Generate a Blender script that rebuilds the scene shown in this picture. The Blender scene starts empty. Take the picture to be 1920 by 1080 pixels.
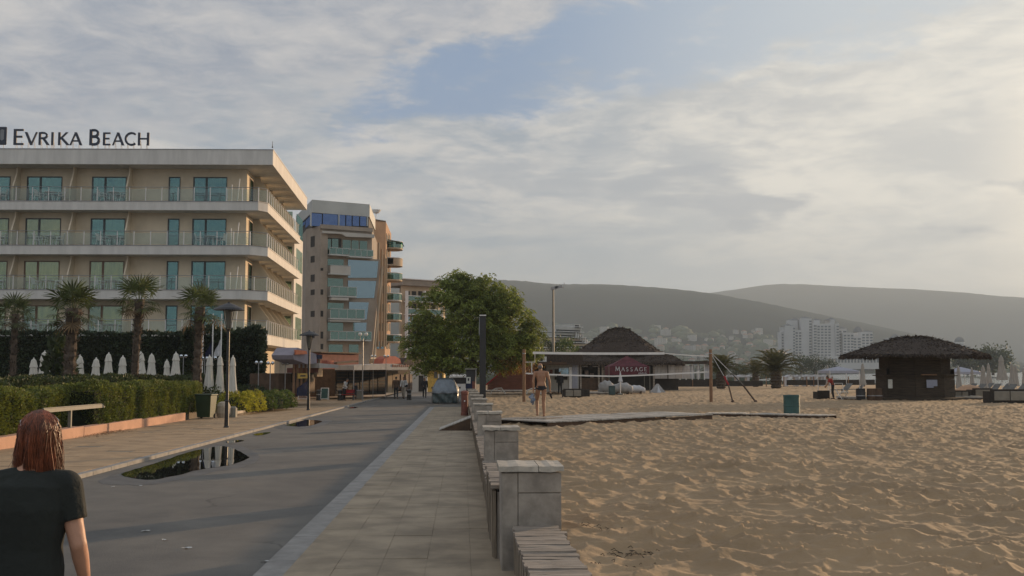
import bpy, math, random
import numpy as np
from mathutils import Vector, Matrix, noise as mnoise
R = math.radians
rnd = random.Random(11)
S = bpy.context.scene
COL = S.collection

# ---------------------------------------------------------------- camera
CAM = Vector((0.0, 0.0, 1.83)); YAW = 2.66; PITCH = 4.374; FPX = 2000.0
cd = bpy.data.cameras.new('camera'); cam = bpy.data.objects.new('camera', cd); COL.objects.link(cam)
cam.location = CAM; cam.rotation_euler = (R(90 + PITCH), 0, R(-YAW))
cd.sensor_width = 36; cd.lens = 36 * FPX / 1920; cd.clip_start = 0.05; cd.clip_end = 60000
S.camera = cam

# ---------------------------------------------------------------- sun and sky
SUN_AZ, SUN_EL = 43.0, 6.8            # azimuth clockwise from +Y
sd = Vector((math.sin(R(SUN_AZ)) * math.cos(R(SUN_EL)), math.cos(R(SUN_AZ)) * math.cos(R(SUN_EL)), math.sin(R(SUN_EL))))
sl = bpy.data.lights.new('sun', 'SUN'); sl.energy = 5.0; sl.angle = R(1.0); sl.color = (1.0, 0.67, 0.38)
sun = bpy.data.objects.new('sun', sl); COL.objects.link(sun)
sun.rotation_euler = (-sd).to_track_quat('-Z', 'Y').to_euler()
sun['kind'] = 'structure'

S.view_settings.view_transform = 'Standard'; S.view_settings.look = 'None'
S.view_settings.gamma = 1; S.view_settings.use_curve_mapping = False
S.view_settings.exposure = 0.66
S.render.engine = 'CYCLES'
S.cycles.use_denoising = True
S.cycles.max_bounces = 5; S.cycles.diffuse_bounces = 3; S.cycles.glossy_bounces = 3
S.cycles.transmission_bounces = 4; S.cycles.volume_bounces = 0; S.cycles.transparent_max_bounces = 8
S.cycles.sample_clamp_indirect = 4.0

class NG:
    """small helper to write node maths"""
    def __init__(s, nt): s.nt = nt; s.n = nt.nodes; s.l = nt.links
    def new(s, t, **k):
        n = s.n.new(t)
        for a, b in k.items(): setattr(n, a, b)
        return n
    def put(s, sock, v):
        if isinstance(v, bpy.types.NodeSocket): s.l.new(v, sock)
        else: sock.default_value = v
    def m(s, op, a, b=0.0, c=0.0, clamp=False):
        n = s.new('ShaderNodeMath', operation=op); n.use_clamp = clamp
        s.put(n.inputs[0], a); s.put(n.inputs[1], b)
        if len(n.inputs) > 2: s.put(n.inputs[2], c)
        return n.outputs[0]
    def step(s, x, a, b):       # smooth 0..1 between a and b
        n = s.new('ShaderNodeMapRange', interpolation_type='SMOOTHSTEP')
        s.put(n.inputs[0], x); s.put(n.inputs[1], a); s.put(n.inputs[2], b)
        return n.outputs[0]
    def lin(s, x, a, b, c=0.0, d=1.0):
        n = s.new('ShaderNodeMapRange'); s.put(n.inputs[0], x)
        for i, v in enumerate((a, b, c, d)): s.put(n.inputs[i + 1], v)
        return n.outputs[0]
    def mix(s, f, a, b, mode='MIX'):
        n = s.new('ShaderNodeMix', data_type='RGBA', blend_type=mode)
        s.put(n.inputs[0], f)
        for i, v in ((6, a), (7, b)):
            if isinstance(v, (tuple, list)) and len(v) == 3: v = (*v, 1)
            s.put(n.inputs[i], v)
        return n.outputs[2]
    def noise(s, vec, scale, detail=4, rough=0.5, dist=0.0, out=0):
        n = s.new('ShaderNodeTexNoise'); n.noise_dimensions = '3D'
        if vec is not None: s.l.new(vec, n.inputs['Vector'])
        n.inputs['Scale'].default_value = scale; n.inputs['Detail'].default_value = detail
        n.inputs['Roughness'].default_value = rough; n.inputs['Distortion'].default_value = dist
        return n.outputs[out]
    def comb(s, x, y, z=0.0):
        n = s.new('ShaderNodeCombineXYZ'); s.put(n.inputs[0], x); s.put(n.inputs[1], y); s.put(n.inputs[2], z)
        return n.outputs[0]
    def vm(s, op, a, b=(0, 0, 0), out=0):
        n = s.new('ShaderNodeVectorMath', operation=op); s.put(n.inputs[0], a); s.put(n.inputs[1], b)
        return n.outputs[out]

W = bpy.data.worlds.new('World'); S.world = W; W.use_nodes = True
g = NG(W.node_tree); g.n.clear()
wo = g.new('ShaderNodeOutputWorld'); bg = g.new('ShaderNodeBackground'); g.l.new(bg.outputs[0], wo.inputs[0])
sky = g.new('ShaderNodeTexSky', sky_type='NISHITA'); sky.sun_disc = False
sky.sun_elevation = R(SUN_EL); sky.sun_rotation = R(SUN_AZ); sky.air_density = 1.2; sky.dust_density = 1.0; sky.ozone_density = 2.5
tc = g.new('ShaderNodeTexCoord'); D = tc.outputs['Generated']
sp = g.new('ShaderNodeSeparateXYZ'); g.l.new(D, sp.inputs[0]); dx, dy, dz = sp.outputs
az = g.m('SUBTRACT', g.m('MULTIPLY', g.m('ARCTAN2', dx, dy), 57.2958), YAW)      # degrees from the view direction
el = g.m('MULTIPLY', g.m('ARCSINE', dz), 57.2958)
zc = g.m('ADD', g.m('MAXIMUM', dz, 0.0), 0.10)
cp = g.comb(g.m('DIVIDE', dx, zc), g.m('DIVIDE', dy, zc), 0.0)                     # cloud deck
warp = g.noise(cp, 1.3, 3, 0.5, 0, 1)
cpw = g.vm('ADD', cp, g.vm('SCALE', g.vm('SUBTRACT', warp, (0.5, 0.5, 0.5)), (0, 0, 0)))
n_big = g.noise(cp, 0.55, 5, 0.55, 0.3)
n_mid = g.noise(cp, 1.7, 7, 0.6, 0.25)
n_fine = g.noise(cp, 6.5, 7, 0.66, 0.35)
ang = g.comb(g.m('MULTIPLY', az, 0.055), g.m('MULTIPLY', el, 0.20), 0.0)          # long low streaks near the horizon
n_str = g.noise(ang, 1.7, 8, 0.60, 0.5)
n_str2 = g.noise(ang, 6.5, 6, 0.62, 0.5)
# clear lane running up to the right between the two cloud sheets
wob = g.m('MULTIPLY', g.m('SUBTRACT', g.noise(ang, 3.4, 7, 0.66, 0.3), 0.5), 13.0)
wob2 = g.m('ADD', g.m('MULTIPLY', g.m('SUBTRACT', n_mid, 0.5), 10.0), g.m('MULTIPLY', g.m('SUBTRACT', n_fine, 0.5), 6.0))
line = g.m('ADD', 15.65, g.m('MULTIPLY', az, 0.25))
off = g.m('ADD', g.m('SUBTRACT', el, line), g.m('ADD', g.m('MULTIPLY', wob, 0.30), wob2))
hw = g.m('ADD', 2.1, g.m('MULTIPLY', az, 0.08))
hw = g.m('SUBTRACT', hw, g.m('MULTIPLY', g.m('MAXIMUM', g.m('SUBTRACT', -7.0, az), 0.0), 0.5))
hw = g.m('MAXIMUM', hw, -4.0)
lane = g.m('SUBTRACT', g.m('ABSOLUTE', off), hw)
cover = g.step(lane, -1.5, 1.3)
up = g.step(off, -1.0, 3.0)                                                         # 1 above the lane, 0 below
puff = g.step(g.m('ADD', g.m('MULTIPLY', n_mid, 0.6), g.m('MULTIPLY', n_fine, 0.4)), 0.565, 0.70)
cover = g.m('MAXIMUM', cover, g.m('MULTIPLY', puff, 0.85))
# light on the clouds
lump = g.m('ADD', g.m('MULTIPLY', n_mid, 0.48), g.m('MULTIPLY', n_fine, 0.52))
t_up = g.step(g.m('ADD', g.m('MULTIPLY', n_big, 0.30), g.m('MULTIPLY', lump, 0.70)), 0.37, 0.64)
c_up = g.mix(t_up, (0.245, 0.295, 0.385), (0.60, 0.58, 0.565))
t_lo = g.step(g.m('ADD', g.m('MULTIPLY', n_str, 0.65), g.m('MULTIPLY', n_str2, 0.35)), 0.40, 0.62)
c_lo = g.mix(t_lo, g.mix(g.step(az, -4.0, 18.0), (0.30, 0.36, 0.43), (0.44, 0.455, 0.475)), g.mix(g.step(az, -4.0, 18.0), (0.62, 0.60, 0.575), (0.84, 0.79, 0.70)))
cl = g.mix(up, c_lo, c_up)
low = g.m('MULTIPLY', g.step(el, 9.5, 5.0), g.lin(az, 2.0, 22.0, 1.0, 0.35))                                                          # grey-blue veil over the hills
veil = g.mix(g.step(n_str, 0.42, 0.68), (0.285, 0.35, 0.41), (0.48, 0.475, 0.46))
cl = g.mix(g.m('MULTIPLY', low, 0.92), cl, veil)
blue = g.mix(1.0, sky.outputs[0], (0.055, 0.055, 0.055), 'MULTIPLY')
blue = g.mix(0.85, blue, g.mix(g.step(az, -3.0, 20.0), (0.235, 0.345, 0.53), (0.42, 0.52, 0.64)))
col = g.mix(g.m('MULTIPLY', cover, 0.96), blue, cl)
sdn = g.vm('DOT_PRODUCT', D, tuple(sd), 1)
glow = g.step(sdn, 0.74, 1.03)
glow2 = g.step(sdn, 0.95, 1.0)
col = g.mix(g.m('MULTIPLY', glow, 0.52), col, (0.93, 0.89, 0.80))
col = g.mix(glow2, col, (1.5, 1.3, 1.0))
# dark flat cloud banks low on the sun side
bank = g.step(g.noise(g.vm('ADD', ang, (3.1, 1.7, 0)), 1.5, 6, 0.55, 0.2), 0.55, 0.64)
col = g.mix(g.m('MULTIPLY', g.m('MULTIPLY', bank, g.step(el, 13.5, 10.5)), 0.75), col, (0.40, 0.43, 0.47))
fill_gain = g.lin(sdn, -0.8, 0.5, 1.25, 1.0)      # sky opposite the sun brightened to add ambient fill
col = g.mix(1.0, col, g.comb(fill_gain, fill_gain, g.m('POWER', fill_gain, 0.9)), 'MULTIPLY')
col = g.mix(g.step(dz, 0.0, -0.05), col, (0.16, 0.15, 0.14))
g.l.new(col, bg.inputs[0]); bg.inputs[1].default_value = 0.66

# ---------------------------------------------------------------- where a pixel's ray meets the place (used to measure positions)
_cp, _sp = math.cos(R(PITCH)), math.sin(R(PITCH)); _cy, _sy = math.cos(R(YAW)), math.sin(R(YAW))
def ray(px, py):
    a, b = (px - 960) / FPX, (540 - py) / FPX
    f = _cp - b * _sp; z = _sp + b * _cp
    return Vector((a * _cy + f * _sy, -a * _sy + f * _cy, z)), f
def P(px, py, d):                      # point at horizontal depth d
    v, f = ray(px, py); return CAM + v * (d / f)
def gz(y): return -0.0062 * (min(max(y, -20), 150) - 5)
def sz(y): return gz(y) + 0.42
def _hit(px, py, h):
    v, f = ray(px, py); d = 5.0
    lo, hi = 1.0, 400.0
    for _ in range(50):
        m = (lo + hi) / 2; q = CAM + v * (m / f)
        if q.z > h(q.y): lo = m
        else: hi = m
    return CAM + v * (lo / f)
def G(px, py): return _hit(px, py, gz)
def SG(px, py): return _hit(px, py, sz)

# ---------------------------------------------------------------- materials
MATS = {}
def lin(c):
    return tuple((x / 12.92 if x <= 0.04045 else ((x + 0.055) / 1.055) ** 2.4) for x in c)
def mat(name, col, rough=0.8, var=0.25, scale=3.0, bump=0.15, bscale=None, metal=0.0, spec=0.5, col2=None, stretch=None,
        island=0.0, trans=0.0, alpha=None, detail=6, dirt=0.0, bdist=0.02):
    m = bpy.data.materials.new(name); m.use_nodes = True; MATS[name] = m
    k = NG(m.node_tree); b = k.n['Principled BSDF']
    t = k.new('ShaderNodeTexCoord'); v = t.outputs['Object']
    gm = k.new('ShaderNodeNewGeometry'); v = gm.outputs['Position']
    if stretch:
        mp = k.new('ShaderNodeMapping'); k.l.new(v, mp.inputs[0]); mp.inputs['Scale'].default_value = stretch; v = mp.outputs[0]
    n = k.noise(v, scale, detail, 0.6, 0.1)
    c2 = col2 or tuple(x * (1 - var) for x in col)
    c1 = tuple(min(1, x * (1 + var * 0.6)) for x in col) if not col2 else col
    c = k.mix(k.step(n, 0.3, 0.7), c2, c1)
    if island:
        f = k.m('ADD', 1 - island, k.m('MULTIPLY', gm.outputs['Random Per Island'], 2 * island))
        c = k.mix(1.0, c, k.comb(f, f, f), 'MULTIPLY')
    if dirt:
        d = k.step(k.noise(v, scale * 0.23, 5, 0.65, 0.3), 0.45, 0.75)
        c = k.mix(k.m('MULTIPLY', d, dirt), c, tuple(x * 0.45 for x in col))
    k.l.new(c, b.inputs['Base Color'])
    b.inputs['Roughness'].default_value = rough; b.inputs['Metallic'].default_value = metal
    b.inputs['Specular IOR Level'].default_value = spec
    if bump:
        bn = k.new('ShaderNodeBump'); bn.inputs['Strength'].default_value = bump; bn.inputs['Distance'].default_value = bdist
        k.l.new(k.noise(v, bscale or scale * 6, 5, 0.6), bn.inputs['Height']); k.l.new(bn.outputs[0], b.inputs['Normal'])
    if trans:                                   # thin leaves and cloth let light through
        tr = k.new('ShaderNodeBsdfTranslucent'); k.l.new(c, tr.inputs[0])
        mx = k.new('ShaderNodeMixShader'); mx.inputs[0].default_value = trans
        k.l.new(b.outputs[0], mx.inputs[1]); k.l.new(tr.outputs[0], mx.inputs[2])
        k.l.new(mx.outputs[0], k.n['Material Output'].inputs[0])
    if alpha is not None:
        b.inputs['Alpha'].default_value = alpha
    return m

# ---------------------------------------------------------------- mesh builder
class MB:
    def __init__(s, f=None): s.v = []; s.f = []; s.mi = []; s.cur = 0; s.fn = f
    def add(s, vs, fs):
        o = len(s.v); s.v += [tuple(p) for p in vs]
        for q in fs: s.f.append([o + i for i in q]); s.mi.append(s.cur)
    def box(s, x0, x1, y0, y1, z0, z1):
        if x1 < x0: x0, x1 = x1, x0
        if y1 < y0: y0, y1 = y1, y0
        if z1 < z0: z0, z1 = z1, z0
        s.add([(x0, y0, z0), (x1, y0, z0), (x1, y1, z0), (x0, y1, z0), (x0, y0, z1), (x1, y0, z1), (x1, y1, z1), (x0, y1, z1)],
              [(0, 3, 2, 1), (4, 5, 6, 7), (0, 1, 5, 4), (1, 2, 6, 5), (2, 3, 7, 6), (3, 0, 4, 7)]); return s
    def bevbox(s, x0, x1, y0, y1, z0, z1, b):
        xs = (x0, x1); o = []
        def P3(x, y, z): o.append((x, y, z)); return len(o) - 1
        bm_v = {}
        for i, (x, sx) in enumerate(((x0, 1), (x1, -1))):
            for j, (y, sy) in enumerate(((y0, 1), (y1, -1))):
                for k, (z, sz_) in enumerate(((z0, 1), (z1, -1))):
                    bm_v[i, j, k, 0] = P3(x, y + sy * b, z + sz_ * b)
                    bm_v[i, j, k, 1] = P3(x + sx * b, y, z + sz_ * b)
                    bm_v[i, j, k, 2] = P3(x + sx * b, y + sy * b, z)
        F = []
        q = lambda a, c: [bm_v[t + (a,)] for t in c]
        F.append(q(0, [(0, 0, 0), (0, 0, 1), (0, 1, 1), (0, 1, 0)])); F.append(q(0, [(1, 0, 0), (1, 1, 0), (1, 1, 1), (1, 0, 1)]))
        F.append(q(1, [(0, 0, 0), (1, 0, 0), (1, 0, 1), (0, 0, 1)])); F.append(q(1, [(0, 1, 0), (0, 1, 1), (1, 1, 1), (1, 1, 0)]))
        F.append(q(2, [(0, 0, 0), (0, 1, 0), (1, 1, 0), (1, 0, 0)])); F.append(q(2, [(0, 0, 1), (1, 0, 1), (1, 1, 1), (0, 1, 1)]))
        def e(t1, t2, a, c): F.append([bm_v[t1 + (a,)], bm_v[t2 + (a,)], bm_v[t2 + (c,)], bm_v[t1 + (c,)]])
        for i in (0, 1):
            for j in (0, 1):
                e((i, j, 0), (i, j, 1), 0, 1); e((i, 0, j), (i, 1, j), 0, 2); e((0, i, j), (1, i, j), 1, 2)
                for k in (0, 1): F.append([bm_v[i, j, k, 0], bm_v[i, j, k, 1], bm_v[i, j, k, 2]])
        s.add(o, F); return s
    def beam(s, a, b, w, h=None, up=(0, 0, 1)):
        a = Vector(a); b = Vector(b); h = h or w; d = (b - a).normalized(); u = Vector(up)
        if abs(d.dot(u)) > 0.98: u = Vector((0, 1, 0))
        x = d.cross(u).normalized() * w / 2; z = x.cross(d).normalized() * h / 2
        s.add([a - x - z, a + x - z, a + x + z, a - x + z, b - x - z, b + x - z, b + x + z, b - x + z],
              [(0, 3, 2, 1), (4, 5, 6, 7), (0, 1, 5, 4), (1, 2, 6, 5), (2, 3, 7, 6), (3, 0, 4, 7)]); return s
    def tube(s, pts, r, n=6, caps=True, flat=1.0, up=(0, 0, 1)):
        pts = [Vector(p) for p in pts]; rs = r if isinstance(r, (list, tuple)) else [r] * len(pts)
        vs = []; fs = []; ref = Vector(up)
        for i, p in enumerate(pts):
            d = (pts[min(i + 1, len(pts) - 1)] - pts[max(i - 1, 0)]).normalized()
            u = ref
            if abs(d.dot(u)) > 0.95: u = Vector((0, 1, 0)) if abs(d.y) < 0.9 else Vector((1, 0, 0))
            x = d.cross(u).normalized(); z = x.cross(d).normalized()
            for k in range(n):
                a = 2 * math.pi * k / n; vs.append(p + x * math.cos(a) * rs[i] + z * math.sin(a) * rs[i] * flat)
        for i in range(len(pts) - 1):
            for k in range(n): fs.append((i * n + k, i * n + (k + 1) % n, (i + 1) * n + (k + 1) % n, (i + 1) * n + k))
        if caps: fs.append(tuple(range(n))[::-1]); fs.append(tuple((len(pts) - 1) * n + k for k in range(n)))
        s.add(vs, fs); return s
    def lathe(s, prof, n=16, c=(0, 0), caps=True, wob=None):
        vs = []; fs = []
        for r, z in prof:
            for k in range(n):
                a = 2 * math.pi * k / n; rr = r * (wob(a, z) if wob else 1)
                vs.append((c[0] + rr * math.cos(a), c[1] + rr * math.sin(a), z))
        for i in range(len(prof) - 1):
            for k in range(n): fs.append((i * n + k, i * n + (k + 1) % n, (i + 1) * n + (k + 1) % n, (i + 1) * n + k))
        if caps: fs.append(tuple(range(n))[::-1]); fs.append(tuple((len(prof) - 1) * n + k for k in range(n)))
        s.add(vs, fs); return s
    def prism(s, poly, z0, z1, top=None):        # polygon in xy
        n = len(poly); t = top or poly
        vs = [(x, y, z0) for x, y in poly] + [(x, y, z1) for x, y in t]
        fs = [tuple(range(n))[::-1], tuple(range(n, 2 * n))] + [(k, (k + 1) % n, n + (k + 1) % n, n + k) for k in range(n)]
        s.add(vs, fs); return s
    def slab(s, pts, t):                           # polygon in 3-D, thickened by vector t
        n = len(pts); t = Vector(t); vs = [Vector(p) for p in pts] + [Vector(p) + t for p in pts]
        fs = [tuple(range(n))[::-1], tuple(range(n, 2 * n))] + [(k, (k + 1) % n, n + (k + 1) % n, n + k) for k in range(n)]
        s.add(vs, fs); return s
    def quad(s, *p): s.add(p, [tuple(range(len(p)))]); return s
    def mesh(s, name, mats, smooth=False):
        me = bpy.data.meshes.new(name); v = [s.fn(Vector(p)) for p in s.v] if s.fn else s.v
        me.from_pydata([tuple(p) for p in v], [], s.f)
        for m in (mats if isinstance(mats, (list, tuple)) else [mats]): me.materials.append(MATS[m] if isinstance(m, str) else m)
        if max(s.mi, default=0): me.polygons.foreach_set('material_index', s.mi)
        if smooth: me.polygons.foreach_set('use_smooth', [True] * len(me.polygons))
        me.update(); return me
    def build(s, name, mats, parent=None, smooth=False, loc=None, rz=0, label=None):
        o = bpy.data.objects.new(name, s.mesh(name, mats, smooth)); COL.objects.link(o)
        if parent: o.parent = parent
        if loc is not None: o.location = loc
        if rz: o.rotation_euler = (0, 0, rz)
        if label: o['label'] = label
        return o
def npmesh(name, V, F, mats, parent=None, smooth=False, loc=None):      # big meshes from numpy quads or triangles
    me = bpy.data.meshes.new(name); n = F.shape[1]
    me.vertices.add(len(V)); me.vertices.foreach_set('co', V.astype(np.float32).ravel())
    me.loops.add(F.size); me.loops.foreach_set('vertex_index', F.astype(np.int32).ravel())
    me.polygons.add(len(F)); me.polygons.foreach_set('loop_start', np.arange(0, F.size, n, dtype=np.int32))
    if smooth: me.polygons.foreach_set('use_smooth', np.ones(len(F), bool))
    me.update(calc_edges=True); me.validate()
    for m in (mats if isinstance(mats, (list, tuple)) else [mats]): me.materials.append(MATS[m])
    o = bpy.data.objects.new(name, me); COL.objects.link(o)
    if parent: o.parent = parent
    if loc is not None: o.location = loc
    return o
def thing(name, label, cat, loc=(0, 0, 0), rz=0, group=None):
    o = bpy.data.objects.new(name, None); COL.objects.link(o); o.location = loc; o.rotation_euler = (0, 0, rz)
    o.empty_display_size = 0.2; return tag(o, label, cat, group)
def tag(o, label, cat, group=None):
    o['label'] = label; o['category'] = cat
    if group: o['group'] = group
    return o
def struct(o): o['kind'] = 'structure'; return o
def stuff(o): o['kind'] = 'stuff'; return o
def dup(r, loc=None, rz=None, label=None, parent=None, scale=None):
    c = r.copy(); COL.objects.link(c)
    if parent: c.parent = parent
    if loc is not None: c.location = loc
    if rz is not None: c.rotation_euler = (0, 0, rz)
    if scale: c.scale = (scale,) * 3
    if label: c['label'] = label
    for ch in r.children: dup(ch, parent=c)
    return c
def share(o, parent, loc=(0, 0, 0), rot=(0, 0, 0), name=None):      # another object with the same mesh
    c = bpy.data.objects.new(name or o.name.split('.')[0], o.data); COL.objects.link(c); c.parent = parent
    c.location = loc; c.rotation_euler = rot; return c
# ================================================================ materials of the setting
mat('asphalt', (0.145, 0.138, 0.125), 0.85, 0.30, 1.3, 0.6, 45, col2=(0.105, 0.102, 0.095), dirt=0.35, bdist=.01)
mat('paver_walk', (0.31, 0.25, 0.175), 0.85, 0.30, 1.6, 0.35, 30, island=0.03, dirt=0.4)
mat('paver_promenade', (0.35, 0.245, 0.145), 0.85, 0.22, 1.6, 0.25, 30, island=0.09, dirt=0.2)
mat('joint_dirt', (0.20, 0.168, 0.125), 0.95, 0.3, 6)
mat('kerb_stone', (0.26, 0.25, 0.235), 0.8, 0.2, 4, 0.2, 30, island=0.08, dirt=0.3)
mat('earth', (0.17, 0.14, 0.11), 0.95, 0.3, 0.4)
mat('sand', (0.325, 0.227, 0.130), 0.95, 0.16, 0.9, 0.5, 9, dirt=0.12, bdist=0.03)
mat('sand_far', (0.33, 0.226, 0.127), 0.95, 0.22, 1.5, 1.0, 2.2, bdist=0.12)
mat('wet_sand', (0.20, 0.15, 0.10), 0.5, 0.2, 0.3)
mat('old_wood', (0.27, 0.23, 0.19), 0.85, 0.4, 2.0, 0.5, 14, stretch=(1.2, 9, 9), island=0.25, bdist=0.01)
mat('side_wood', (0.24, 0.195, 0.145), 0.85, 0.4, 3.0, 0.5, 14, stretch=(6, 6, 1), island=0.25, bdist=0.01)
mat('wall_stone', (0.31, 0.275, 0.235), 0.85, 0.3, 5, 0.5, 30, island=0.14, dirt=0.35, bdist=0.008)
mat('cap_stone', (0.40, 0.365, 0.31), 0.85, 0.3, 7, 0.7, 35, island=0.12, bdist=0.012)
mat('land', (0.04, 0.05, 0.035), 1.0, 0.5, 0.004, spec=0)
mat('forest', (0.017, 0.023, 0.018), 1.0, 0.35, 0.004, 0.4, 0.03, bdist=5, detail=9, spec=0)

def crack_asphalt():
    m = MATS['asphalt']; k = NG(m.node_tree); b = k.n['Principled BSDF']; src = b.inputs['Base Color'].links[0].from_socket
    gm = k.new('ShaderNodeNewGeometry'); w = k.vm('ADD', gm.outputs['Position'], k.vm('MULTIPLY', k.noise(gm.outputs['Position'], 1.1, 5, .6, 0, 1), (.7, .7, .7)))
    v = k.new('ShaderNodeTexVoronoi', feature='DISTANCE_TO_EDGE'); k.l.new(w, v.inputs['Vector']); v.inputs['Scale'].default_value = .30
    cr = k.m('MULTIPLY', k.step(v.outputs['Distance'], .010, .002), k.step(k.noise(gm.outputs['Position'], .35, 3), .48, .62))
    c = k.mix(k.m('MULTIPLY', cr, .55), src, (.035, .034, .033))
    big = k.step(k.noise(gm.outputs['Position'], .16, 6, .62, .6), .38, .66); c = k.mix(1.0, c, k.mix(big, (.78, .79, .80), (1.12, 1.10, 1.06)), 'MULTIPLY')
    sp = k.step(k.noise(gm.outputs['Position'], 95, 2), .60, .70); c = k.mix(k.m('MULTIPLY', sp, .35), c, (.24, .23, .22))
    sandy = k.m('MULTIPLY', k.step(k.noise(gm.outputs['Position'], .45, 7, .7, .4), .54, .74), .35); c = k.mix(sandy, c, (.22, .185, .14))
    k.l.new(c, b.inputs['Base Color'])
crack_asphalt()
def water_mat(name, rough, col, wave, ws):
    m = bpy.data.materials.new(name); m.use_nodes = True; MATS[name] = m
    k = NG(m.node_tree); b = k.n['Principled BSDF']
    b.inputs['Base Color'].default_value = (*col, 1); b.inputs['Roughness'].default_value = rough; b.inputs['IOR'].default_value = 1.33
    if wave:
        t = k.new('ShaderNodeNewGeometry'); bn = k.new('ShaderNodeBump'); bn.inputs['Distance'].default_value = wave; bn.inputs['Strength'].default_value = 1
        k.l.new(k.noise(t.outputs['Position'], ws, 5, 0.6), bn.inputs['Height']); k.l.new(bn.outputs[0], b.inputs['Normal'])
water_mat('sea_water', 0.12, (0.02, 0.045, 0.05), 0.25, 0.5)
water_mat('puddle_water', 0.015, (0.012, 0.011, 0.010), 0.0, 1)

XK, XS0, XS1, XW = -6.72, -1.86, -1.58, 0.30          # left kerb, strip, wall foot
XP = -10.85                                            # planter wall
def gsheet(name, x0, x1, y0, y1, dz, m, step=400):
    b = MB(); ys = [y0] + ([150] if y0 < 150 < y1 else []) + [y1]
    for a, c in zip(ys, ys[1:]): b.quad((x0, a, gz(a) + dz), (x1, a, gz(a) + dz), (x1, c, gz(c) + dz), (x0, c, gz(c) + dz))
    return struct(b.build(name, m))
gsheet('ground', -900, 1.2, -40, 180, -0.16, 'earth')
gsheet('road', XK - 0.02, XS0 + 0.02, -8, 178, 0.0, 'asphalt')
gsheet('garden_ground', -60, XP + .01, 6, 62, 0.05, 'earth')
gsheet('street_surface', -60, XK - 0.25, 62, 178, 0.045, 'paver_promenade')
gsheet('street_surface', XS0 + 0.02, 3.0, 62.02, 178, 0.01, 'asphalt')

def kerb(name, x0, x1, y0, y1, L, top, m):
    o = gsheet(name, x0 + 0.03, x1 - 0.03, y0, y1, top - 0.03, 'joint_dirt')
    b = MB(); b.bevbox(x0, x1, 0.004, L - 0.006, -0.12, 0, 0.008); me = b.mesh('kerb_stone', m); n = 0; y = y0
    while y < y1 - L and n < 90:
        s = bpy.data.objects.new('kerb_stone', me); COL.objects.link(s); s.parent = o
        s.location = (rnd.uniform(-.004, .004), y, gz(y) + top + rnd.uniform(-.003, .003)); s.rotation_euler = (-0.0062, 0, 0); y += L; n += 1
    return o
kerb('kerb', XS0, XS1, -2, 62, 0.78, 0.035, 'kerb_stone')
kerb('kerb', XK - 0.16, XK, 8, 96, 1.0, 0.075, 'kerb_stone')

def paving(name, x0, x1, y0, y1, sx, sy, top, m, ind_y0, bond=True):
    """slabs, the nearest 290 of them objects of their own, the rest joined"""
    o = gsheet(name, x0, x1, y0, y1, top - 0.004, 'joint_dirt')
    nx = int(round((x1 - x0) / sx)); sx = (x1 - x0) / nx
    shapes = []
    for i in range(3):
        b = MB(); b.bevbox(0.0012, sx - 0.0012, 0.0012, sy - 0.0012, -0.05, 0, 0.0015); shapes.append(b.mesh('paving_slab', m))
    rest = MB(); n = 0; r = int((y0)); y = y0; row = 0
    while y < y1 - sy:
        for i in range(nx):
            x = x0 + i * sx
            dzz = rnd.gauss(0, .0016)
            if y >= ind_y0 and n < 290:
                s = bpy.data.objects.new('paving_slab', shapes[(i + row) % 3]); COL.objects.link(s); s.parent = o
                s.location = (x, y, gz(y) + top + dzz); s.rotation_euler = (-0.0062 + rnd.gauss(0, .002), rnd.gauss(0, .002), 0); n += 1
            else:
                z = gz(y) + top + dzz; z2 = gz(y + sy) + top + dzz
                rest.quad((x + .004, y + .004, z), (x + sx - .004, y + .004, z), (x + sx - .004, y + sy - .004, z2), (x + .004, y + sy - .004, z2))
        y += sy; row += 1
    stuff(rest.build('paving_slabs', m, o)); return o
paving('pavement', XS1, XW + 0.62, -2, 62, 0.40, 0.50, 0.045, 'paver_walk', 8.5)
paving('promenade', XP, XK - 0.16, 8, 62, 0.62, 0.62, 0.080, 'paver_promenade', 17.5)

# ---------------------------------------------------------------- beach sand with footprints and wind hollows
def worley(x, y, cell, seed, ax=1.0):
    X = x / (cell * ax); Y = y / cell; ix = np.floor(X).astype(np.int64); iy = np.floor(Y).astype(np.int64)
    best = np.full(X.shape, 9.0); sec = np.full(X.shape, 9.0); hid = np.zeros(X.shape)
    for i in (-1, 0, 1):
        for j in (-1, 0, 1):
            cx, cy = ix + i, iy + j
            h = (cx * 374761393 + cy * 668265263 + seed * 982451653) & 0x7fffffff
            h = ((h ^ (h >> 13)) * 1274126177) & 0x7fffffff; h = h ^ (h >> 16)
            jx = (h & 1023) / 1023.0; jy = ((h >> 10) & 1023) / 1023.0
            d = np.hypot(cx + jx - X, cy + jy - Y)
            nb = d < best; sec = np.where(nb, best, np.minimum(sec, d)); hid = np.where(nb, ((h >> 5) & 255) / 255.0, hid); best = np.where(nb, d, best)
    return best, sec, hid
def vnoise(x, y, sc, seed):
    rs = np.random.RandomState(seed); T = rs.rand(256, 256); X = x / sc; Y = y / sc
    ix = np.floor(X).astype(int); iy = np.floor(Y).astype(int); fx = X - ix; fy = Y - iy
    fx = fx * fx * (3 - 2 * fx); fy = fy * fy * (3 - 2 * fy)
    t = lambda a, b: T[a & 255, b & 255]
    return (t(ix, iy) * (1 - fx) + t(ix + 1, iy) * fx) * (1 - fy) + (t(ix, iy + 1) * (1 - fx) + t(ix + 1, iy + 1) * fx) * fy - 0.5
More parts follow.
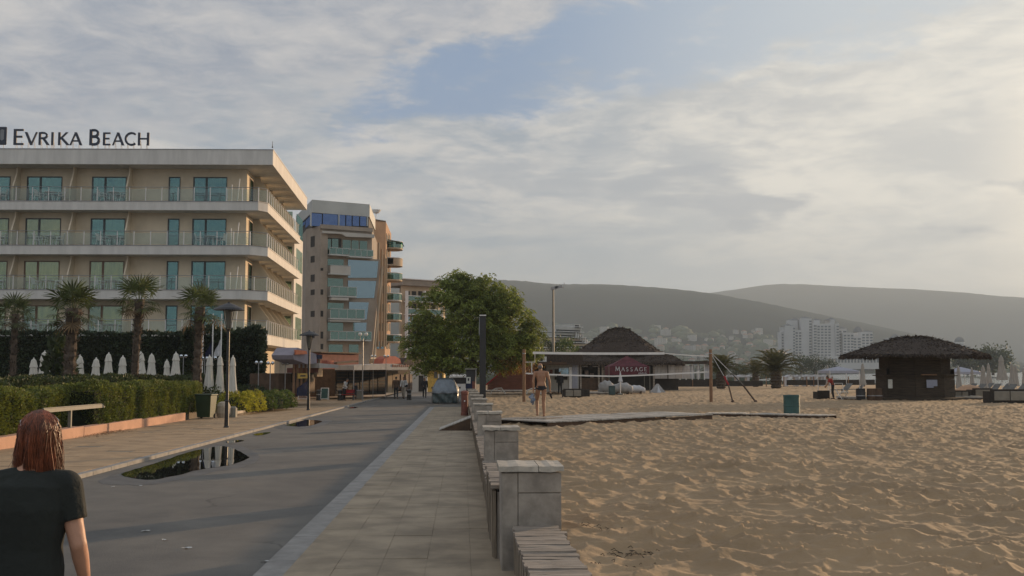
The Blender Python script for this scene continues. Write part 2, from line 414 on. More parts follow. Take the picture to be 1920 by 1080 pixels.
def relief(x, y):
    wx = x + 0.16 * vnoise(x, y, 0.6, 3) * 2 + 0.03 * vnoise(x, y, 0.2, 5); wy = y + 0.14 * vnoise(x, y, 0.6, 4) * 2 + 0.03 * vnoise(x, y, 0.2, 6)
    a, _, ha = worley(wx, wy, 0.31, 1, 1.05); c, _, hc = worley(wx + 7.3, wy - 3.1, 0.165, 2, 1.1)
    big = vnoise(x, y, 3.2, 9) * 0.05 + vnoise(x, y, 1.3, 10) * 0.03
    amp = 0.72 + 0.6 * (vnoise(x, y, 2.4, 12) + 0.5)
    h = (np.minimum(a, 0.9) ** 1.45) * 0.098 * amp * (0.65 + 0.7 * ha) + (np.minimum(c, 0.9) ** 1.6) * 0.026 * (0.3 + hc) - 0.06
    return h + big + vnoise(x, y, 0.09, 14) * 0.009
rows = [4.0]
while rows[-1] < 120: rows.append(rows[-1] + max(0.026, rows[-1] * 0.0047))
rows = np.array(rows); NC = 660
uu = np.linspace(0, 1, NC)
Yg = np.repeat(rows[:, None], NC, 1); Xg = 0.87 + uu[None, :] * (rows[:, None] * 0.72 + 5)
SZ = 0.42 - 0.0062 * (np.clip(Yg, -20, 150) - 5)
fall = np.clip((Xg - 0.87) / 0.35, 0, 1)
H = relief(Xg, Yg); H = H * (0.25 + 0.75 * fall) - 0.01 * (1 - fall)
V = np.stack([Xg, Yg, SZ + H], -1).reshape(-1, 3)
i = np.arange(len(rows) - 1)[:, None] * NC + np.arange(NC - 1)[None, :]; i = i.ravel()
F = np.stack([i, i + 1, i + NC + 1, i + NC], -1)
struct(npmesh('sand', V, F, 'sand', smooth=True))
b = MB(); XE = 78
b.quad((0.8, -40, sz(-20) - .18), (XE, -40, sz(-20) - .18), (XE, 4.05, sz(4) - .18), (0.8, 4.05, sz(4) - .18))
b.quad((0.8, 4.0, sz(4) - .19), (XE, 4.0, sz(4) - .19), (XE, 150, sz(150) - .19), (0.8, 150, sz(150) - .19))
b.quad((0.8, 119.5, sz(119.5) - .05), (XE, 119.5, sz(119.5) - .05), (XE, 150, sz(150) - .02), (0.8, 150, sz(150) - .02))
b.quad((0.8, 150, sz(150) - .02), (XE, 150, sz(150) - .02), (XE + 8, 178, -0.75), (0.8, 178, -0.60))
struct(b.build('beach', 'sand_far'))
b = MB(); b.quad((XE, -40, sz(-20) - .18), (XE + 16, -40, -1.7), (XE + 16, 150, -1.7), (XE, 150, sz(150) - .02)); b.quad((XE, 150, sz(150) - .02), (XE + 16, 150, -1.7), (XE + 24, 200, -1.7), (XE + 8, 178, -.75))
b.quad((0.8, 178, -0.60), (XE + 8, 178, -.75), (XE + 24, 200, -1.7), (0.8, 200, -1.2))
struct(b.build('shore', 'wet_sand'))
# sea and far land
coast = [(-20, 178), (40, 196), (95, 200), (80, 300), (170, 560), (330, 860), (520, 1180), (880, 1900), (1900, 3000), (4200, 4300), (9000, 5200)]
b = MB(); b.quad((60, -900, -1.5), (15000, -900, -1.5), (15000, 15000, -1.5), (-3000, 15000, -1.5), (-3000, 190, -1.5), (60, 150, -1.5))
struct(b.build('sea', 'sea_water'))
b = MB(); poly = [(-9000, 178)] + coast + [(9000, 9000), (-9000, 9000)]
b.add([(x, y, -1.15) for x, y in poly], [tuple(range(len(poly)))]); struct(b.build('land', 'land'))

# ---------------------------------------------------------------- hills
def hill(name, prof, dist, depth, seed, base=0.0):
    px = np.array([p[0] for p in prof]); py = np.array([p[1] for p in prof])
    xs = np.linspace(px[0], px[-1], 420); ys = np.interp(xs, px, py)
    k = np.ones(9) / 9; ysm = np.convolve(np.pad(ys, 4, 'edge'), k, 'valid')
    ang = (xs - 960) / FPX; crest = (693 - ysm) / FPX * dist
    bumps = vnoise(xs * 3, xs * 0, 7, seed) * dist * 0.0016 + vnoise(xs * 3, xs * 0, 2.5, seed + 1) * dist * 0.0009
    t = np.linspace(0, 1, 46)
    T, A = np.meshgrid(t, ang, indexing='ij'); C = crest[None] + bumps[None] * np.exp(-((T - .72) / .03) ** 2)
    # slope rises towards the crest, then falls away behind it
    prof_t = np.where(T < 0.72, (np.sin(np.clip(T / 0.72, 0, 1) * math.pi / 2)) ** 1.25, 1 - ((T - 0.72) / 0.28) ** 1.5 * 0.9)
    dd = dist + (T - 0.72) * depth
    Xc = A * dist; spur = vnoise(Xc, dd, dist * 0.06, seed + 2) * 0.06 + vnoise(Xc, dd, dist * 0.025, seed + 3) * 0.025
    Z = C * prof_t * (1 + spur * np.clip(np.sin(np.clip(T / 0.72, 0, 1) * math.pi), 0, 1)) + vnoise(Xc, dd, dist * .004, seed + 5) * 2 * (T > .05) * (np.abs(T - .72) > .02)
    Z = np.maximum(Z, -1.4)
    Xr = A * dd
    WX = Xr * _cy + dd * _sy; WY = -Xr * _sy + dd * _cy
    V = np.stack([WX, WY, Z + 1.83 * prof_t], -1).reshape(-1, 3); n = len(xs)
    i = (np.arange(len(t) - 1)[:, None] * n + np.arange(n - 1)[None, :]).ravel()
    F = np.stack([i, i + 1, i + n + 1, i + n], -1)
    return struct(npmesh(name, V, F, 'forest', smooth=True))
hill('hills', [(-1400, 590), (-300, 575), (300, 560), (700, 542), (850, 533), (945, 535), (1000, 538), (1060, 541), (1105, 539), (1150, 541), (1200, 543), (1260, 548), (1300, 552), (1350, 558), (1400, 567), (1470, 580), (1550, 596), (1650, 616), (1760, 640), (1860, 664), (1960, 693), (2000, 700)], 3000, 2100, 21)
hill('hills', [(-1400, 600), (600, 590), (1100, 572), (1250, 563), (1350, 553), (1400, 543), (1440, 537), (1490, 535), (1530, 537), (1600, 541), (1700, 546), (1800, 552), (1900, 561), (2000, 566), (2200, 585), (2500, 612), (2900, 650), (3300, 700)], 4800, 2600, 51)

# ---------------------------------------------------------------- low wall between pavement and beach
wall = thing('promenade_wall', 'low wall of stone pillars and weathered plank benches between the right pavement and the sand', 'wall', (0, 0, 0))
PIL = [9.8 + 7.45 * k for k in range(9)]
PX0, PX1, PDEP = 0.365, 0.905, 0.62
def pillar(y, k):
    z0 = gz(y); o = bpy.data.objects.new('pillar', None); COL.objects.link(o); o.parent = wall; o.location = (0, y, z0)
    t = 0.93; b = MB(); b.box(PX0 + .02, PX1 - .02, .02, PDEP - .02, -.05, t - .005); c = b.build('core', 'wall_stone', o)
    def slab_(x0, x1, y0, y1, za, zb, e=.004):
        b = MB(); b.bevbox(x0, x1, y0, y1, za, zb, e); b.build('stone_slab', 'wall_stone', o)
    j = rnd.uniform(-.04, .04); m_ = PX0 + .15 + j
    slab_(PX0, m_ - .003, 0, .022, 0, t - .01)                                       # beach-facing, road-facing and front slabs
    slab_(m_ + .003, PX1, -.004, .022, .745 + j * .3, t - .008); slab_(m_ + .003, PX1, -.001, .022, 0, .738 + j * .3)
    slab_(PX1 - .022, PX1 + .003, .025, PDEP, 0, .5 + j); slab_(PX1 - .022, PX1 + .001, .025, PDEP, .506 + j, t - .01)
    slab_(PX0 - .002, PX0 + .022, .025, PDEP, 0, .40 - j); slab_(PX0 - .004, PX0 + .022, .025, PDEP, .406 - j, t - .01)
    xs = [PX0 - .03, PX0 + .30 + rnd.uniform(-.06, .06), PX1 + .025]
    for a in range(2):                                                               # rough cap of two stones
        b = MB(); n = 4; top = []; bot = []
        x0, x1 = xs[a] + (.004 if a else 0), xs[a + 1] - .002
        for q in range(n + 1):
            x = x0 + (x1 - x0) * q / n
            top.append((x, t + .052 + rnd.uniform(-.005, .005))); bot.append((x, t + rnd.uniform(-.004, .01)))
        for q in range(n):
            (xa, ta), (xb, tb) = top[q], top[q + 1]; ba, bb = bot[q][1], bot[q + 1][1]
            ya, yb = -.028 + .005 * math.sin(q * 2.1 + k), -.028 + .005 * math.sin((q + 1) * 2.1 + k); ye = PDEP + .02
            v = [(xa, ya, ba), (xb, yb, bb), (xb, ye, bb), (xa, ye, ba), (xa, ya + .006, ta), (xb, yb + .006, tb), (xb, ye, tb), (xa, ye, ta)]
            f = [(0, 3, 2, 1), (4, 5, 6, 7), (0, 1, 5, 4), (2, 3, 7, 6)]
            if q == 0: f.append((3, 0, 4, 7))
            if q == n - 1: f.append((1, 2, 6, 5))
            b.add(v, f)
        b.build('cap_stone', 'cap_stone', o)
for k, y in enumerate(PIL): pillar(y, k)
def bench(y0, y1, x0, x1, h, ind, core=True):
    o = bpy.data.objects.new('bench_section', None); COL.objects.link(o); o.parent = wall; o.location = (0, y0, gz(y0))
    sl_ = -0.0062; L = y1 - y0
    b = MB(); b.slab([(x0 + .06, 0, 0), (x1 - .05, 0, 0), (x1 - .05, 0, h - .06), (x0 + .06, 0, h - .06)], (0, L, sl_ * L)); b.build('core', 'wall_stone', o)
    rest = MB(); y = 0.0; n = 0
    while y < L - .1:
        w = rnd.uniform(.098, .128); t = rnd.uniform(.030, .040); a = rnd.gauss(0, .010); z = h + sl_ * y + rnd.uniform(-.008, .006)
        e0 = rnd.uniform(-.012, .012); e1 = rnd.uniform(-.03, .045) * (1 if rnd.random() < .35 else .3)
        b = MB() if ind else rest
        v = []; nx = 4
        for q in range(nx + 1):                                       # a worn board, its edges not quite straight
            x = x0 + e0 + (x1 + e1 - x0 - e0) * q / nx; ya = y + a * (x - x0) / .4 + rnd.uniform(-.003, .003); zz = z + rnd.uniform(-.003, .003)
            v += [(x, ya, zz - t), (x, ya + w - .008, zz - t), (x, ya + w - .010, zz), (x, ya + .002, zz)]
        f = [(0, 1, 2, 3), tuple(nx * 4 + c for c in (3, 2, 1, 0))]
        for q in range(nx):
            for c in range(4): f.append((q * 4 + c, (q + 1) * 4 + c, (q + 1) * 4 + (c + 1) % 4, q * 4 + (c + 1) % 4))
        b.add(v, f)
        if ind: b.build('plank', 'old_wood', o)
        y += w; n += 1
    if not ind: stuff(rest.build('planks', 'old_wood', o))
    rest = MB(); y = .01                                              # upright boards on the pavement side
    while y < L - .1:
        w = rnd.uniform(.10, .16); x = x0 + .015 + rnd.uniform(-.006, .010); top = h - .045 + sl_ * y + rnd.uniform(-.015, 0)
        b = MB() if ind else rest
        b.slab([(x, y, sl_ * y), (x + .03, y, sl_ * y), (x + .03 + rnd.uniform(-.01, .01), y, top), (x + rnd.uniform(-.008, .008), y, top)], (0, w - .012, 0))
        if ind: b.build('side_board', 'side_wood', o)
        y += w
    if not ind: stuff(rest.build('side_boards', 'side_wood', o))
bench(PIL[0] - 7.1, PIL[0] - .03, .455, .875, .455, True)
bench(PIL[0] + PDEP + .03, PIL[0] + 3.4, .285, .80, .74, True)
bench(PIL[0] + 3.43, PIL[1] - .03, .315, .80, .46, True)
for k in range(1, 8): bench(PIL[k] + PDEP + .03, PIL[k + 1] - .03, .315, .80, .455, k < 2)

# ---------------------------------------------------------------- puddles by the left kerb
def puddle(pts, label):
    b = MB(); v = []
    for px, py in pts:
        q = G(px, py); v.append((max(q.x, XK + .005), q.y, gz(q.y) + .0075))
    b.add(v, [tuple(range(len(v)))]); o = b.build('puddle', 'puddle_water'); return struct(o)
mat('asphalt_damp', (0.088, 0.085, 0.080), 0.6, 0.3, 2.0, 0.4, 45, bdist=.006)
def damp(pts):
    b = MB(); v = []
    for px, py in pts: q = G(px, py); v.append((max(q.x, XK + .003), q.y, gz(q.y) + .0025))
    b.add(v, [tuple(range(len(v)))]); return struct(b.build('damp_patch', 'asphalt_damp'))
def smoothpoly(pts, n=6, wob=0.5, seed=1):
    r = random.Random(seed); out = []; N = len(pts)
    for i in range(N):
        p0, p1, p2, p3 = (pts[(i + k) % N] for k in (-1, 0, 1, 2))
        for t in range(n):
            t /= n
            out.append(tuple(.5 * (2 * p1[c] + (p2[c] - p0[c]) * t + (2 * p0[c] - 5 * p1[c] + 4 * p2[c] - p3[c]) * t * t + (3 * p1[c] - p0[c] - 3 * p2[c] + p3[c]) * t ** 3) + (r.uniform(-wob, wob) * (2 if c == 0 else 1)) for c in (0, 1)))
    return out
damp(smoothpoly([(196, 897), (240, 884), (300, 865), (352, 848), (400, 836), (440, 834), (476, 846), (486, 860), (456, 876), (410, 884), (350, 896), (300, 907), (230, 910), (190, 906)], 5, 1.2, 8))
damp(smoothpoly([(515, 800), (545, 790), (590, 785.5), (622, 788), (608, 797), (570, 804), (530, 805)], 4, .6, 9))
puddle(smoothpoly([(228, 889), (262, 878), (310, 863), (352, 849), (392, 840), (420, 837), (446, 845), (463, 855), (466, 859), (440, 870), (408, 876), (370, 882), (330, 892), (285, 900), (245, 896)], 5, .5), '')
puddle(smoothpoly([(535, 797), (548, 791), (566, 787.5), (590, 788), (604, 790), (596, 794), (584, 797.5), (560, 800)], 4, .25, 3), '')
puddle(smoothpoly([(424, 829), (440, 826), (458, 826), (448, 829), (432, 831)], 3, .2, 4), '')
puddle(smoothpoly([(476, 814), (496, 811), (508, 811), (497, 815), (482, 817)], 3, .2, 5), '')
puddle(smoothpoly([(652, 765), (664, 763), (672, 764), (662, 766)], 3, .1, 6), '')
mat('litter_white', (0.5, 0.5, 0.48), 0.7, .1)
for px, py, nm in ((212, 914, 'under the puddle, leftmost'), (263, 912, 'under the big puddle, second from left'), (272, 997, 'highest of the slanting three'), (309, 1014, 'middle of the slanting three'), (350, 1029, 'lowest of the slanting three'), (499, 1054, 'touching the pale kerb strip at the bottom'), (648, 1019, 'on the right pavement')):
    q = G(px, py); b = MB(); n = 9; s_ = rnd.uniform(.03, .055)
    b.add([(math.cos(a) * s_ * rnd.uniform(.5, 1.3), math.sin(a) * s_ * .8 * rnd.uniform(.5, 1.2), .006 + rnd.uniform(0, .014)) for a in np.linspace(0, 2 * math.pi, n, endpoint=False)], [tuple(range(n))])
    o = b.build('paper_scrap', 'litter_white', loc=(q.x, q.y, gz(q.y) + .002)); tag(o, 'small pale scrap of litter on the ground, ' + nm, 'litter', 'pale scraps on the road')

# ---------------------------------------------------------------- air
b = MB(); b.box(-8900, 14800, -850, 14500, -2.6, 410)
hz = b.build('haze', []); 
hm = bpy.data.materials.new('haze'); hm.use_nodes = True; hk = NG(hm.node_tree); hk.n.clear()
ho = hk.new('ShaderNodeOutputMaterial'); pv = hk.new('ShaderNodeVolumePrincipled'); hk.l.new(pv.outputs[0], ho.inputs['Volume'])
pv.inputs['Color'].default_value = (0.66, 0.81, 0.96, 1); pv.inputs['Density'].default_value = 0.00022; pv.inputs['Anisotropy'].default_value = 0.1
hz.data.materials.append(hm); stuff(hz)
# ================================================================ the hotel on the left
mat('hotel_wall', (0.66, 0.565, 0.43), 0.9, 0.12, 0.8, 0.15, 20, dirt=0.15)
mat('hotel_fascia', (0.64, 0.62, 0.585), 0.85, 0.10, 2.2, 0.1, 20, dirt=0.14, stretch=(1, 1, .18))
mat('hotel_soffit', (0.42, 0.35, 0.27), 0.9, 0.1, 1.0)
mat('dark_frame', (0.035, 0.04, 0.04), 0.4, 0.1, 3, 0)
mat('brown_frame', (0.16, 0.09, 0.05), 0.5, 0.1, 3, 0)
mat('white_paint', (0.72, 0.71, 0.69), 0.5, 0.08, 3, 0)
mat('white_plastic', (0.70, 0.70, 0.68), 0.45, 0.08, 4, 0)
mat('reflection_gold', (0.66, 0.53, 0.20), 0.7, 0.3, 1.4, 0.2, stretch=(6, 6, .6))  # painted stand-in for sunlit buildings mirrored in the panes
mat('reflection_pale', (0.75, 0.58, 0.34), 0.7, 0.3, 0.8, 0.2)  # paler tone of the painted window reflection
mat('curtain_dark', (0.03, 0.045, 0.045), 0.7, 0.5, 1.2, 0)
mat('curtain_sheer', (0.34, 0.33, 0.29), 0.8, 0.5, 5, 0.2, stretch=(5, 5, .4))
mat('sign_letter', (0.028, 0.036, 0.060), 0.45, 0.1, 3, 0)
mat('grey_metal', (0.30, 0.30, 0.31), 0.4, 0.15, 5, 0, metal=0.6)
mat('dark_metal', (0.018, 0.018, 0.020), 0.45, 0.3, 6, 0.1)
mat('emblem_grey', (0.22, 0.23, 0.25), 0.5, 0.1, 3, 0)
def glass_mat(name, tint, refl, rough=0.03, mixf=0.55, wav=0.004):
    m = bpy.data.materials.new(name); m.use_nodes = True; MATS[name] = m; k = NG(m.node_tree); k.n.remove(k.n['Principled BSDF'])
    o = k.n['Material Output']; gl = k.new('ShaderNodeBsdfGlossy'); gl.inputs['Color'].default_value = (*refl, 1); gl.inputs['Roughness'].default_value = rough
    tr = k.new('ShaderNodeBsdfTransparent'); tr.inputs[0].default_value = (*tint, 1)
    mx = k.new('ShaderNodeMixShader'); mx.inputs[0].default_value = mixf
    if wav:
        gm = k.new('ShaderNodeNewGeometry'); bn = k.new('ShaderNodeBump'); bn.inputs['Distance'].default_value = wav
        k.l.new(k.noise(gm.outputs['Position'], 0.9, 2), bn.inputs['Height']); k.l.new(bn.outputs[0], gl.inputs['Normal'])
    k.l.new(tr.outputs[0], mx.inputs[1]); k.l.new(gl.outputs[0], mx.inputs[2]); k.l.new(mx.outputs[0], o.inputs[0])
glass_mat('window_glass', (0.75, 0.84, 0.78), (0.27, 0.44, 0.43), 0.04, 0.40, 0.02)
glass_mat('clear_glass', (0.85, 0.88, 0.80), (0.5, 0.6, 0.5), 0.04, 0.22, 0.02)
glass_mat('rail_glass', (0.86, 0.90, 0.88), (0.9, 0.95, 0.95), 0.05, 0.055, 0)
glass_mat('blue_glass', (0.05, 0.08, 0.16), (0.16, 0.25, 0.50), 0.15, 0.55, 0.03)
glass_mat('curtain_glass', (0.10, 0.15, 0.18), (0.38, 0.52, 0.60), 0.12, 0.55, 0.03)
glass_mat('green_glass', (0.25, 0.36, 0.32), (0.35, 0.5, 0.46), 0.1, 0.35, 0)

HO = P(512, 279, 72.0); HU = Vector((math.cos(R(-1.56)), math.sin(R(-1.56)), 0)); HV = Vector((-0.0325, 0.9995, 0))
hbase = Vector((HO.x, HO.y, gz(72)))
def hloc(u, v, z=0): return HU * u + HV * v + Vector((0, 0, z))
hotel = thing('hotel', 'four storey cream hotel with wide white balcony bands and a sign on its flat roof', 'hotel', hbase)
hf = lambda p: HU * p.x + HV * p.y + Vector((0, 0, p.z))
def HM(): return MB(hf)
ZT = [P(300, y, 72.25).z - hbase.z for y in (627, 544.3, 461, 378.5)]           # tops of the balcony bands
ZB = [P(300, y, 72.25).z - hbase.z for y in (645, 561, 477.5, 394.5)]
RT, RB = P(300, 277, 72).z - hbase.z, P(300, 309, 72).z - hbase.z
UL, WU, WV, VE = -34.0, -2.0, 1.62, 20.8
b = HM(); b.box(UL, WU, WV, VE - 1.2, -.3, RB - .01); b.build('wall', 'hotel_wall', hotel)
b = HM(); b.slab([(UL, .0, RB), (0, 0, RB), (0, VE, RB), (UL, VE, RB)], (0, 0, RT - RB - .16)); b.build('roof_fascia', 'hotel_fascia', hotel)
b = HM(); b.slab([(UL, -.03, RT - .157), (.03, -.03, RT - .157), (.03, VE + .03, RT - .157), (UL, VE + .03, RT - .157)], (0, 0, .05)); b.build('roof_flashing', 'grey_metal', hotel)
b = HM(); b.slab([(UL, .9, RT - .105), (-.9, .9, RT - .105), (-.9, VE - .9, RT - .105), (UL, VE - .9, RT - .105)], (0, 0, .12)); b.build('roof_deck', 'grey_metal', hotel)
b = HM(); b.lathe([(.03, RT), (.05, RT + .05), (.02, RT + .12), (.015, RT + .45)], 8, (-.05, .05)); b.build('lightning_rod', 'dark_metal', hotel)
CUT = [(-2.6, 1.9), (-2.05, 1.65), (-1.5, 1.4), (-.98, 1.1)]
SE = -.45; FV = .25
floor_word = ('first', 'second', 'third', 'top')
for L in range(4):
    cu, cv = CUT[L]; ex = [0.0, 0.0, 0.0, 0.0][L]
    b = HM(); b.slab([(UL, FV, ZB[L]), (cu, FV, ZB[L]), (SE, cv, ZB[L]), (SE, VE - 1.0, ZB[L]), (UL, VE - 1.0, ZB[L])], (0, 0, ZT[L] - ZB[L]))
    b.build('balcony_slab', 'hotel_fascia', hotel)
    b = HM(); lip = .035; b.slab([(UL, FV - lip, ZT[L] + .002), (cu, FV - lip, ZT[L] + .002), (SE + lip, cv, ZT[L] + .002), (SE + lip, VE - 1.0, ZT[L] + .002), (SE - .2, VE - 1.0, ZT[L] + .002), (SE - .2, cv, ZT[L] + .002), (cu, FV + .2, ZT[L] + .002), (UL, FV + .2, ZT[L] + .002)], (0, 0, .045)); b.build('slab_edge', 'grey_metal', hotel)
    # railing: posts, clamped glass, thin top rail
    rail = bpy.data.objects.new('balcony_railing', None); COL.objects.link(rail); rail.parent = hotel
    z0 = ZT[L] + .047; runs = [((-24.0, FV + .06), (cu, FV + .06), 1.12), ((cu, FV + .06), (SE - .06, cv), 1.0), ((SE - .06, cv), (SE - .06, VE - 1.1), 1.02)]
    for (ua, va), (ub, vb), st in runs:
        ln = math.hypot(ub - ua, vb - va); n = max(1, int(round(ln / st)))
        for k in range(n):
            t0, t1 = k / n, (k + 1) / n
            p0 = (ua + (ub - ua) * t0, va + (vb - va) * t0); p1 = (ua + (ub - ua) * t1, va + (vb - va) * t1)
            b = HM(); b.tube([(p0[0], p0[1], z0), (p0[0], p0[1], z0 + .93)], .034, 6); b.build('railing_post', 'white_paint', rail)
            e = .05 / max(.3, math.hypot(p1[0] - p0[0], p1[1] - p0[1])); q0 = [p0[i] + (p1[i] - p0[i]) * e for i in (0, 1)]; q1 = [p1[i] - (p1[i] - p0[i]) * e for i in (0, 1)]
            b = HM(); b.slab([(*q0, z0 + .06), (*q1, z0 + .06), (*q1, z0 + .84), (*q0, z0 + .84)], (0, .012, 0)); b.build('glass_panel', 'rail_glass', rail)
        b = HM(); b.tube([(ua, va, z0 + .955), (ub, vb, z0 + .955)], .022, 6); b.build('top_rail', 'grey_metal', rail)
    # party fins on the front
    top = (ZB[L + 1] if L < 3 else RB) - ZT[L] - .01
    for fu in (-21.6, -17.72, -13.85, -10.02):
        b = HM(); zz = ZT[L] + .003; d_ = 1.28
        prof = [(0, 0), (-d_, 0), (-d_, 1.05), (-d_ * .86, 1.35), (-d_ * .66, 1.75), (-d_ * .52, 2.1), (-d_ * .46, top), (0, top)]
        b.slab([(fu, WV + a, zz + c) for a, c in prof], (.09, 0, 0)); b.build('balcony_fin', 'hotel_wall', hotel)
    for k in range(5):
        fv = 4.6 + 3.05 * k
        b = HM(); d_ = 1.38
        prof = [(0, 0), (d_, 0), (d_, 1.0), (d_ * .84, 1.35), (d_ * .60, 1.8), (d_ * .40, 2.15), (d_ * .30, top), (0, top)]
        b.slab([(WU + a, fv, zz + c) for a, c in prof], (0, .10, 0)); b.build('balcony_fin', 'hotel_wall', hotel)
        # balcony door on the sunny side
        dv = fv - 1.9
        fr = HM(); z1 = zz + 2.05
        fr.box(WU + .002, WU + .05, dv - .06, dv, zz, z1 + .06); fr.box(WU + .002, WU + .05, dv + 1.3, dv + 1.36, zz, z1 + .06); fr.box(WU + .002, WU + .05, dv, dv + 1.3, z1, z1 + .06)
        fo = fr.build('balcony_door', 'brown_frame', hotel)
        b = HM(); b.box(WU + .004, WU + .02, dv, dv + 1.3, zz, z1); b.build('pane', 'window_glass', fo)
        b = HM(); b.box(WU + .0005, WU + .003, dv, dv + 1.3, zz, z1); b.build('curtain', 'curtain_dark', fo)
    # tall white bars at the corner of each balcony
    for k, (bu, hgt) in enumerate(((-3.15, .95), (-2.85, 1.25), (-2.45, 1.65))):
        b = HM(); b.tube([(bu, FV + .30, zz + .05), (bu + (.12 if k == 2 else 0), FV + .38, zz + hgt)], .032, 6); b.build('corner_bar', 'white_paint', hotel)
    # front doors and windows
    for wi, (u0, u1) in enumerate(((-25.0, -22.6), (-21.1, -18.35), (-17.2, -14.78), (-12.72, -10.35), (-7.42, -6.62), (-5.72, -3.38))):
        zf = ZT[L] + .02; zt = P(300, (573, 490, 410.5, 332.5)[L], 73.6).z - hbase.z; y = WV
        small = wi == 4
        warm = (L == 2 and wi in (1, 2)) or (L == 1 and wi in (0, 1, 2, 3)) or (L == 0 and wi in (1, 2, 3))  # panes with a sunlit reflection painted on a sheet behind the glass
        fm = 'brown_frame' if warm and L < 2 else 'dark_frame'
        m = u0 + .22 + (u1 - u0) * .27; mull = []
        f = HM(); f.box(u0, u0 + .10, y - .05, y + .04, zf, zt); f.box(u1 - .05, u1, y - .05, y + .04, zf, zt); f.box(u0 + .10, u1 - .05, y - .05, y + .04, zt - .08, zt)
        if not small: f.box(m, m + .15, y - .045, y + .04, zf, zt - .08)
        f.box(u0 + .10, u1 - .05, y - .035, y + .04, zf, zf + .10)
        if not small or L < 2: f.box(u0 + .10, u1 - .05, y - .037, y + .03, zf + .62, zf + .68)
        fo = f.build('balcony_door' if not small else 'window', fm, hotel)
        spans = [(u0 + .10, u1 - .05)] if small else [(u0 + .10, m), (m + .15, u1 - .05)]
        for q, (a, c) in enumerate(spans):
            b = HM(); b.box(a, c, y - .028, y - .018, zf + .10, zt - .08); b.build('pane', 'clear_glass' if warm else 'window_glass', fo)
            cm = 'curtain_dark'
            if warm: cm = 'reflection_gold'
            if L == 2 and wi == 2: cm = 'reflection_pale'
            if L == 2 and wi == 3 and q: cm = 'reflection_gold'
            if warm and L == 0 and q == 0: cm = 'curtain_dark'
            b = HM(); b.box(a, c, y - .006, y - .002, zf + .10, zt - .08); b.build('curtain', cm, fo)  # gold and pale sheets are painted reflections, not drawn curtains
            if cm == 'curtain_dark' and not small and rnd.random() < .75:      # a light curtain drawn part of the way
                f_ = rnd.uniform(.18, .6); s0 = a if (wi + q) % 2 else c - (c - a) * f_
                b = HM(); b.box(s0, s0 + (c - a) * f_, y - .012, y - .0085, zf + .10, zt - .08); b.build('side_curtain', 'curtain_sheer', fo)
# rear annexe of the hotel, blue grey, stepping back behind the side balconies
b = HM(); b.box(-9, -.9, VE - 1.15, VE + 5, -.3, ZT[3] + .3); b.build('annexe', 'annexe_grey' if 'annexe_grey' in MATS else 'hotel_fascia', hotel)
for L in range(4):
    b = HM(); b.box(-.93, -.86, VE + .2, VE + 4.4, ZT[L] + .3, ZT[L] + 2.2); b.build('window', 'window_glass', hotel)
for L in range(4):
    b = HM(); b.box(-1.95, -1.1, VE - 1.20, VE - 1.155, ZT[L] + .2, ZT[L] + 2.2); b.build('window', 'window_glass', hotel)

# ---------------------------------------------------------------- rooftop sign, one part per letter
def arc(cx, cy, rx, ry, a0, a1, n=9): return [(cx + rx * math.cos(R(a0 + (a1 - a0) * k / n)), cy + ry * math.sin(R(a0 + (a1 - a0) * k / n))) for k in range(n + 1)]
TK, TN = .185, .115
GLY = {
 'E': (.62, [([(.10, 0), (.10, 1)], TK), ([(.15, .945), (.60, .945)], TN), ([(.15, .52), (.54, .52)], TN), ([(.15, .055), (.62, .055)], TN)]),
 'V': (.86, [([(.07, 1), (.46, 0)], TK), ([(.82, 1), (.45, .02)], TN)]),
 'R': (.74, [([(.10, 0), (.10, 1)], TK), ([(.15, .95)] + arc(.33, .74, .26, .21, 90, -90) + [(.15, .53)], TN + .03), ([(.34, .53), (.70, 0)], TK)]),
 'I': (.24, [([(.12, 0), (.12, 1)], TK)]),
 'K': (.76, [([(.10, 0), (.10, 1)], TK), ([(.18, .50), (.62, 1)], TN), ([(.24, .56), (.72, 0)], TK)]),
 'A': (.88, [([(.06, 0), (.43, 1)], TN), ([(.42, 1), (.82, 0)], TK), ([(.20, .33), (.66, .33)], TN * .9)]),
 'B': (.72, [([(.10, 0), (.10, 1)], TK), ([(.15, .95)] + arc(.33, .755, .23, .195, 90, -90) + [(.15, .56)], TN + .03), ([(.15, .535)] + arc(.35, .295, .28, .24, 90, -90) + [(.15, .05)], TN + .04)]),
 'C': (.84, [(arc(.50, .5, .42, .46, 48, 180, 10), TN + .04), (arc(.50, .5, .42, .46, 180, 312, 10), TN + .04)]),
 'H': (.86, [([(.10, 0), (.10, 1)], TK), ([(.76, 0), (.76, 1)], TK), ([(.15, .52), (.72, .52)], TN)]),
 'S': (.60, [(arc(.31, .74, .22, .22, 30, 260, 9) , TN + .03), (arc(.29, .27, .24, .24, 95, -150, 10), TN + .04)]),
 'M': (.98, [([(.09, 0), (.16, 1)], TN), ([(.16, 1), (.48, .15)], TK), ([(.48, .15), (.82, 1)], TN), ([(.80, 1), (.90, 0)], TK)]),
 'G': (.84, [(arc(.48, .5, .41, .46, 45, 180, 10), TN + .04), (arc(.48, .5, .41, .46, 180, 320, 10), TN + .04), ([(.78, .12), (.78, .48)], TK * .8)]),
 'Y': (.8, [([(.07, 1), (.40, .48)], TK), ([(.76, 1), (.42, .48)], TN), ([(.41, .5), (.41, 0)], TK)]),
 'T': (.74, [([(.37, 0), (.37, .93)], TK), ([(.02, .945), (.72, .945)], TN)]),
 'O': (.92, [(arc(.46, .5, .39, .45, 0, 350, 20), TN + .04)]),
 'N': (.86, [([(.09, 0), (.09, 1)], TN), ([(.09, .97), (.76, .03)], TK), ([(.76, 0), (.76, 1)], TN)]),
}
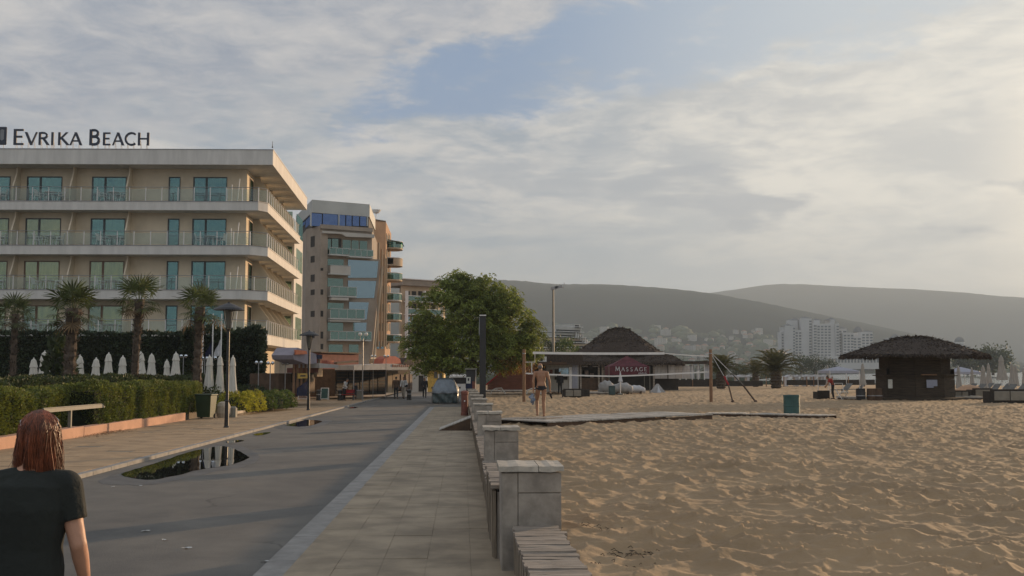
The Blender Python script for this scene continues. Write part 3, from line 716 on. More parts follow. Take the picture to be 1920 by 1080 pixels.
def glyph(b, ch, x, z, h, depth, xs=1.0, y=0.0):
    w, strokes = GLY[ch]
    for si, (pl, t) in enumerate(strokes):
        ja = depth + si * .004 * depth / .12; t = t * h
        pts = [Vector((x + p[0] * h * xs, 0, z + p[1] * h)) for p in pl]
        lft, rgt = [], []
        for i, p in enumerate(pts):
            d = (pts[min(i + 1, len(pts) - 1)] - pts[max(i - 1, 0)]).normalized(); nrm = Vector((-d.z, 0, d.x)) * t / 2
            if len(pts) == 2 and abs(d.x) > .05 and abs(d.z) > .3: nrm = Vector((t / 2 / abs(d.z), 0, 0)) * (-1 if d.z > 0 else 1)
            lft.append(p + nrm); rgt.append(p - nrm)
        for i in range(len(pts) - 1):
            q = [lft[i], rgt[i], rgt[i + 1], lft[i + 1]]
            b.slab([(p.x, y - si * .004 * depth / .12, p.z) for p in q], (0, ja, 0))
    return w * h * xs
sign = thing('rooftop_sign', 'dark blue capital letters reading EVRIKA BEACH standing on the hotel roof edge', 'sign', hbase + hloc(0, .5, RT))
def SX(px): return (px - 960) / 2000 * 72.6 - (512 - 960) / 2000 * 72
letters = [('E', 24.5, 44, 1), ('V', 46, 69, 0), ('R', 71.5, 91, 0), ('I', 94, 101.5, 0), ('K', 108, 128.5, 0), ('A', 130, 153, 0),
           ('B', 167, 187.5, 1), ('E', 192.5, 207, 0), ('A', 210, 232, 0), ('C', 233, 255, 0), ('H', 258, 280, 0)]
for ch, a, c, big in letters:
    h = 1.10 if big else .89; u0, u1 = SX(a), SX(c); w = GLY[ch][0] * h; b = HM(); z = .24
    glyph(b, ch, u0, z, h, .12, xs=(u1 - u0) / w)
    lo = b.build('letter_' + ch.lower(), 'sign_letter', sign)
    st = HM()
    for q in (.25, .75): st.beam((u0 + (u1 - u0) * q, .09, -.1), (u0 + (u1 - u0) * q, .09, z + .12), .025); st.beam((u0 + (u1 - u0) * q, .45, -.1), (u0 + (u1 - u0) * q, .11, z + .3), .02)
    st.build('letter_stand', 'grey_metal', lo)
b = HM(); u1 = SX(11.5); b.bevbox(u1 - 1.3, u1, 0, .14, .24, 1.5, .05); eb = b.build('emblem_plate', 'sign_letter', sign)
b = HM(); b.slab([(u1 - .16, -.012, .62), (u1 - .16, -.012, 1.26), (u1 - .28, -.012, 1.32), (u1 - .42, -.012, 1.26), (u1 - .42, -.012, .62), (u1 - .30, -.012, .52)], (0, .02, 0)); b.build('emblem', 'emblem_grey', eb)
b = HM()
for q in (.2, .9): b.beam((u1 - q, .09, -.1), (u1 - q, .09, .3), .03)
b.build('letter_stand', 'grey_metal', eb)

# ---------------------------------------------------------------- balcony furniture
def make_chair(name='balcony_chair'):
    t = thing(name, '', 'chair')
    b = MB(); b.prism([(-.24, -.22), (.24, -.22), (.22, .22), (-.22, .22)], .42, .455); b.build('seat', 'white_plastic', t)
    b = MB()
    for k in range(5): x = -.20 + k * .088; b.slab([(x, .20, .45), (x + .055, .20, .45), (x + .055, .29, .86), (x, .29, .86)], (0, .02, 0))
    b.slab([(-.23, .285, .82), (.23, .285, .82), (.20, .30, .90), (-.20, .30, .90)], (0, .024, 0)); b.build('backrest', 'white_plastic', t)
    for sx in (-1, 1):
        b = MB(); b.tube([(sx * .25, -.18, .66), (sx * .25, .24, .68)], .026, 5, flat=.6); b.tube([(sx * .25, -.18, .66), (sx * .235, -.2, .44)], .022, 5); b.build('armrest', 'white_plastic', t)
        for sy in (-1, 1):
            b = MB(); b.tube([(sx * .21, sy * .20, .43), (sx * .25, sy * .25, 0)], .024, 5); b.build('leg', 'white_plastic', t)
    return t
def make_table(r=.42, h=.72, name='balcony_table'):
    t = thing(name, '', 'table'); b = MB(); b.lathe([(r - .02, h - .03), (r, h - .02), (r, h), (r - .01, h + .008)], 16); b.build('tabletop', 'white_plastic', t)
    for k in range(4):
        a = R(45 + 90 * k); b = MB(); b.tube([(math.cos(a) * .2, math.sin(a) * .2, h - .03), (math.cos(a) * .33, math.sin(a) * .33, 0)], .022, 5); b.build('leg', 'white_plastic', t)
    return t
chair0 = make_chair(); table0 = make_table(); used = {'c': 0, 't': 0}
def put(src, key, loc, rz, label, grp):
    if not used[key]: o = src; o.location = loc; o.rotation_euler = (0, 0, rz); o['label'] = label; used[key] = 1
    else: o = dup(src, loc, rz, label)
    o['group'] = grp; return o
bays = [(-19.6, 'bay at the picture edge'), (-15.6, 'bay below the word EVRIKA'), (-11.3, 'bay below the word BEACH'), (-4.6, 'bay beside the corner')]
for L, bi in ((3, 0), (3, 1), (3, 2), (2, 0), (2, 1), (2, 2), (2, 3), (1, 0), (1, 1), (1, 2), (0, 1), (0, 2)):
    u, w = bays[bi]; z = ZT[L] + .004; where = floor_word[L] + ' floor balcony, ' + w
    base = lambda du, dv: hbase + hloc(u + du, dv, z)
    put(table0, 't', base(.3, .85), 0, 'round white plastic table on the ' + where, 'tables on the hotel balconies')
    put(chair0, 'c', base(-.45, .85), R(90 + rnd.uniform(-20, 20)), 'white chair left of its table, ' + where, 'chairs on the hotel balconies')
    put(chair0, 'c', base(1.05, .85), R(-90 + rnd.uniform(-20, 20)), 'white chair right of its table, ' + where, 'chairs on the hotel balconies')
# ================================================================ facades measured on a vertical plane
class Face:
    def __init__(s, A, B, origin):
        s.A = Vector((A[0], A[1], 0)); s.B = Vector((B[0], B[1], 0)); s.t = (s.B - s.A).normalized(); s.n = Vector((s.t.y, -s.t.x, 0)); s.o = Vector(origin)
        if s.n.dot(s.A) > 0: s.n = -s.n
    def pt(s, px, py, off=0.0):
        v, f = ray(px, py); a = s.A + s.n * off
        k = (a - CAM).dot(s.n) / v.dot(s.n); return CAM + v * k
    def rect(s, b, x0, x1, y0, y1, o0, o1, skew=0):
        xm = (x0 + x1) / 2; ym = (y0 + y1) / 2; q = []
        z1 = s.pt(xm, y0).z; z0 = s.pt(xm, y1).z
        p = [s.pt(x0, ym), s.pt(x1, ym)]
        if skew: z1l = s.pt(x0, y0).z; z1r = s.pt(x1, y0 + skew).z; z0l = s.pt(x0, y1).z; z0r = s.pt(x1, y1 + skew).z
        else: z1l = z1r = z1; z0l = z0r = z0
        f = s.n * o0 - s.o
        b.slab([Vector((p[0].x, p[0].y, z0l)) + f, Vector((p[1].x, p[1].y, z0r)) + f, Vector((p[1].x, p[1].y, z1r)) + f, Vector((p[0].x, p[0].y, z1l)) + f], s.n * (o1 - o0)); return b
    def poly(s, b, pts, o0, o1):
        f = s.n * o0 - s.o; b.slab([s.pt(x, y) + f for x, y in pts], s.n * (o1 - o0)); return b
def xy(px, d): q = P(px, 600, d); return (q.x, q.y)
def part(face, name, m, par, x0, x1, y0, y1, o0, o1):
    b = MB(); face.rect(b, x0, x1, y0, y1, o0, o1); return b.build(name, m, par)

mat('tower_tan', (0.31, 0.265, 0.22), 0.9, 0.15, 0.5, 0.2, 12, dirt=0.25)
mat('tower_top', (0.44, 0.46, 0.45), 0.7, 0.08, 0.5, 0.1)
mat('orange_render', (0.42, 0.26, 0.16), 0.9, 0.15, 0.5, 0.2, 12, dirt=0.2)
mat('pale_render', (0.46, 0.45, 0.42), 0.9, 0.12, 0.4, 0.1, dirt=0.2)
mat('cream_render', (0.48, 0.38, 0.27), 0.9, 0.12, 0.4, 0.1, dirt=0.2)
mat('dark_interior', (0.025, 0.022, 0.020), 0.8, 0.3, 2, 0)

# ---- tan tower with the white and blue top storey
A1, A, B_, C_ = xy(552, 153), xy(582, 138), xy(691, 142), xy(702, 156)
tz = gz(138); org = (A[0], A[1], tz)
tower = thing('apartment_tower', 'tan apartment tower with blue glazed top storey and white parapet rising behind the hotel', 'building', org)
F1 = Face(A, B_, org); F0 = Face(A1, A, org); F2 = Face(B_, C_, org)
def zat(F, px, py): return F.pt(px, py).z
zt_, zm_, zb_ = zat(F1, 582, 374), zat(F1, 582, 398), zat(F1, 582, 424)
D1 = (A1[0] + 6, A1[1] + 12)
def block(poly, z0, z1, name, m, par, org):
    b = MB(); b.prism([(x - org[0], y - org[1]) for x, y in poly], z0 - org[2], z1 - org[2]); return b.build(name, m, par)
foot = [A, B_, C_, (C_[0] - 4, C_[1] + 8), A1]
def inset(poly, d):
    cx = sum(p[0] for p in poly) / len(poly); cy = sum(p[1] for p in poly) / len(poly)
    return [(cx + (x - cx) * (1 - d), cy + (y - cy) * (1 - d)) for x, y in poly]
block(foot, zm_, zt_, 'parapet', 'tower_top', tower, org)
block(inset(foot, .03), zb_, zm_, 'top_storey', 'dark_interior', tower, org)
for F, rng in ((F1, [(584, 604), (606, 634), (637, 648), (650, 660), (662, 674), (676, 688)]), (F0, [(563, 570), (571, 580)])):
    for a, c in rng: part(F, 'blue_window', 'blue_glass', tower, a, c, 400, 423.5, -.22, -.14)
for px in (583, 635.5, 689): part(F1, 'mullion', 'tower_top', tower, px - 1, px + 1, 398, 424, -.14, .02)
body = [xy(597, 137.6), xy(696, 141.4), xy(706, 156), (C_[0] - 4, C_[1] + 9), xy(556, 154), xy(572, 141)]
block(body, tz - .5, zb_ - .002, 'wall', 'tower_tan', tower, org)
FB = Face(xy(597, 137.6), xy(696, 141.4), org)
part(FB, 'cornice', 'tower_tan', tower, 600, 697, 424.5, 432, .02, .35)
part(FB, 'loggia', 'dark_interior', tower, 603, 640, 446, 478, .005, .03)
b = MB(); FB.poly(b, [(601, 434), (697, 441), (697, 447), (644, 445), (636, 440), (601, 438.5)], .05, .9); b.build('canopy', 'pale_render', tower)
for x0, x1, y0, y1 in ((612, 620, 448, 476), (622, 634, 448, 476), (642, 657, 450, 472), (659, 672, 451, 472), (674, 688, 452, 472)): part(FB, 'window', 'green_glass', tower, x0, x1, y0, y1, .04, .07)
def balc(x0, x1, ytop, ybot, depth, glass=True, n=3, slab='tower_top'):
    o = bpy.data.objects.new('balcony', None); COL.objects.link(o); o.parent = tower
    part(FB, 'balcony_floor', slab, o, x0, x1, ybot, ybot + 2.6, .04, depth)
    if glass:
        for k in range(n): w = (x1 - x0) / n; part(FB, 'glass_panel', 'green_glass', o, x0 + k * w + .5, x0 + (k + 1) * w - .5, ytop + 1, ybot, depth - .05, depth - .02)
        b = MB(); FB.rect(b, x0, x1, ytop, ytop + .9, depth - .07, depth)
        for k in range(n + 1): w = (x1 - x0) / n; FB.rect(b, x0 + k * w - .35, x0 + k * w + .35, ytop + .9, ybot, depth - .06, depth - .005)
        b.build('balcony_rail', 'tower_top', o)
    else:
        part(FB, 'parapet', 'pale_render', o, x0, x1, ytop + 1.5, ybot, depth - .12, depth); part(FB, 'balcony_rail', 'tower_top', o, x0, x1, ytop, ytop + 1, depth - .08, depth - .02)
balc(613, 649, 466, 478, 1.0, True, 3); balc(649, 694, 469, 482, 1.0, True, 4)
balc(613, 650, 499, 514, 1.3, False); balc(613, 662, 538.5, 555.5, 1.2, True, 3); balc(613, 677, 580, 597.5, 1.2, True, 4); balc(613, 690, 621.5, 637, 1.2, True, 5)
for x0, x1, y0, y1 in ((614, 644, 486, 498), (614, 643, 522, 538), (614, 644, 568, 580), (614, 643, 605, 621), (616, 642, 646, 664), (654, 672, 646, 664), (662, 686, 605, 621)): part(FB, 'window', 'green_glass', tower, x0, x1, y0, y1, .02, .06)
for pts in (((652, 487), (709, 490), (706, 521), (652, 521)), ((652, 526), (705, 527), (701, 559), (664, 559), (664, 540), (652, 540)), ((654, 566), (691, 567), (687, 599), (679, 599), (679, 581), (654, 581)), ((664, 605), (687, 605), (686, 621), (664, 621))):
    b = MB(); FB.poly(b, pts, .02, .10); b.build('curtain_wall', 'curtain_glass', tower)
b = MB(); FB.poly(b, [(713.5, 500), (716, 500), (700, 668), (697.5, 668)], .25, .6); b.build('slanted_rib', 'cream_render', tower)
b = MB(); FB.poly(b, [(692, 485), (714, 487), (698, 667), (688, 667)], -.4, .015); b.build('slanted_wall', 'tower_tan', tower)
part(FB, 'awning', 'pale_render', tower, 615, 647, 559, 564, .1, 1.3); part(FB, 'awning', 'pale_render', tower, 613, 670, 601, 604, .1, 1.1); part(FB, 'corner_pier', 'tower_tan', tower, 598, 611, 434, 668, .01, .45)
FL = Face(xy(572, 141), xy(597, 137.6), org)
for y0, y1 in ((443, 463), (480, 492), (515, 528), (543, 553), (583, 594), (622, 634)): part(FL, 'window', 'dark_interior', tower, 583, 590, y0, y1, .005, .05)
for y0, y1 in ((503, 508), (543, 553), (583, 594), (622, 635), (645, 655)): part(FB, 'window', 'dark_interior', tower, 598.6, 603.5, y0, y1, .46, .48)
b = MB(); q = F2.pt(705, 405, 0) - Vector(org)
b.tube([q + Vector((0, 0, -1)), q + Vector((0, 0, .6))], .06, 5); b.lathe([(.02, q.z + .3), (.5, q.z + .5), (.75, q.z + .9)], 10, (q.x, q.y), caps=False); b.build('satellite_dish', 'white_paint', tower)

# ---- orange block with rounded balconies
oA, oB, oC = xy(700, 156), xy(722, 158), xy(732, 172)
org = (oA[0], oA[1], gz(150)); blk = thing('apartment_block', 'orange rendered apartment block with stacked rounded balconies lit by the sun', 'building', org)
FO = Face(oA, oB, org); FR = Face(oB, oC, org); zt2 = zat(FO, 712, 414)
block([oA, oB, oC, (oC[0] - 6, oC[1] + 4), (oA[0] - 1, oA[1] + 12)], org[2] - .5, zt2, 'wall', 'orange_render', blk, org)
part(FO, 'roof_edge', 'dark_metal', blk, 699, 722.5, 412.2, 414, -.1, .12)
for k, y in enumerate((440, 470, 502, 536, 570, 606, 640)):
    for a, c in ((724, 727), (728.5, 731)): part(FR, 'window', 'dark_interior', blk, a, c, y, y + 14, .01, .05)
    if k > 1:
        for a in (706, 714): part(FO, 'window', 'curtain_glass', blk, a, a + 5, y, y + 14, .01, .06)
for k, y in enumerate((469, 500, 528, 566, 603, 643)):
    o = bpy.data.objects.new('balcony', None); COL.objects.link(o); o.parent = blk
    c = P(739, y, 164) - Vector(org); ptsf = []; rx, ry = 1.35 - .05 * k, 2.0
    ring = [(c.x - 1.2, c.y - ry)] + [(c.x + rx * math.cos(R(a)), c.y + ry * math.sin(R(a))) for a in range(-90, 91, 15)] + [(c.x - 1.2, c.y + ry)]
    b = MB(); b.prism(ring, c.z, c.z + .22); b.build('balcony_floor', 'cream_render' if k != 3 else 'pale_render', o)
    solid = k in (1,)
    b = MB()
    for i in range(len(ring) - 1):
        (xa, ya), (xb, yb) = ring[i], ring[i + 1]; b.slab([(xa, ya, c.z + .22), (xb, yb, c.z + .22), (xb, yb, c.z + 1.15), (xa, ya, c.z + 1.15)], (-.06, 0, 0))
    b.build('balcony_front', 'cream_render' if solid else 'green_glass', o)
    b = MB(); b.tube([(x, y_, c.z + 1.2) for x, y_ in ring], .07, 5); b.build('balcony_rail', 'white_paint', o)
b = MB(); c = P(742, 461, 164) - Vector(org); b.slab([(c.x - 1.6, c.y - 2, c.z + .8), (c.x + 1.1, c.y - 2.4, c.z + .2), (c.x + 1.2, c.y + 2, c.z + .1), (c.x - 1.6, c.y + 2, c.z + .8)], (0, 0, .1)); b.build('glass_canopy', 'green_glass', blk)
for px in (706, 712, 717, 720.5):
    b = MB(); FO.rect(b, px - .6, px + .6, 455 + (px - 706) * 2, 650, .2, .5); b.build('facade_rib', 'cream_render', blk)

# ---- pale slab block partly behind the tree
bA, bB = xy(751, 188), xy(822, 193); org = (bA[0], bA[1], gz(150)); pb = thing('apartment_block', 'pale block with grey flat roof and white balcony rails, half hidden by the tree', 'building', org)
FP_ = Face(bA, bB, org); block([bA, bB, (bB[0] + 1, bB[1] + 12), (bA[0] - 1, bA[1] + 12)], org[2] - .5, zat(FP_, 790, 537), 'wall', 'cream_render', pb, org)
part(FP_, 'roof', 'tower_tan', pb, 750, 823, 525.5, 537, -6, .8); part(FP_, 'roof_edge', 'white_paint', pb, 749.5, 824, 524.3, 526, -6, 1.0)
for k, y in enumerate((556, 580, 604, 628, 652)):
    part(FP_, 'balcony_floor', 'white_paint', pb, 757, 821, y + 10, y + 12, .02, 1.5); part(FP_, 'balcony_rail', 'white_paint', pb, 757, 821, y, y + 1.2, 1.4, 1.5)
    part(FP_, 'balcony_glass', 'green_glass', pb, 757, 821, y + 1.5, y + 9.5, 1.42, 1.46)
    for a in (760, 772, 784, 796, 808): part(FP_, 'window', 'dark_interior' if (a + k) % 3 else 'curtain_glass', pb, a, a + 8, y - 10, y + 9, .01, .06)
for a in (755, 788, 820): part(FP_, 'pillar', 'white_paint', pb, a - 1.1, a + 1.1, 546, 690, .9, 1.6)

# ---- stepped hotel beyond the beach bars
sA, sB = xy(1038, 310), xy(1108, 322); org = (sA[0], sA[1], -1.1); st = thing('stepped_hotel', 'small terraced hotel with curved pale storeys catching orange sun beyond the thatched bar', 'building', org)
FS = Face(sA, sB, org)
for k, (x0, x1, y0, y1) in enumerate(((1076, 1088, 608, 613), (1041, 1090, 613, 622), (1041, 1094, 624, 632), (1040, 1099, 634, 642), (1038, 1106, 644, 652), (1036, 1112, 654, 690))):
    part(FS, 'storey', 'pale_render' if k < 3 else 'cream_render', st, x0, x1, y0, y1, -9, 0); part(FS, 'window_band', 'dark_interior', st, x0 + 2, x1 - 3, y1 - 3.5, y1 + 1.7, -8.9, .15)
    part(FS, 'balcony_floor', 'white_paint', st, x0, x1 + 1, y1 - .4, y1 + .6, -9, 1.0)
for k in range(7): part(FS, 'roof_post', 'white_paint', st, 1077 + k * 4.2, 1078 + k * 4.2, 622 + k * 3, 634 + k * 2.2, .3, .7)

# ---- white castle-like resort across the bay
mat('resort_white', (0.50, 0.50, 0.50), 0.9, 0.1, 0.05, 0)
mat('resort_roof', (0.13, 0.14, 0.15), 0.9, 0.2, 0.05, 0)
rd = 1150; rA, rB = xy(1460, rd), xy(1650, rd); org = (rA[0], rA[1], -1.2)
res = thing('resort_hotel', 'large hazy white resort of many towers with dark caps across the bay', 'hotel', org); FW = Face(rA, rB, org)
def hipcap(x0, x1, yb, yt, o, dep=18):
    b = MB(); w = (x1 - x0) / 2; xm = (x0 + x1) / 2
    p = [FW.pt(x0, yb, o), FW.pt(x1, yb, o), FW.pt(x1, yb, o - dep), FW.pt(x0, yb, o - dep)]
    p[2] = p[1] - FW.n * dep; p[3] = p[0] - FW.n * dep
    top = (p[0] + p[2]) / 2; top.z = FW.pt(xm, yt, 0).z
    mid = [q + (Vector((top.x, top.y, q.z)) - q) * .5 for q in p]
    for q in mid: q.z = p[0].z + (top.z - p[0].z) * .35
    v = [q - Vector(org) for q in p + mid + [top]]
    b.add(v, [(3, 2, 1, 0), (0, 1, 5, 4), (1, 2, 6, 5), (2, 3, 7, 6), (3, 0, 4, 7), (4, 5, 8), (5, 6, 8), (6, 7, 8), (7, 4, 8)]); b.build('tower_cap', 'resort_roof', res)
def wing(x0, x1, yt, o, rows, cols, cap=None, yb=690, blank=0, arch=False):
    w = bpy.data.objects.new('tower_wing', None); COL.objects.link(w); w.parent = res
    part(FW, 'wall', 'resort_white', w, x0, x1, yt, yb, -20, o)
    wb = MB(); y = yt + 4
    while y < 668 and rows:
        for c in range(cols):
            cx = x0 + blank + (x1 - x0 - blank) * (c + .5) / cols; ww = (x1 - x0 - blank) / cols * .32
            FW.rect(wb, cx - ww, cx + ww, y, y + 2.9, o + .05, o + .35)
        y += 5.35
    if rows: stuff(wb.build('windows', 'resort_roof', w))
    if cap: hipcap(x0 + cap[0], x1 - cap[0], yt + .2, cap[1], o)
wing(1467, 1472, 622, -4, 1, 1); wing(1471, 1490, 611, 3, 1, 0 + 1, (-1.5, 606), blank=14); wing(1490, 1503, 619, 1, 1, 2); wing(1484, 1501, 600, -8, 0, 1, (-1, 593.5))
wing(1503, 1523, 597, 0, 1, 1, (-1, 592), blank=13); wing(1523, 1531, 606, 3, 1, 1); wing(1529, 1541, 600, -6, 0, 1, (-2, 595.5)); wing(1531, 1558, 607, 1, 1, 4)
wing(1558, 1566, 599, 0, 0, 1, (-5, 594)); wing(1566, 1573, 607, 2, 1, 1); wing(1573, 1591, 616, -5, 1, 2, (0, 611.5)); wing(1580, 1600, 624, 2, 1, 3); wing(1600, 1617, 630, -3, 1, 2); wing(1620, 1642, 622, -8, 1, 3, (-1, 618))
def dome(px, py_t, py_b, r_px, d, label):
    c = P(px, py_b, d); t = P(px, py_t, d); r = r_px / FPX * d; h = t.z - c.z
    o = thing('domed_tower', label, 'tower', (c.x, c.y, -1.2)); zb = c.z + 1.2
    b = MB(); b.lathe([(r * .96, 0), (r * .96, zb)], 20); b.build('tower_body', 'resort_white', o)
    b = MB(); b.lathe([(r * math.cos(a), zb + h * math.sin(a)) for a in np.linspace(0, 1.50, 9)], 20); b.build('dome', 'resort_roof', o, smooth=True)
dome(1609, 612, 624, 9, 1190, 'hazy round tower with a dark dome touching the right end of the white resort'); dome(1679, 626.5, 637, 10, 1240, 'hazy domed tower peeking over the round thatched kiosk roof'); dome(1664, 634, 640, 8, 1230, 'small hazy domed tower left of the dome over the thatched kiosk'); dome(1799, 631.5, 641, 9, 1300, 'hazy lone domed tower standing right of the thatched kiosk')
b = MB(); low = thing('arcade_building', 'long low white building with arched windows at the foot of the resort towers', 'building', org)
part(FW, 'wall', 'resort_white', low, 1544, 1648, 668, 692, -6, 12); wb = MB()
for k in range(17): FW.rect(wb, 1547 + k * 6, 1550.4 + k * 6, 672, 680, 12.1, 12.5)
stuff(wb.build('arches', 'resort_roof', low))

# ---- houses of the town on the hillside
def hz_(px, d):                                      # height of the first ridge at a place on it
    prof = [(-1400, 590), (700, 542), (850, 533), (945, 535), (1105, 539), (1200, 543), (1300, 552), (1350, 558), (1400, 567), (1470, 580), (1550, 596), (1650, 616), (1760, 640), (1860, 664), (1960, 693), (2000, 700)]
    c = (693 - np.interp(px, [p[0] for p in prof], [p[1] for p in prof])) / FPX * 3000; T = (d - 3000) / 2100 + .72
    return -1.15 if T <= 0 else max(-1.1, c * math.sin(min(1, T / .72) * math.pi / 2) ** 1.25 + 1.83)
for nm, c in (('house_white', (.42, .41, .38)), ('house_cream', (.32, .28, .22)), ('house_grey', (.36, .36, .35)), ('house_roof', (.26, .12, .07)), ('house_roof_dark', (.12, .11, .10))): mat(nm, c, .9, .15, .05, 0)
protos = []
for k, (wm, rm) in enumerate((('house_white', 'house_roof'), ('house_cream', 'house_roof'), ('house_white', 'house_roof_dark'), ('house_grey', 'house_roof_dark'), ('house_white', 'house_white'))):
    l, d_, h_ = ((14, 10, 8), (18, 11, 11), (12, 9, 6), (26, 12, 15), (30, 12, 18))[k]
    b1 = MB(); b1.box(-l / 2, l / 2, -d_ / 2, d_ / 2, -3, h_)
    b2 = MB(); 
    if k < 3: b2.add([(-l / 2 - .6, -d_ / 2 - .6, h_), (l / 2 + .6, -d_ / 2 - .6, h_), (l / 2 + .6, d_ / 2 + .6, h_), (-l / 2 - .6, d_ / 2 + .6, h_), (-l / 4, 0, h_ + 3.5), (l / 4, 0, h_ + 3.5)], [(0, 3, 2, 1), (0, 1, 5, 4), (2, 3, 4, 5), (1, 2, 5), (3, 0, 4)])
    else: b2.box(-l / 2 - .3, l / 2 + .3, -d_ / 2 - .3, d_ / 2 + .3, h_ + .01, h_ + .8)
    b3 = MB()
    for r_ in range(int(h_ // 3)):
        for c in range(int(l // 4)): b3.box(-l / 2 + 1.2 + c * 4, -l / 2 + 3.0 + c * 4, -d_ / 2 - .1, -d_ / 2 + .05, .9 + r_ * 3, 2.4 + r_ * 3)
    protos.append((b1.mesh('wall', wm), b2.mesh('roof', rm), b3.mesh('windows', 'house_roof_dark')))
hl = ['small white hillside house with a tiled roof', 'cream hillside house with a tiled roof', 'small white hillside house with a dark roof', 'grey block of flats in the hillside town', 'white block of flats in the hillside town']
hr = random.Random(5); nh = 0
for _ in range(290):
    px = hr.uniform(1095, 1500) if hr.random() < .8 else hr.uniform(1650, 1880); d = hr.triangular(1250, 2300, 1550) if px < 1600 else hr.uniform(1400, 2000)
    if px > 1600 and hr.random() < .5: continue
    k = hr.choice((0, 1, 2, 0, 2, 3, 4, 1)); q = P(px, 650, d); z = hz_(px, d)
    if z > 75: continue
    o = thing('hillside_house', hl[k] + ' among many, faded by haze', 'house', (q.x, q.y, z), R(hr.uniform(-50, 50)), 'houses of the hillside town'); o.scale = (hr.uniform(.38, .68),) * 3
    w = bpy.data.objects.new('wall', protos[k][0]); r_ = bpy.data.objects.new('roof', protos[k][1]); wn = bpy.data.objects.new('windows', protos[k][2])
    for c in (w, r_, wn): COL.objects.link(c); c.parent = o
    stuff(wn); nh += 1
# wooded clumps between the houses
mat('clump_green', (0.05, 0.07, 0.03), .95, .4, .05, 0)
ico = []
t = (1 + 5 ** .5) / 2; iv = np.array([(-1, t, 0), (1, t, 0), (-1, -t, 0), (1, -t, 0), (0, -1, t), (0, 1, t), (0, -1, -t), (0, 1, -t), (t, 0, -1), (t, 0, 1), (-t, 0, -1), (-t, 0, 1)]) / 1.9
ifc = np.array([(0, 11, 5), (0, 5, 1), (0, 1, 7), (0, 7, 10), (0, 10, 11), (1, 5, 9), (5, 11, 4), (11, 10, 2), (10, 7, 6), (7, 1, 8), (3, 9, 4), (3, 4, 2), (3, 2, 6), (3, 6, 8), (3, 8, 9), (4, 9, 5), (2, 4, 11), (6, 2, 10), (8, 6, 7), (9, 8, 1)])
Vs, Fs = [], []; rs = np.random.RandomState(4)
for _ in range(1300):
    px = rs.uniform(1000, 1900); d = rs.uniform(1150, 1900); q = P(px, 650, d); z = hz_(px, d) - 3; s_ = rs.uniform(4, 10)
    v = iv * (1 + rs.uniform(-.25, .25, (12, 1))) * np.array([s_ * 1.3, s_ * 1.3, s_]) + np.array([q.x, q.y, z + s_ * .3]); Fs.append(ifc + 12 * len(Vs)); Vs.append(v)
stuff(npmesh('hillside_trees', np.concatenate(Vs), np.concatenate(Fs), 'clump_green'))
# ================================================================ plants
mat('leaf_hedge', (0.17, 0.19, 0.035), 0.55, 0.35, 1.2, 0, island=0.45, trans=0.35, col2=(0.07, 0.10, 0.02))
mat('leaf_dark', (0.032, 0.050, 0.020), 0.6, 0.4, 0.8, 0, island=0.4, trans=0.15)
mat('leaf_mid', (0.050, 0.070, 0.022), 0.6, 0.35, 0.9, 0, island=0.4, trans=0.3)
mat('leaf_yellow', (0.34, 0.33, 0.04), 0.55, 0.3, 1.2, 0, island=0.35, trans=0.4)
mat('leaf_green', (0.085, 0.125, 0.025), 0.55, 0.3, 1.2, 0, island=0.35, trans=0.35)
mat('leaf_tree', (0.195, 0.235, 0.045), 0.5, 0.35, 0.5, 0, island=0.5, trans=0.42)
mat('leaf_autumn', (0.20, 0.11, 0.02), 0.6, 0.3, 0.5, 0, island=0.4, trans=0.4)
mat('hedge_core', (0.012, 0.018, 0.007), 0.95, 0.4, 4, 0.5, 8)
mat('palm_leaf', (0.105, 0.130, 0.045), 0.45, 0.3, 1.0, 0, island=0.35, trans=0.3)
mat('palm_dry', (0.19, 0.13, 0.07), 0.8, 0.3, 2.0, 0, island=0.3, trans=0.2)
mat('palm_trunk', (0.085, 0.062, 0.045), 0.95, 0.4, 5, 0.8, 18, island=0.3)
mat('bark', (0.085, 0.068, 0.052), 0.9, 0.4, 4, 0.6, 14)
mat('date_leaf', (0.085, 0.085, 0.028), 0.5, 0.3, 1.0, 0, island=0.3, trans=0.3)

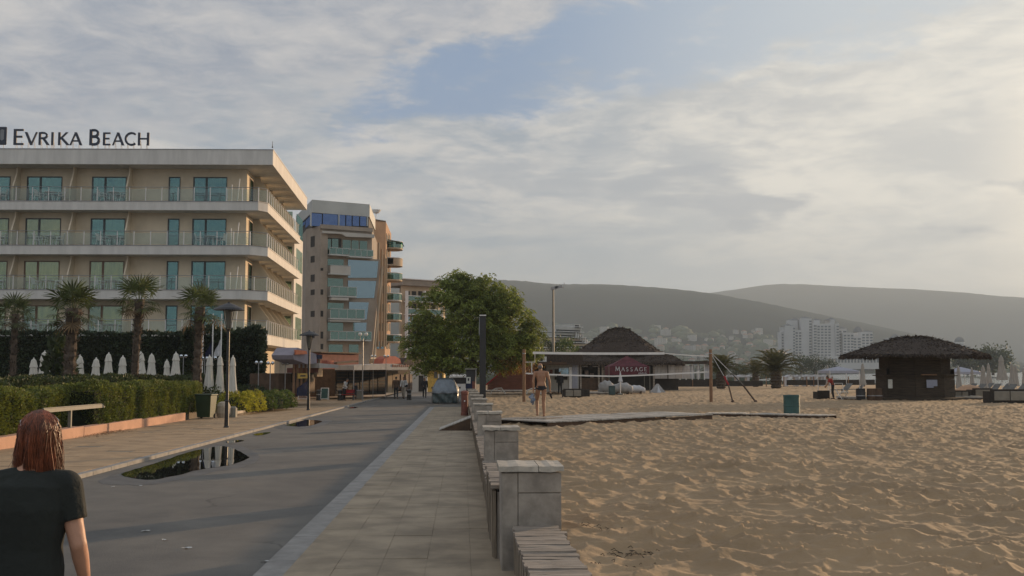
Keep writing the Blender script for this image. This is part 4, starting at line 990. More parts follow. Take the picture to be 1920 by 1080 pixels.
def leaf_quads(P_, D_, L, Wd, rs, droop=0.0):
    """P_ points, D_ growth directions; one bent diamond leaf for each"""
    n = len(P_); D_ = D_ / (np.linalg.norm(D_, axis=1, keepdims=True) + 1e-9)
    r = rs.normal(size=(n, 3)); s = np.cross(D_, r); s /= (np.linalg.norm(s, axis=1, keepdims=True) + 1e-9)
    Ls = (L * rs.uniform(.6, 1.3, n))[:, None]; Ws = (Wd * rs.uniform(.7, 1.3, n))[:, None]
    tip = P_ + D_ * Ls; tip[:, 2] -= droop * Ls[:, 0]; mid = P_ + D_ * Ls * .45
    V = np.stack([P_, mid + s * Ws / 2, tip, mid - s * Ws / 2], 1).reshape(-1, 3)
    F = np.arange(4 * n).reshape(n, 4); return V, F
def hedge(name, label, path, width, z0f, top, leaf, n_per_m2, seed, lsize=.075, bump=.10, group=None, core='hedge_core', rnd_end=.3, cat='hedge', topvar=.10):
    """clipped hedge along a path [(x,y),...]; leaves stand on its lumpy faces"""
    rs = np.random.RandomState(seed); x0, y0 = path[0]; root = thing(name, label, cat, (x0, y0, z0f(y0)), 0, group)
    PT, NR = [], []; cb = MB()
    segs = list(zip(path, path[1:])); tot = sum(math.hypot(b_[0] - a_[0], b_[1] - a_[1]) for a_, b_ in segs)
    done = 0
    for a_, b_ in segs:
        L = math.hypot(b_[0] - a_[0], b_[1] - a_[1]); ux, uy = (b_[0] - a_[0]) / L, (b_[1] - a_[1]) / L; nx, ny = uy, -ux
        w2 = width / 2; area = [L * top, L * top, L * width, width * top, width * top]
        for fi, A_ in enumerate(area):
            if (fi == 3 and (a_, b_) != segs[0]) or (fi == 4 and (a_, b_) != segs[-1]): continue
            n = int(A_ * n_per_m2); t = rs.rand(n); h = rs.rand(n)
            if fi < 2: s_ = t * L; o = np.full(n, w2 if fi == 0 else -w2); z = h * top; N = np.array([nx, ny, .15]) * (1 if fi == 0 else -1); N = np.array([N[0], N[1], .25])
            elif fi == 2: s_ = t * L; o = (h - .5) * width; z = np.full(n, top); N = np.array([0, 0, 1.])
            else: s_ = np.full(n, 0. if fi == 3 else L); o = (t - .5) * width; z = h * top; N = np.array([-ux, -uy, .2]) * (1 if fi == 3 else -1); N[2] = .2
            lump = vnoise((done + s_) * 1.0 + fi * 31, z + o + fi * 7, .45, seed) * bump * 2 + vnoise((done + s_) + 5, z + o, .16, seed + 1) * bump
            dep = rs.exponential(.035, n)
            q = np.stack([a_[0] + ux * s_ + nx * o, a_[1] + uy * s_ + ny * o, z], 1) + N[None] * (lump - dep)[:, None]
            # round the upper edges and the ends
            e = np.clip((q[:, 2] - (top - .18)) / .18, 0, 1); q[:, 0] -= nx * np.sign(o) * e * e * .10 * (np.abs(o) > w2 * .7); q[:, 1] -= ny * np.sign(o) * e * e * .10 * (np.abs(o) > w2 * .7)
            q[:, 2] += vnoise(done + s_, o * 0 + 3, 1.4, seed + 3) * topvar * 2 * (q[:, 2] / top)
            PT.append(q); NR.append(np.repeat(N[None], n, 0) + rs.normal(scale=.75, size=(n, 3)))
        i_ = .11 + bump * .6
        z_ = z0f(a_[1]) - z0f(y0)
        c0 = [(a_[0] + nx * (w2 - i_) - x0, a_[1] + ny * (w2 - i_) - y0), (a_[0] - nx * (w2 - i_) - x0, a_[1] - ny * (w2 - i_) - y0)]
        c1 = [(b_[0] - nx * (w2 - i_) - x0, b_[1] - ny * (w2 - i_) - y0), (b_[0] + nx * (w2 - i_) - x0, b_[1] + ny * (w2 - i_) - y0)]
        cb.prism([c0[0], c0[1], c1[0], c1[1]], -.15, top - i_ - .02)
        done += L
    PT = np.concatenate(PT); NR = np.concatenate(NR); z00 = z0f(y0)
    PT[:, 2] += np.array([z0f(v) for v in (path[0][1], path[-1][1])]).mean() - z00
    PT[:, 0] -= x0; PT[:, 1] -= y0
    V, F = leaf_quads(PT, NR, lsize, lsize * .55, rs)
    npmesh('foliage', V, F, leaf, root); cb.build('branches', core, root); return root
gl = lambda y: gz(y) + .30
# clipped hedge on the pink planter: near length, a set-back length behind the rail, far length
hedge('hedge', 'bright clipped hedge at the picture edge, nearest the camera on the pink planter', [(-11.75, 16.0), (-11.75, 28.6)], 1.1, gl, 1.10, 'leaf_hedge', 1500, 31, group='clipped hedges on the pink planter')
hedge('hedge', 'clipped hedge set back behind the grey rail between two brighter hedges', [(-12.35, 28.8), (-12.35, 32.9)], 1.0, gl, 1.07, 'leaf_hedge', 1300, 32, group='clipped hedges on the pink planter')
hedge('hedge', 'bright clipped hedge on the pink planter, ending beside the green wheelie bin', [(-11.65, 33.2), (-11.65, 46.0)], 1.25, gl, 1.22, 'leaf_hedge', 1100, 33, group='clipped hedges on the pink planter', topvar=.09)
hedge('hedge', 'darker level hedge running behind the planter hedges, in front of the closed parasols', [(-15.2, 28), (-15.0, 44), (-13.9, 55.5), (-12.6, 58.0)], 1.1, lambda y: gz(y) + .1, 1.60, 'leaf_mid', 420, 34, lsize=.11)
hedge('tall_hedge', 'tall dark green hedge wall behind the row of closed parasols', [(-42, 67.4), (-17.2, 67.4)], 1.6, lambda y: gz(67), 4.45, 'leaf_dark', 150, 35, lsize=.20, bump=.10)
hedge('tall_hedge', 'dark rounded hedge block at the hotel corner, right of the flags', [(-16.9, 66.6), (-12.4, 66.6)], 2.4, lambda y: gz(67), 4.55, 'leaf_dark', 260, 36, lsize=.22, bump=.22, topvar=.2)
# bushes: lumpy mounds
def bush(name, label, c, r, leaf, n, seed, lsize=.09, cat='bush', group=None, zf=None):
    rs = np.random.RandomState(seed); z0 = (zf or gz(c[1])); root = thing(name, label, cat, (c[0], c[1], z0), 0, group)
    d = rs.normal(size=(n, 3)); d[:, 2] = np.abs(d[:, 2]); d /= np.linalg.norm(d, axis=1, keepdims=True)
    lump = 1 + .22 * vnoise(d[:, 0] * 3 + seed, d[:, 1] * 3 + d[:, 2] * 2, .8, seed) * 2
    q = d * np.array(r) * (lump * (1 - rs.exponential(.05, n)))[:, None]
    V, F = leaf_quads(q, d + rs.normal(scale=.6, size=(n, 3)), lsize, lsize * .5, rs); npmesh('foliage', V, F, leaf, root)
    v = iv / np.abs(iv).max() * np.array(r) * .82; v[:, 2] = np.maximum(v[:, 2], -.05); npmesh('branches', v, ifc, 'hedge_core', root); return root
k = 0
for px, py, r, leaf, nm in ((446, 766, (.75, .8, .78), 'leaf_yellow', 'yellow green bush just behind the big street lamp'), (463, 765, (.7, .7, .80), 'leaf_yellow', 'yellow green bush second in the kerb bed, right of the big lamp'), (480, 763, (.7, .8, .80), 'leaf_yellow', 'yellow green bush third in the kerb bed, middle of the row'),
                            (497, 761, (.75, .9, .80), 'leaf_green', 'green bush fourth in the kerb bed past the yellow ones'), (514, 759, (.8, .9, .82), 'leaf_green', 'green bush fifth in the kerb bed'), (531, 757, (.8, 1.0, .84), 'leaf_green', 'green bush ending the kerb bed, nearest the slim lamp')):
    q = G(px, py + 14); bush('bush', nm, (q.x - .2, q.y), r, leaf, 2600, 60 + k, .10, group='bushes in the kerb bed', zf=gz(q.y) + .22); k += 1
for px, d, r, z, leaf, nm in ((415, 56, (1.2, 1.0, 1.15), 0, 'leaf_mid', 'olive shrub behind the big street lamp post'), (447, 57, (1.2, 1, 1.2), 0, 'leaf_mid', 'dull green shrub between the last parasol and the kerb bed'), (478, 58, (1.3, 1, 1.15), 0, 'leaf_dark', 'dark shrub below the tall hedge corner'), (507, 59, (1.2, 1, 1.1), 0, 'leaf_dark', 'dark shrub beside the cafe fence'), (388, 52, (1.0, .9, 1.25), 0, 'leaf_mid', 'shrub rising behind the green wheelie bin')):
    q = P(px, 740, d); bush('shrub', nm, (q.x, q.y), r, leaf, 2200, 80 + k, .12, cat='shrub', group='shrubs around the terrace'); k += 1

# ---- fan palms
def fan_meshes():
    out = []
    for s in range(3):
        r = random.Random(s + 3); b = MB(); L = .62
        pts = [(0, 0, 0), (0, L * .5, .03), (0, L, .02)]; b.tube(pts, [.018, .013, .010], 4)
        b.cur = 0; c = Vector((0, L, .02)); n = 17
        for k in range(n):
            a = R(-118 + 236 * k / (n - 1)); ln = (.70 - .14 * abs(a) / 2) * r.uniform(.85, 1.1); d = Vector((math.sin(a), math.cos(a), 0)); sd_ = Vector((d.y, -d.x, 0)); drp = r.uniform(.10, .34)
            p1 = c + d * ln * .55 + Vector((0, 0, -.03 + .03 * (k % 2))); p2 = c + d * ln + Vector((0, 0, -drp * ln))
            w = .036; b.add([c, p1 - sd_ * w, p2 - sd_ * .006, p2 + sd_ * .006, p1 + sd_ * w], [(0, 1, 2, 3, 4)])
        out.append((b.mesh('frond', 'palm_leaf'), b.mesh('frond', 'palm_dry')))
    return out
FANS = fan_meshes()
def fan_palm(label, px, d, ytop, seed, lean=0.0, tr=.17, nf=21, low=0):
    r = random.Random(seed); q = P(px, 740, d); z0 = gz(q.y); crown = P(px, ytop + 33, d); H_ = crown.z - z0
    root = thing('fan_palm', label, 'palm tree', (q.x, q.y, z0), 0, 'fan palms in the hotel garden')
    prof = []; n = 26
    for i in range(n + 1):
        t = i / n; prof.append((tr * (.80 + .25 * (1 - t) + .42 * max(0, t - .72) / .28) * (1.12 if i % 2 else .93) * r.uniform(.95, 1.05), H_ * t))
    b = MB(); vs = []; N = 10
    for rr, z in prof:
        for k in range(N): a = 2 * math.pi * k / N; q_ = rr * r.uniform(.88, 1.12); vs.append((q_ * math.cos(a) + lean * (z / H_) ** 1.5, q_ * math.sin(a), z))
    b.add(vs, [(i * N + k, i * N + (k + 1) % N, (i + 1) * N + (k + 1) % N, (i + 1) * N + k) for i in range(n) for k in range(N)])
    for i in range(150):                                           # stubs of old leaf bases
        t = r.random() ** .7; a = r.uniform(0, 6.283); z = H_ * t * .97; rr = tr * (1.0 + .4 * max(0, t - .72) / .28); c = Vector((math.cos(a) * rr + lean * t ** 1.5, math.sin(a) * rr, z)); d_ = Vector((math.cos(a), math.sin(a), .9)).normalized()
        b.beam(c - d_ * .02, c + d_ * r.uniform(.07, .14), .05, .015)
    b.build('trunk', 'palm_trunk', root)
    for i in range(nf):
        t = i / nf; az_ = i * 2.39996 + r.uniform(-.2, .2); el_ = 78 - 125 * t ** 1.15 + r.uniform(-10, 10); dry = t > .9
        o = bpy.data.objects.new('frond', FANS[i % 3][1 if dry else 0]); COL.objects.link(o); o.parent = root
        o.location = (lean + math.cos(az_) * .08, math.sin(az_) * .08, H_ - .28 * t)
        o.rotation_euler = (Matrix.Rotation(az_ - math.pi / 2, 3, 'Z') @ Matrix.Rotation(R(el_), 3, 'X') @ Matrix.Rotation(R(r.uniform(-25, 25)), 3, 'Y')).to_euler()
        s_ = r.uniform(.72, 1.08); o.scale = (s_, s_, s_)
    return root
fan_palm('fan palm at the picture edge, leftmost of the four in the garden', 22, 51, 556, 1, .05, .15)
fan_palm('thick trunked fan palm in front of the hedge, second of the four', 127, 42, 545, 2, .12, .24, 24)
fan_palm('fan palm below the end of the rooftop sign, third of the four', 250, 47, 528, 3, .16, .17, 21)
fan_palm('fan palm touching the big street lamp, rightmost of the four', 368, 47, 543, 4, .08, .19, 23)
bush('yucca', 'spiky green plant at the foot of the thick palm crown', tuple(P(112, 740, 44).xy), (.75, .7, 3.1), 'leaf_mid', 900, 99, .35, cat='plant')

# ---- the broad street tree
def limb(b, a, c, r0, r1, rr, seg=5, wob=.12):
    a = Vector(a); c = Vector(c); pts = []; L = (c - a).length
    for i in range(seg + 1):
        t = i / seg; p = a.lerp(c, t) + Vector((rr.uniform(-1, 1), rr.uniform(-1, 1), rr.uniform(-.5, 1))) * wob * L * .15 * math.sin(t * math.pi); pts.append(p)
    b.tube(pts, [r0 + (r1 - r0) * i / seg for i in range(seg + 1)], 7); return pts
td = 74; tb = P(886, 745, td); tbase = Vector((tb.x, tb.y, gz(tb.y))); tree = thing('street_tree', 'broad leafy green tree with drooping leaflets beside the promenade, hiding the buildings behind', 'tree', tbase)
rt = random.Random(9); tl = lambda px, py, dd=0: P(px, py, td + dd) - tbase
b = MB(); fork = tl(888, 700); limb(b, (0, 0, -.1), fork, .24, .18, rt)
for px, py, dd in ((830, 625, 0), (860, 570, 1.5), (905, 560, -1), (950, 600, 1), (975, 640, -1), (800, 655, 1), (880, 600, -2.5), (895, 610, 3)):
    e = tl(px, py, dd); pp = limb(b, fork, e, .13, .045, rt)
    for _ in range(4): s_ = pp[rt.randint(2, 5)]; limb(b, s_, s_ + Vector((rt.uniform(-1.2, 1.2), rt.uniform(-1.2, 1.2), rt.uniform(.1, 1.3))), .035, .012, rt, 3)
b.build('trunk', 'bark', tree)
ells = [((868, 598), 96, 78, 3.2), ((955, 622), 58, 70, 2.6), ((800, 642), 46, 58, 2.2), ((992, 640), 25, 40, 1.6), ((852, 545), 36, 36, 1.6), ((905, 550), 36, 34, 1.5), ((880, 655), 108, 48, 3.0), ((940, 568), 34, 34, 1.6), ((888, 572), 48, 46, 2.4)]
rs = np.random.RandomState(12); LP, LD = [], []; nc = 0
while nc < 740:
    (cx, cy), rx, ry, rz_ = ells[rs.choice(len(ells), p=np.array([.22, .15, .10, .05, .06, .06, .21, .05, .10]))]
    d = rs.normal(size=3); d /= np.linalg.norm(d); rad = rs.uniform(.55, 1.0) ** .4 * rs.uniform(.9, 1.04)
    px, py = cx + d[0] * rx * rad, cy + d[2] * ry * rad
    if py > 698: continue
    c = tl(px, py, d[1] * rz_ * rad); nc += 1
    for br in range(15):                                           # a spray of compound leaves that arch and droop
        a = rs.uniform(0, 6.283); ln = rs.uniform(.28, .55); up = rs.uniform(.05, .55); base = np.array(c) + rs.normal(scale=.16, size=3)
        for j in range(6):
            t = (j + 1) / 6; p = base + np.array([math.cos(a) * ln * t, math.sin(a) * ln * t, up * ln * t - .75 * ln * t * t])
            for sgn in (-1, 1): LP.append(p); LD.append([math.cos(a + sgn * 1.1), math.sin(a + sgn * 1.1), -.75])
LP = np.array(LP); LD = np.array(LD) + rs.normal(scale=.25, size=(len(LD), 3)); V, F = leaf_quads(LP, LD, .17, .066, rs)
npmesh('crown', V, F, 'leaf_tree', tree)
LP, LD = [], []
for _ in range(1500):
    px, py = rs.normal(958, 22), rs.normal(684, 9); p = tl(px, min(py, 700), rs.normal(0, 1.2)); LP.append(p); LD.append([rs.normal(), rs.normal(), -1])
V, F = leaf_quads(np.array(LP), np.array(LD), .17, .07, rs); npmesh('turning_leaves', V, F, 'leaf_autumn', tree)
# distant trees behind the beach bars
def far_tree(label, px, d, ybase, ytop, rpx, leaf, seed, nm='leafy_tree', z0=None, n=2200):
    rs = np.random.RandomState(seed); q = P(px, ybase, d); zt = P(px, ytop, d).z; z0 = -1.0 if z0 is None else z0; r = rpx / FPX * d; H_ = zt - z0
    root = thing(nm, label, 'tree', (q.x, q.y, z0), 0, 'trees behind the beach bars'); b = MB(); b.tube([(0, 0, 0), (0, 0, H_ * .6)], [r * .09, r * .05], 6); b.build('trunk', 'bark', root)
    Q = []
    for _ in range(26):
        d_ = rs.normal(size=3); d_ /= np.linalg.norm(d_); c = d_ * np.array([r * .75, r * .75, H_ * .30]) + np.array([0, 0, H_ * .66]); Q.append(c + rs.normal(scale=r * .20, size=(n // 26, 3)))
    Q = np.concatenate(Q); V, F = leaf_quads(Q, rs.normal(size=Q.shape), r * .16, r * .09, rs); npmesh('crown', V, F, leaf, root)
far_tree('olive tree left of the floodlight mast, behind the beach bar', 1022, 150, 700, 630, 22, 'leaf_mid', 1); far_tree('sunlit tree right of the floodlight mast, below the terraced hotel', 1062, 150, 700, 636, 26, 'leaf_green', 2); far_tree('low tree touching the left slope of the big thatched roof', 1088, 155, 700, 648, 16, 'leaf_green', 3)
for i, (px, yt, rp) in enumerate(((1502, 668, 22), (1528, 670, 20), (1556, 676, 16), (1350, 682, 16), (1385, 684, 18), (1440, 686, 16))): far_tree(('grey green tree at the left foot of the resort', 'grey green tree at the middle foot of the resort', 'small tree before the arcade building', 'hazy tree behind the first date palm', 'hazy tree between the date palms', 'hazy tree behind the biggest date palm')[i], px, 420 if i < 3 else 300, 700, yt, rp, 'leaf_mid', 20 + i, n=1200)
far_tree('green mass of trees on the far shore right of the kiosk', 1862, 520, 700, 656, 34, 'leaf_mid', 40, n=2600); far_tree('lower trees on the far shore behind the closed beach parasols', 1815, 540, 700, 668, 30, 'leaf_mid', 41, n=2000)

# ---- date palms on the beach
def date_mesh(seed, L=2.6):
    r = random.Random(seed); b = MB(); n = 14; sp = []
    for i in range(n + 1):
        t = i / n; sp.append(Vector((0, L * (t - .12 * t ** 3), L * (.10 * t - .62 * t ** 2.6 * .8))))
    b.tube(sp, [.035 * (1 - .8 * i / n) for i in range(n + 1)], 4)
    for i in range(2, 2 * n):
        t = i / (2 * n); j = t * n; p = sp[int(j)].lerp(sp[min(n, int(j) + 1)], j - int(j))
        for sgn in (-1, 1):
            ln = .62 * math.sin(math.pi * (.15 + .8 * t)) * r.uniform(.85, 1.1); d = Vector((sgn * .85, .55, .10 - .45 * r.random())).normalized(); w = .034
            m_ = p + d * ln * .5; e = p + d * ln + Vector((0, 0, -.12 * ln)); b.add([p, m_ + Vector((0, w, 0)), e, m_ - Vector((0, w, 0))], [(0, 1, 2, 3)])
    return b.mesh('frond', 'date_leaf')
DATE = [date_mesh(1), date_mesh(2), date_mesh(3)]
def date_palm(label, px, d, yb, ytop, rpx, seed, nf=40):
    r = random.Random(seed); q = P(px, yb, d); z0 = sz(q.y); sc = rpx / FPX * d / 2.25; hc = P(px, yb - (yb - ytop) * .42, d).z - z0
    root = thing('date_palm', label, 'palm tree', (q.x, q.y, z0), 0, 'date palms along the beach path'); b = MB(); vs = []; n, N = 12, 10
    for i in range(n + 1):
        t = i / n
        for k in range(N): a = 2 * math.pi * k / N; rr = .42 * (1 + .25 * math.sin(t * 3)) * (1.1 if i % 2 else .92) * r.uniform(.9, 1.1) * sc; vs.append((rr * math.cos(a), rr * math.sin(a), hc * t))
    b.add(vs, [(i * N + k, i * N + (k + 1) % N, (i + 1) * N + (k + 1) % N, (i + 1) * N + k) for i in range(n) for k in range(N)]); b.build('trunk', 'palm_trunk', root)
    for i in range(nf):
        t = i / nf; o = bpy.data.objects.new('frond', DATE[i % 3]); COL.objects.link(o); o.parent = root; o.location = (0, 0, hc - .1 * t)
        o.rotation_euler = (Matrix.Rotation(i * 2.39996 + r.uniform(-.2, .2), 3, 'Z') @ Matrix.Rotation(R(76 - 76 * t ** 1.1 + r.uniform(-8, 8)), 3, 'X')).to_euler(); s_ = sc * r.uniform(.88, 1.1); o.scale = (s_, s_, s_)
    return root
date_palm('date palm behind the volleyball post', 1352, 118, 722, 657, 40, 1)
date_palm('smallest date palm, between the two larger ones', 1417, 140, 720, 668, 27, 2)
date_palm('largest date palm with arching fronds and staked trunk', 1455, 122, 722, 655, 47, 3, 46)
# ================================================================ street side
mat('pink_render', (0.50, 0.29, 0.20), 0.85, 0.12, 2.0, 0.25, 25, dirt=0.25)
mat('pale_stone', (0.44, 0.37, 0.29), 0.85, 0.25, 3, 0.4, 20, island=.12, dirt=.2)
mat('rail_grey', (0.17, 0.165, 0.14), 0.6, 0.15, 4, 0.1)
mat('bin_green', (0.022, 0.045, 0.022), 0.45, 0.25, 3, 0.1)
mat('teal_metal', (0.035, 0.10, 0.095), 0.5, 0.25, 3, 0.15, dirt=.3)
mat('rust_red', (0.20, 0.065, 0.045), 0.7, 0.3, 4, 0.3, dirt=.4)
mat('parasol_cream', (0.72, 0.69, 0.62), 0.9, 0.12, 4, 0.4, 9, stretch=(4, 4, .6), trans=.15)
mat('parasol_grey', (0.40, 0.37, 0.33), 0.9, 0.15, 4, 0.4, 9, stretch=(4, 4, .6), trans=.15)
mat('red_cloth', (0.35, 0.025, 0.03), 0.85, 0.2, 3, 0.2, trans=.2)
mat('navy_cloth', (0.015, 0.02, 0.06), 0.85, 0.2, 3, 0.2, trans=.2)
mat('white_cloth', (0.62, 0.63, 0.66), 0.85, 0.12, 3, 0.2, trans=.25)
mat('lavender_cloth', (0.42, 0.44, 0.52), 0.8, 0.1, 3, 0.2, trans=.25)
mat('burgundy', (0.12, 0.028, 0.04), 0.85, 0.2, 3, 0.2, trans=.15)
mat('cover_cloth', (0.17, 0.195, 0.22), 0.38, 0.2, 1.8, 0.9, 3.0, bdist=.03, metal=.35)
mat('cover_dark', (0.06, 0.085, 0.085), 0.45, 0.3, 2.5, 0.8, 4, bdist=.03)
mat('rubber', (0.02, 0.02, 0.02), 0.8, 0.2, 5, 0)
mat('brown_wood', (0.085, 0.050, 0.030), 0.8, 0.3, 3, 0.4, 14, island=.2)
mat('red_wood', (0.17, 0.062, 0.038), 0.8, 0.25, 3, 0.4, 14, stretch=(1, 1, 6), island=.15)
mat('post_wood', (0.24, 0.135, 0.075), 0.85, 0.3, 4, 0.5, 16, stretch=(5, 5, 1))
mat('deck_wood', (0.42, 0.39, 0.345), 0.85, 0.3, 3, 0.5, 14, island=.22)
mat('thatch', (0.060, 0.043, 0.033), 0.95, 0.5, 3, 0.9, 22, stretch=(6, 6, 2), island=.5)
mat('thatch_pale', (0.15, 0.11, 0.075), 0.95, 0.4, 3, 0.5, 22, island=.5)
mat('hut_wood', (0.062, 0.046, 0.032), 0.9, 0.35, 2, 0.5, 16, stretch=(1, 1, 8), island=.18)
mat('paper_blue', (0.33, 0.36, 0.46), 0.7, 0.1, 5, 0)
mat('paper_white', (0.55, 0.55, 0.50), 0.7, 0.15, 6, 0)
mat('orange_sign', (0.62, 0.20, 0.10), 0.6, 0.15, 3, 0)
mat('yellow_sign', (0.55, 0.36, 0.08), 0.6, 0.2, 5, 0)
mat('poster_mix', (0.20, 0.24, 0.17), 0.7, 0.6, 9, 0, col2=(0.09, 0.12, 0.07))
mat('menu_mix', (0.34, 0.25, 0.19), 0.7, 0.6, 12, 0, col2=(0.10, 0.06, 0.06))
mat('chalk_green', (0.02, 0.07, 0.06), 0.6, 0.3, 6, 0)
mat('shop_red', (0.17, 0.055, 0.045), 0.85, 0.2, 2, 0.1)
mat('awning_white', (0.50, 0.48, 0.46), 0.8, 0.12, 2, 0.2, trans=.2)
mat('awning_coral', (0.50, 0.16, 0.11), 0.8, 0.15, 2, 0.2, trans=.2)
mat('sail_lilac', (0.36, 0.33, 0.38), 0.8, 0.12, 2, 0.2, trans=.25)
mat('chrome_ball', (0.75, 0.75, 0.75), 0.12, 0.0, 3, 0, metal=1)
mat('lamp_glass', (0.22, 0.22, 0.20), 0.3, 0.1, 3, 0, trans=.5)

# pink planter wall in lengths, with a joint between them
pl = thing('planter_wall', 'low pink rendered planter wall under the clipped hedges along the promenade', 'wall', (XP, 16, gz(16)))
for y0, y1 in ((14.0, 22.0), (22.02, 28.1), (28.12, 31.4), (31.42, 37.0), (37.02, 42.7)):
    b = MB(); zz = gz((y0 + y1) / 2) - gz(16); b.bevbox(-.34, 0, y0 - 16, y1 - 16, zz - .1, zz + .36, .012); b.build('wall_length', 'pink_render', pl)
b = MB(); b.box(-1.9, -.34, -2, 30.5, -.1 - .09, .22 - .05); b.build('planter_soil', 'earth', pl)
# leaf litter piled at the joint of the wall
b = MB(); r = random.Random(4)
for _ in range(260):
    x = XP + abs(r.gauss(0, .22)); y = r.gauss(32.8, 1.1); z = gz(y) + .085 + r.uniform(0, .05) * math.exp(-(x - XP) * 4); s_ = r.uniform(.02, .05); a = r.uniform(0, 6.3)
    b.add([(x + math.cos(a) * s_, y + math.sin(a) * s_, z), (x - math.sin(a) * s_ * .5, y + math.cos(a) * s_ * .5, z + .015), (x - math.cos(a) * s_, y - math.sin(a) * s_, z + .01)], [(0, 1, 2)])
stuff(b.build('fallen_leaves', 'palm_dry'))
# grey handrail
q = P(143, 790, 30.2); rr_ = thing('handrail', 'grey T shaped handrail on the pink planter in front of the set back hedge', 'handrail', (XP - .17, q.y, gz(q.y) + .36))
za = P(83, 758, 28.0).z - rr_.location.z; zb2 = P(207, 749, 32.9).z - rr_.location.z
ya, yb = P(83, 758, 28.2).y - q.y, P(207, 749, 33.0).y - q.y
b = MB(); b.beam((0, ya, .545), (0, yb, .52), .09, .10); b.build('rail', 'rail_grey', rr_); b = MB(); b.beam((0, 0, -.05), (0, 0, .50), .085, .085); b.build('post', 'rail_grey', rr_); b = MB(); b.beam((0, ya + .02, .61), (0, yb - .02, .585), .05, .02); b.build('rail_cap', 'rail_grey', rr_)

# kerb bed of pale stones
bed = G(470, 783); e0, e1 = G(445, 783), G(548, 764); kb = thing('kerb_bed', 'low bed edged with pale stone blocks holding yellow and green bushes', 'planter', (e0.x, e0.y, gz(e0.y)))
n = 11
for k in range(n):
    p0 = e0.lerp(e1, k / n) - e0; p1 = e0.lerp(e1, (k + 1) / n) - e0; d = (p1 - p0).normalized(); nr = Vector((-d.y, d.x, 0)) * .24; p0 = p0 + d * .01; p1 = p1 - d * .01
    if nr.x > 0: nr = -nr
    h = .27 + rnd.uniform(-.01, .01); b = MB(); b.slab([(p0.x, p0.y, -.1 + p0.z), (p1.x, p1.y, -.1 + p1.z), (p1.x + nr.x, p1.y + nr.y, -.1 + p1.z), (p0.x + nr.x, p0.y + nr.y, -.1 + p0.z)], (0, 0, h + .1)); b.build('stone', 'pale_stone', kb)
b = MB(); dd_ = e1 - e0; b.slab([(0, 0, -.05), (dd_.x, dd_.y, dd_.z - .05), (dd_.x - 2.2, dd_.y, dd_.z - .05), (-1.9, 0, -.05)], (0, 0, .22)); b.build('soil', 'earth', kb)

# ---- street lamps
def street_lamp(label, px, pyb, h, seed=0, sc=1.0):
    q = G(px, pyb); root = thing('street_lamp', label, 'street lamp', (q.x, q.y, gz(q.y) + .04), 0, 'hat shaded lamps along the promenade')
    b = MB(); b.lathe([(.10, 0), (.10, .06), (.075, .10), (.065, .9), (.075, .93), (.055, .97), (.048, h - .95), (.06, h - .90), (.075, h - .86)], 12); b.build('pole', 'dark_metal', root)
    b = MB(); b.lathe([(.48 * sc, h - .20), (.53 * sc, h - .22), (.46 * sc, h - .15), (.22 * sc, h - .04), (.05, h + .02), (.03, h + .06)], 20); b.build('lamp_shade', 'dark_metal', root)
    b = MB(); b.lathe([(.05, h - .84), (.12 * sc, h - .24), (.11 * sc, h - .19)], 12); b.build('lamp_glass', 'lamp_glass', root)
    for k in range(4): a = R(45 + 90 * k); b = MB(); b.tube([(math.cos(a) * .07, math.sin(a) * .07, h - .88), (math.cos(a) * .22 * sc, math.sin(a) * .22 * sc, h - .18)], .013, 5); b.build('bracket', 'dark_metal', root)
    return root
street_lamp('tall black street lamp on the pavement beside the yellow bushes', 424.5, 806, 4.22)
street_lamp('black street lamp in front of the cafe menus, shade against the tan tower', 578, 772, 4.05)
street_lamp('slim dark lamp post between the poster board and the red wall', 597, 747, 3.4, sc=.6)
q = G(679.5, 752); tw = thing('globe_lamp', 'thin lamp post with two white globes in front of the long awning', 'street lamp', (q.x, q.y, gz(q.y)))
hh = P(680, 628, q.y).z - gz(q.y); b = MB(); b.lathe([(.07, 0), (.05, .2), (.035, hh - .3)], 8); b.build('pole', 'grey_metal', tw)
for sx in (-1, 1):
    b = MB(); b.tube([(0, 0, hh - .5), (sx * .2, 0, hh - .35), (sx * .22, 0, hh - .1)], .02, 5); b.build('bracket', 'dark_metal', tw); b = MB(); b.lathe([(.01, hh - .12), (.11, hh - .06), (.14, hh + .04), (.10, hh + .14), (.01, hh + .17)], 10, (sx * .22, 0)); b.build('globe', 'white_paint', tw)
# small chrome lamp balls on stems in the garden
for k, (px, py, d) in enumerate(((344, 668, 60), (384, 672, 59), (408, 671.5, 59), (485, 680, 60), (507, 681, 61), (535, 682, 63), (113, 670, 58), (700, 668, 84), (724, 668, 84))):
    q = P(px, py, d); z0 = gz(q.y); o = thing('globe_light', 'small pale globe light ' + ('left of the red flag', 'between the red and navy flags', 'below the white flag', 'before the dark corner hedge', 'above the cafe fence, first of two', 'above the cafe fence, second of two', 'beside the thick palm trunk', 'over the long awning, left one', 'over the long awning, right one')[k], 'garden light', (q.x, q.y, z0), 0, 'globe lights on stems')
    H_ = q.z - z0; b = MB(); b.tube([(0, 0, 0), (0, 0, H_)], .025, 5); b.build('stem', 'grey_metal', o)
    for sx in (-.13, .13): b = MB(); b.lathe([(.01, H_ - .1), (.09, H_ - .04), (.10, H_ + .02), (.06, H_ + .09), (.01, H_ + .11)], 8, (sx, 0)); b.build('globe', 'chrome_ball', o); b = MB(); b.tube([(0, 0, H_ - .05), (sx, 0, H_ - .05)], .015, 4); b.build('arm', 'grey_metal', o)

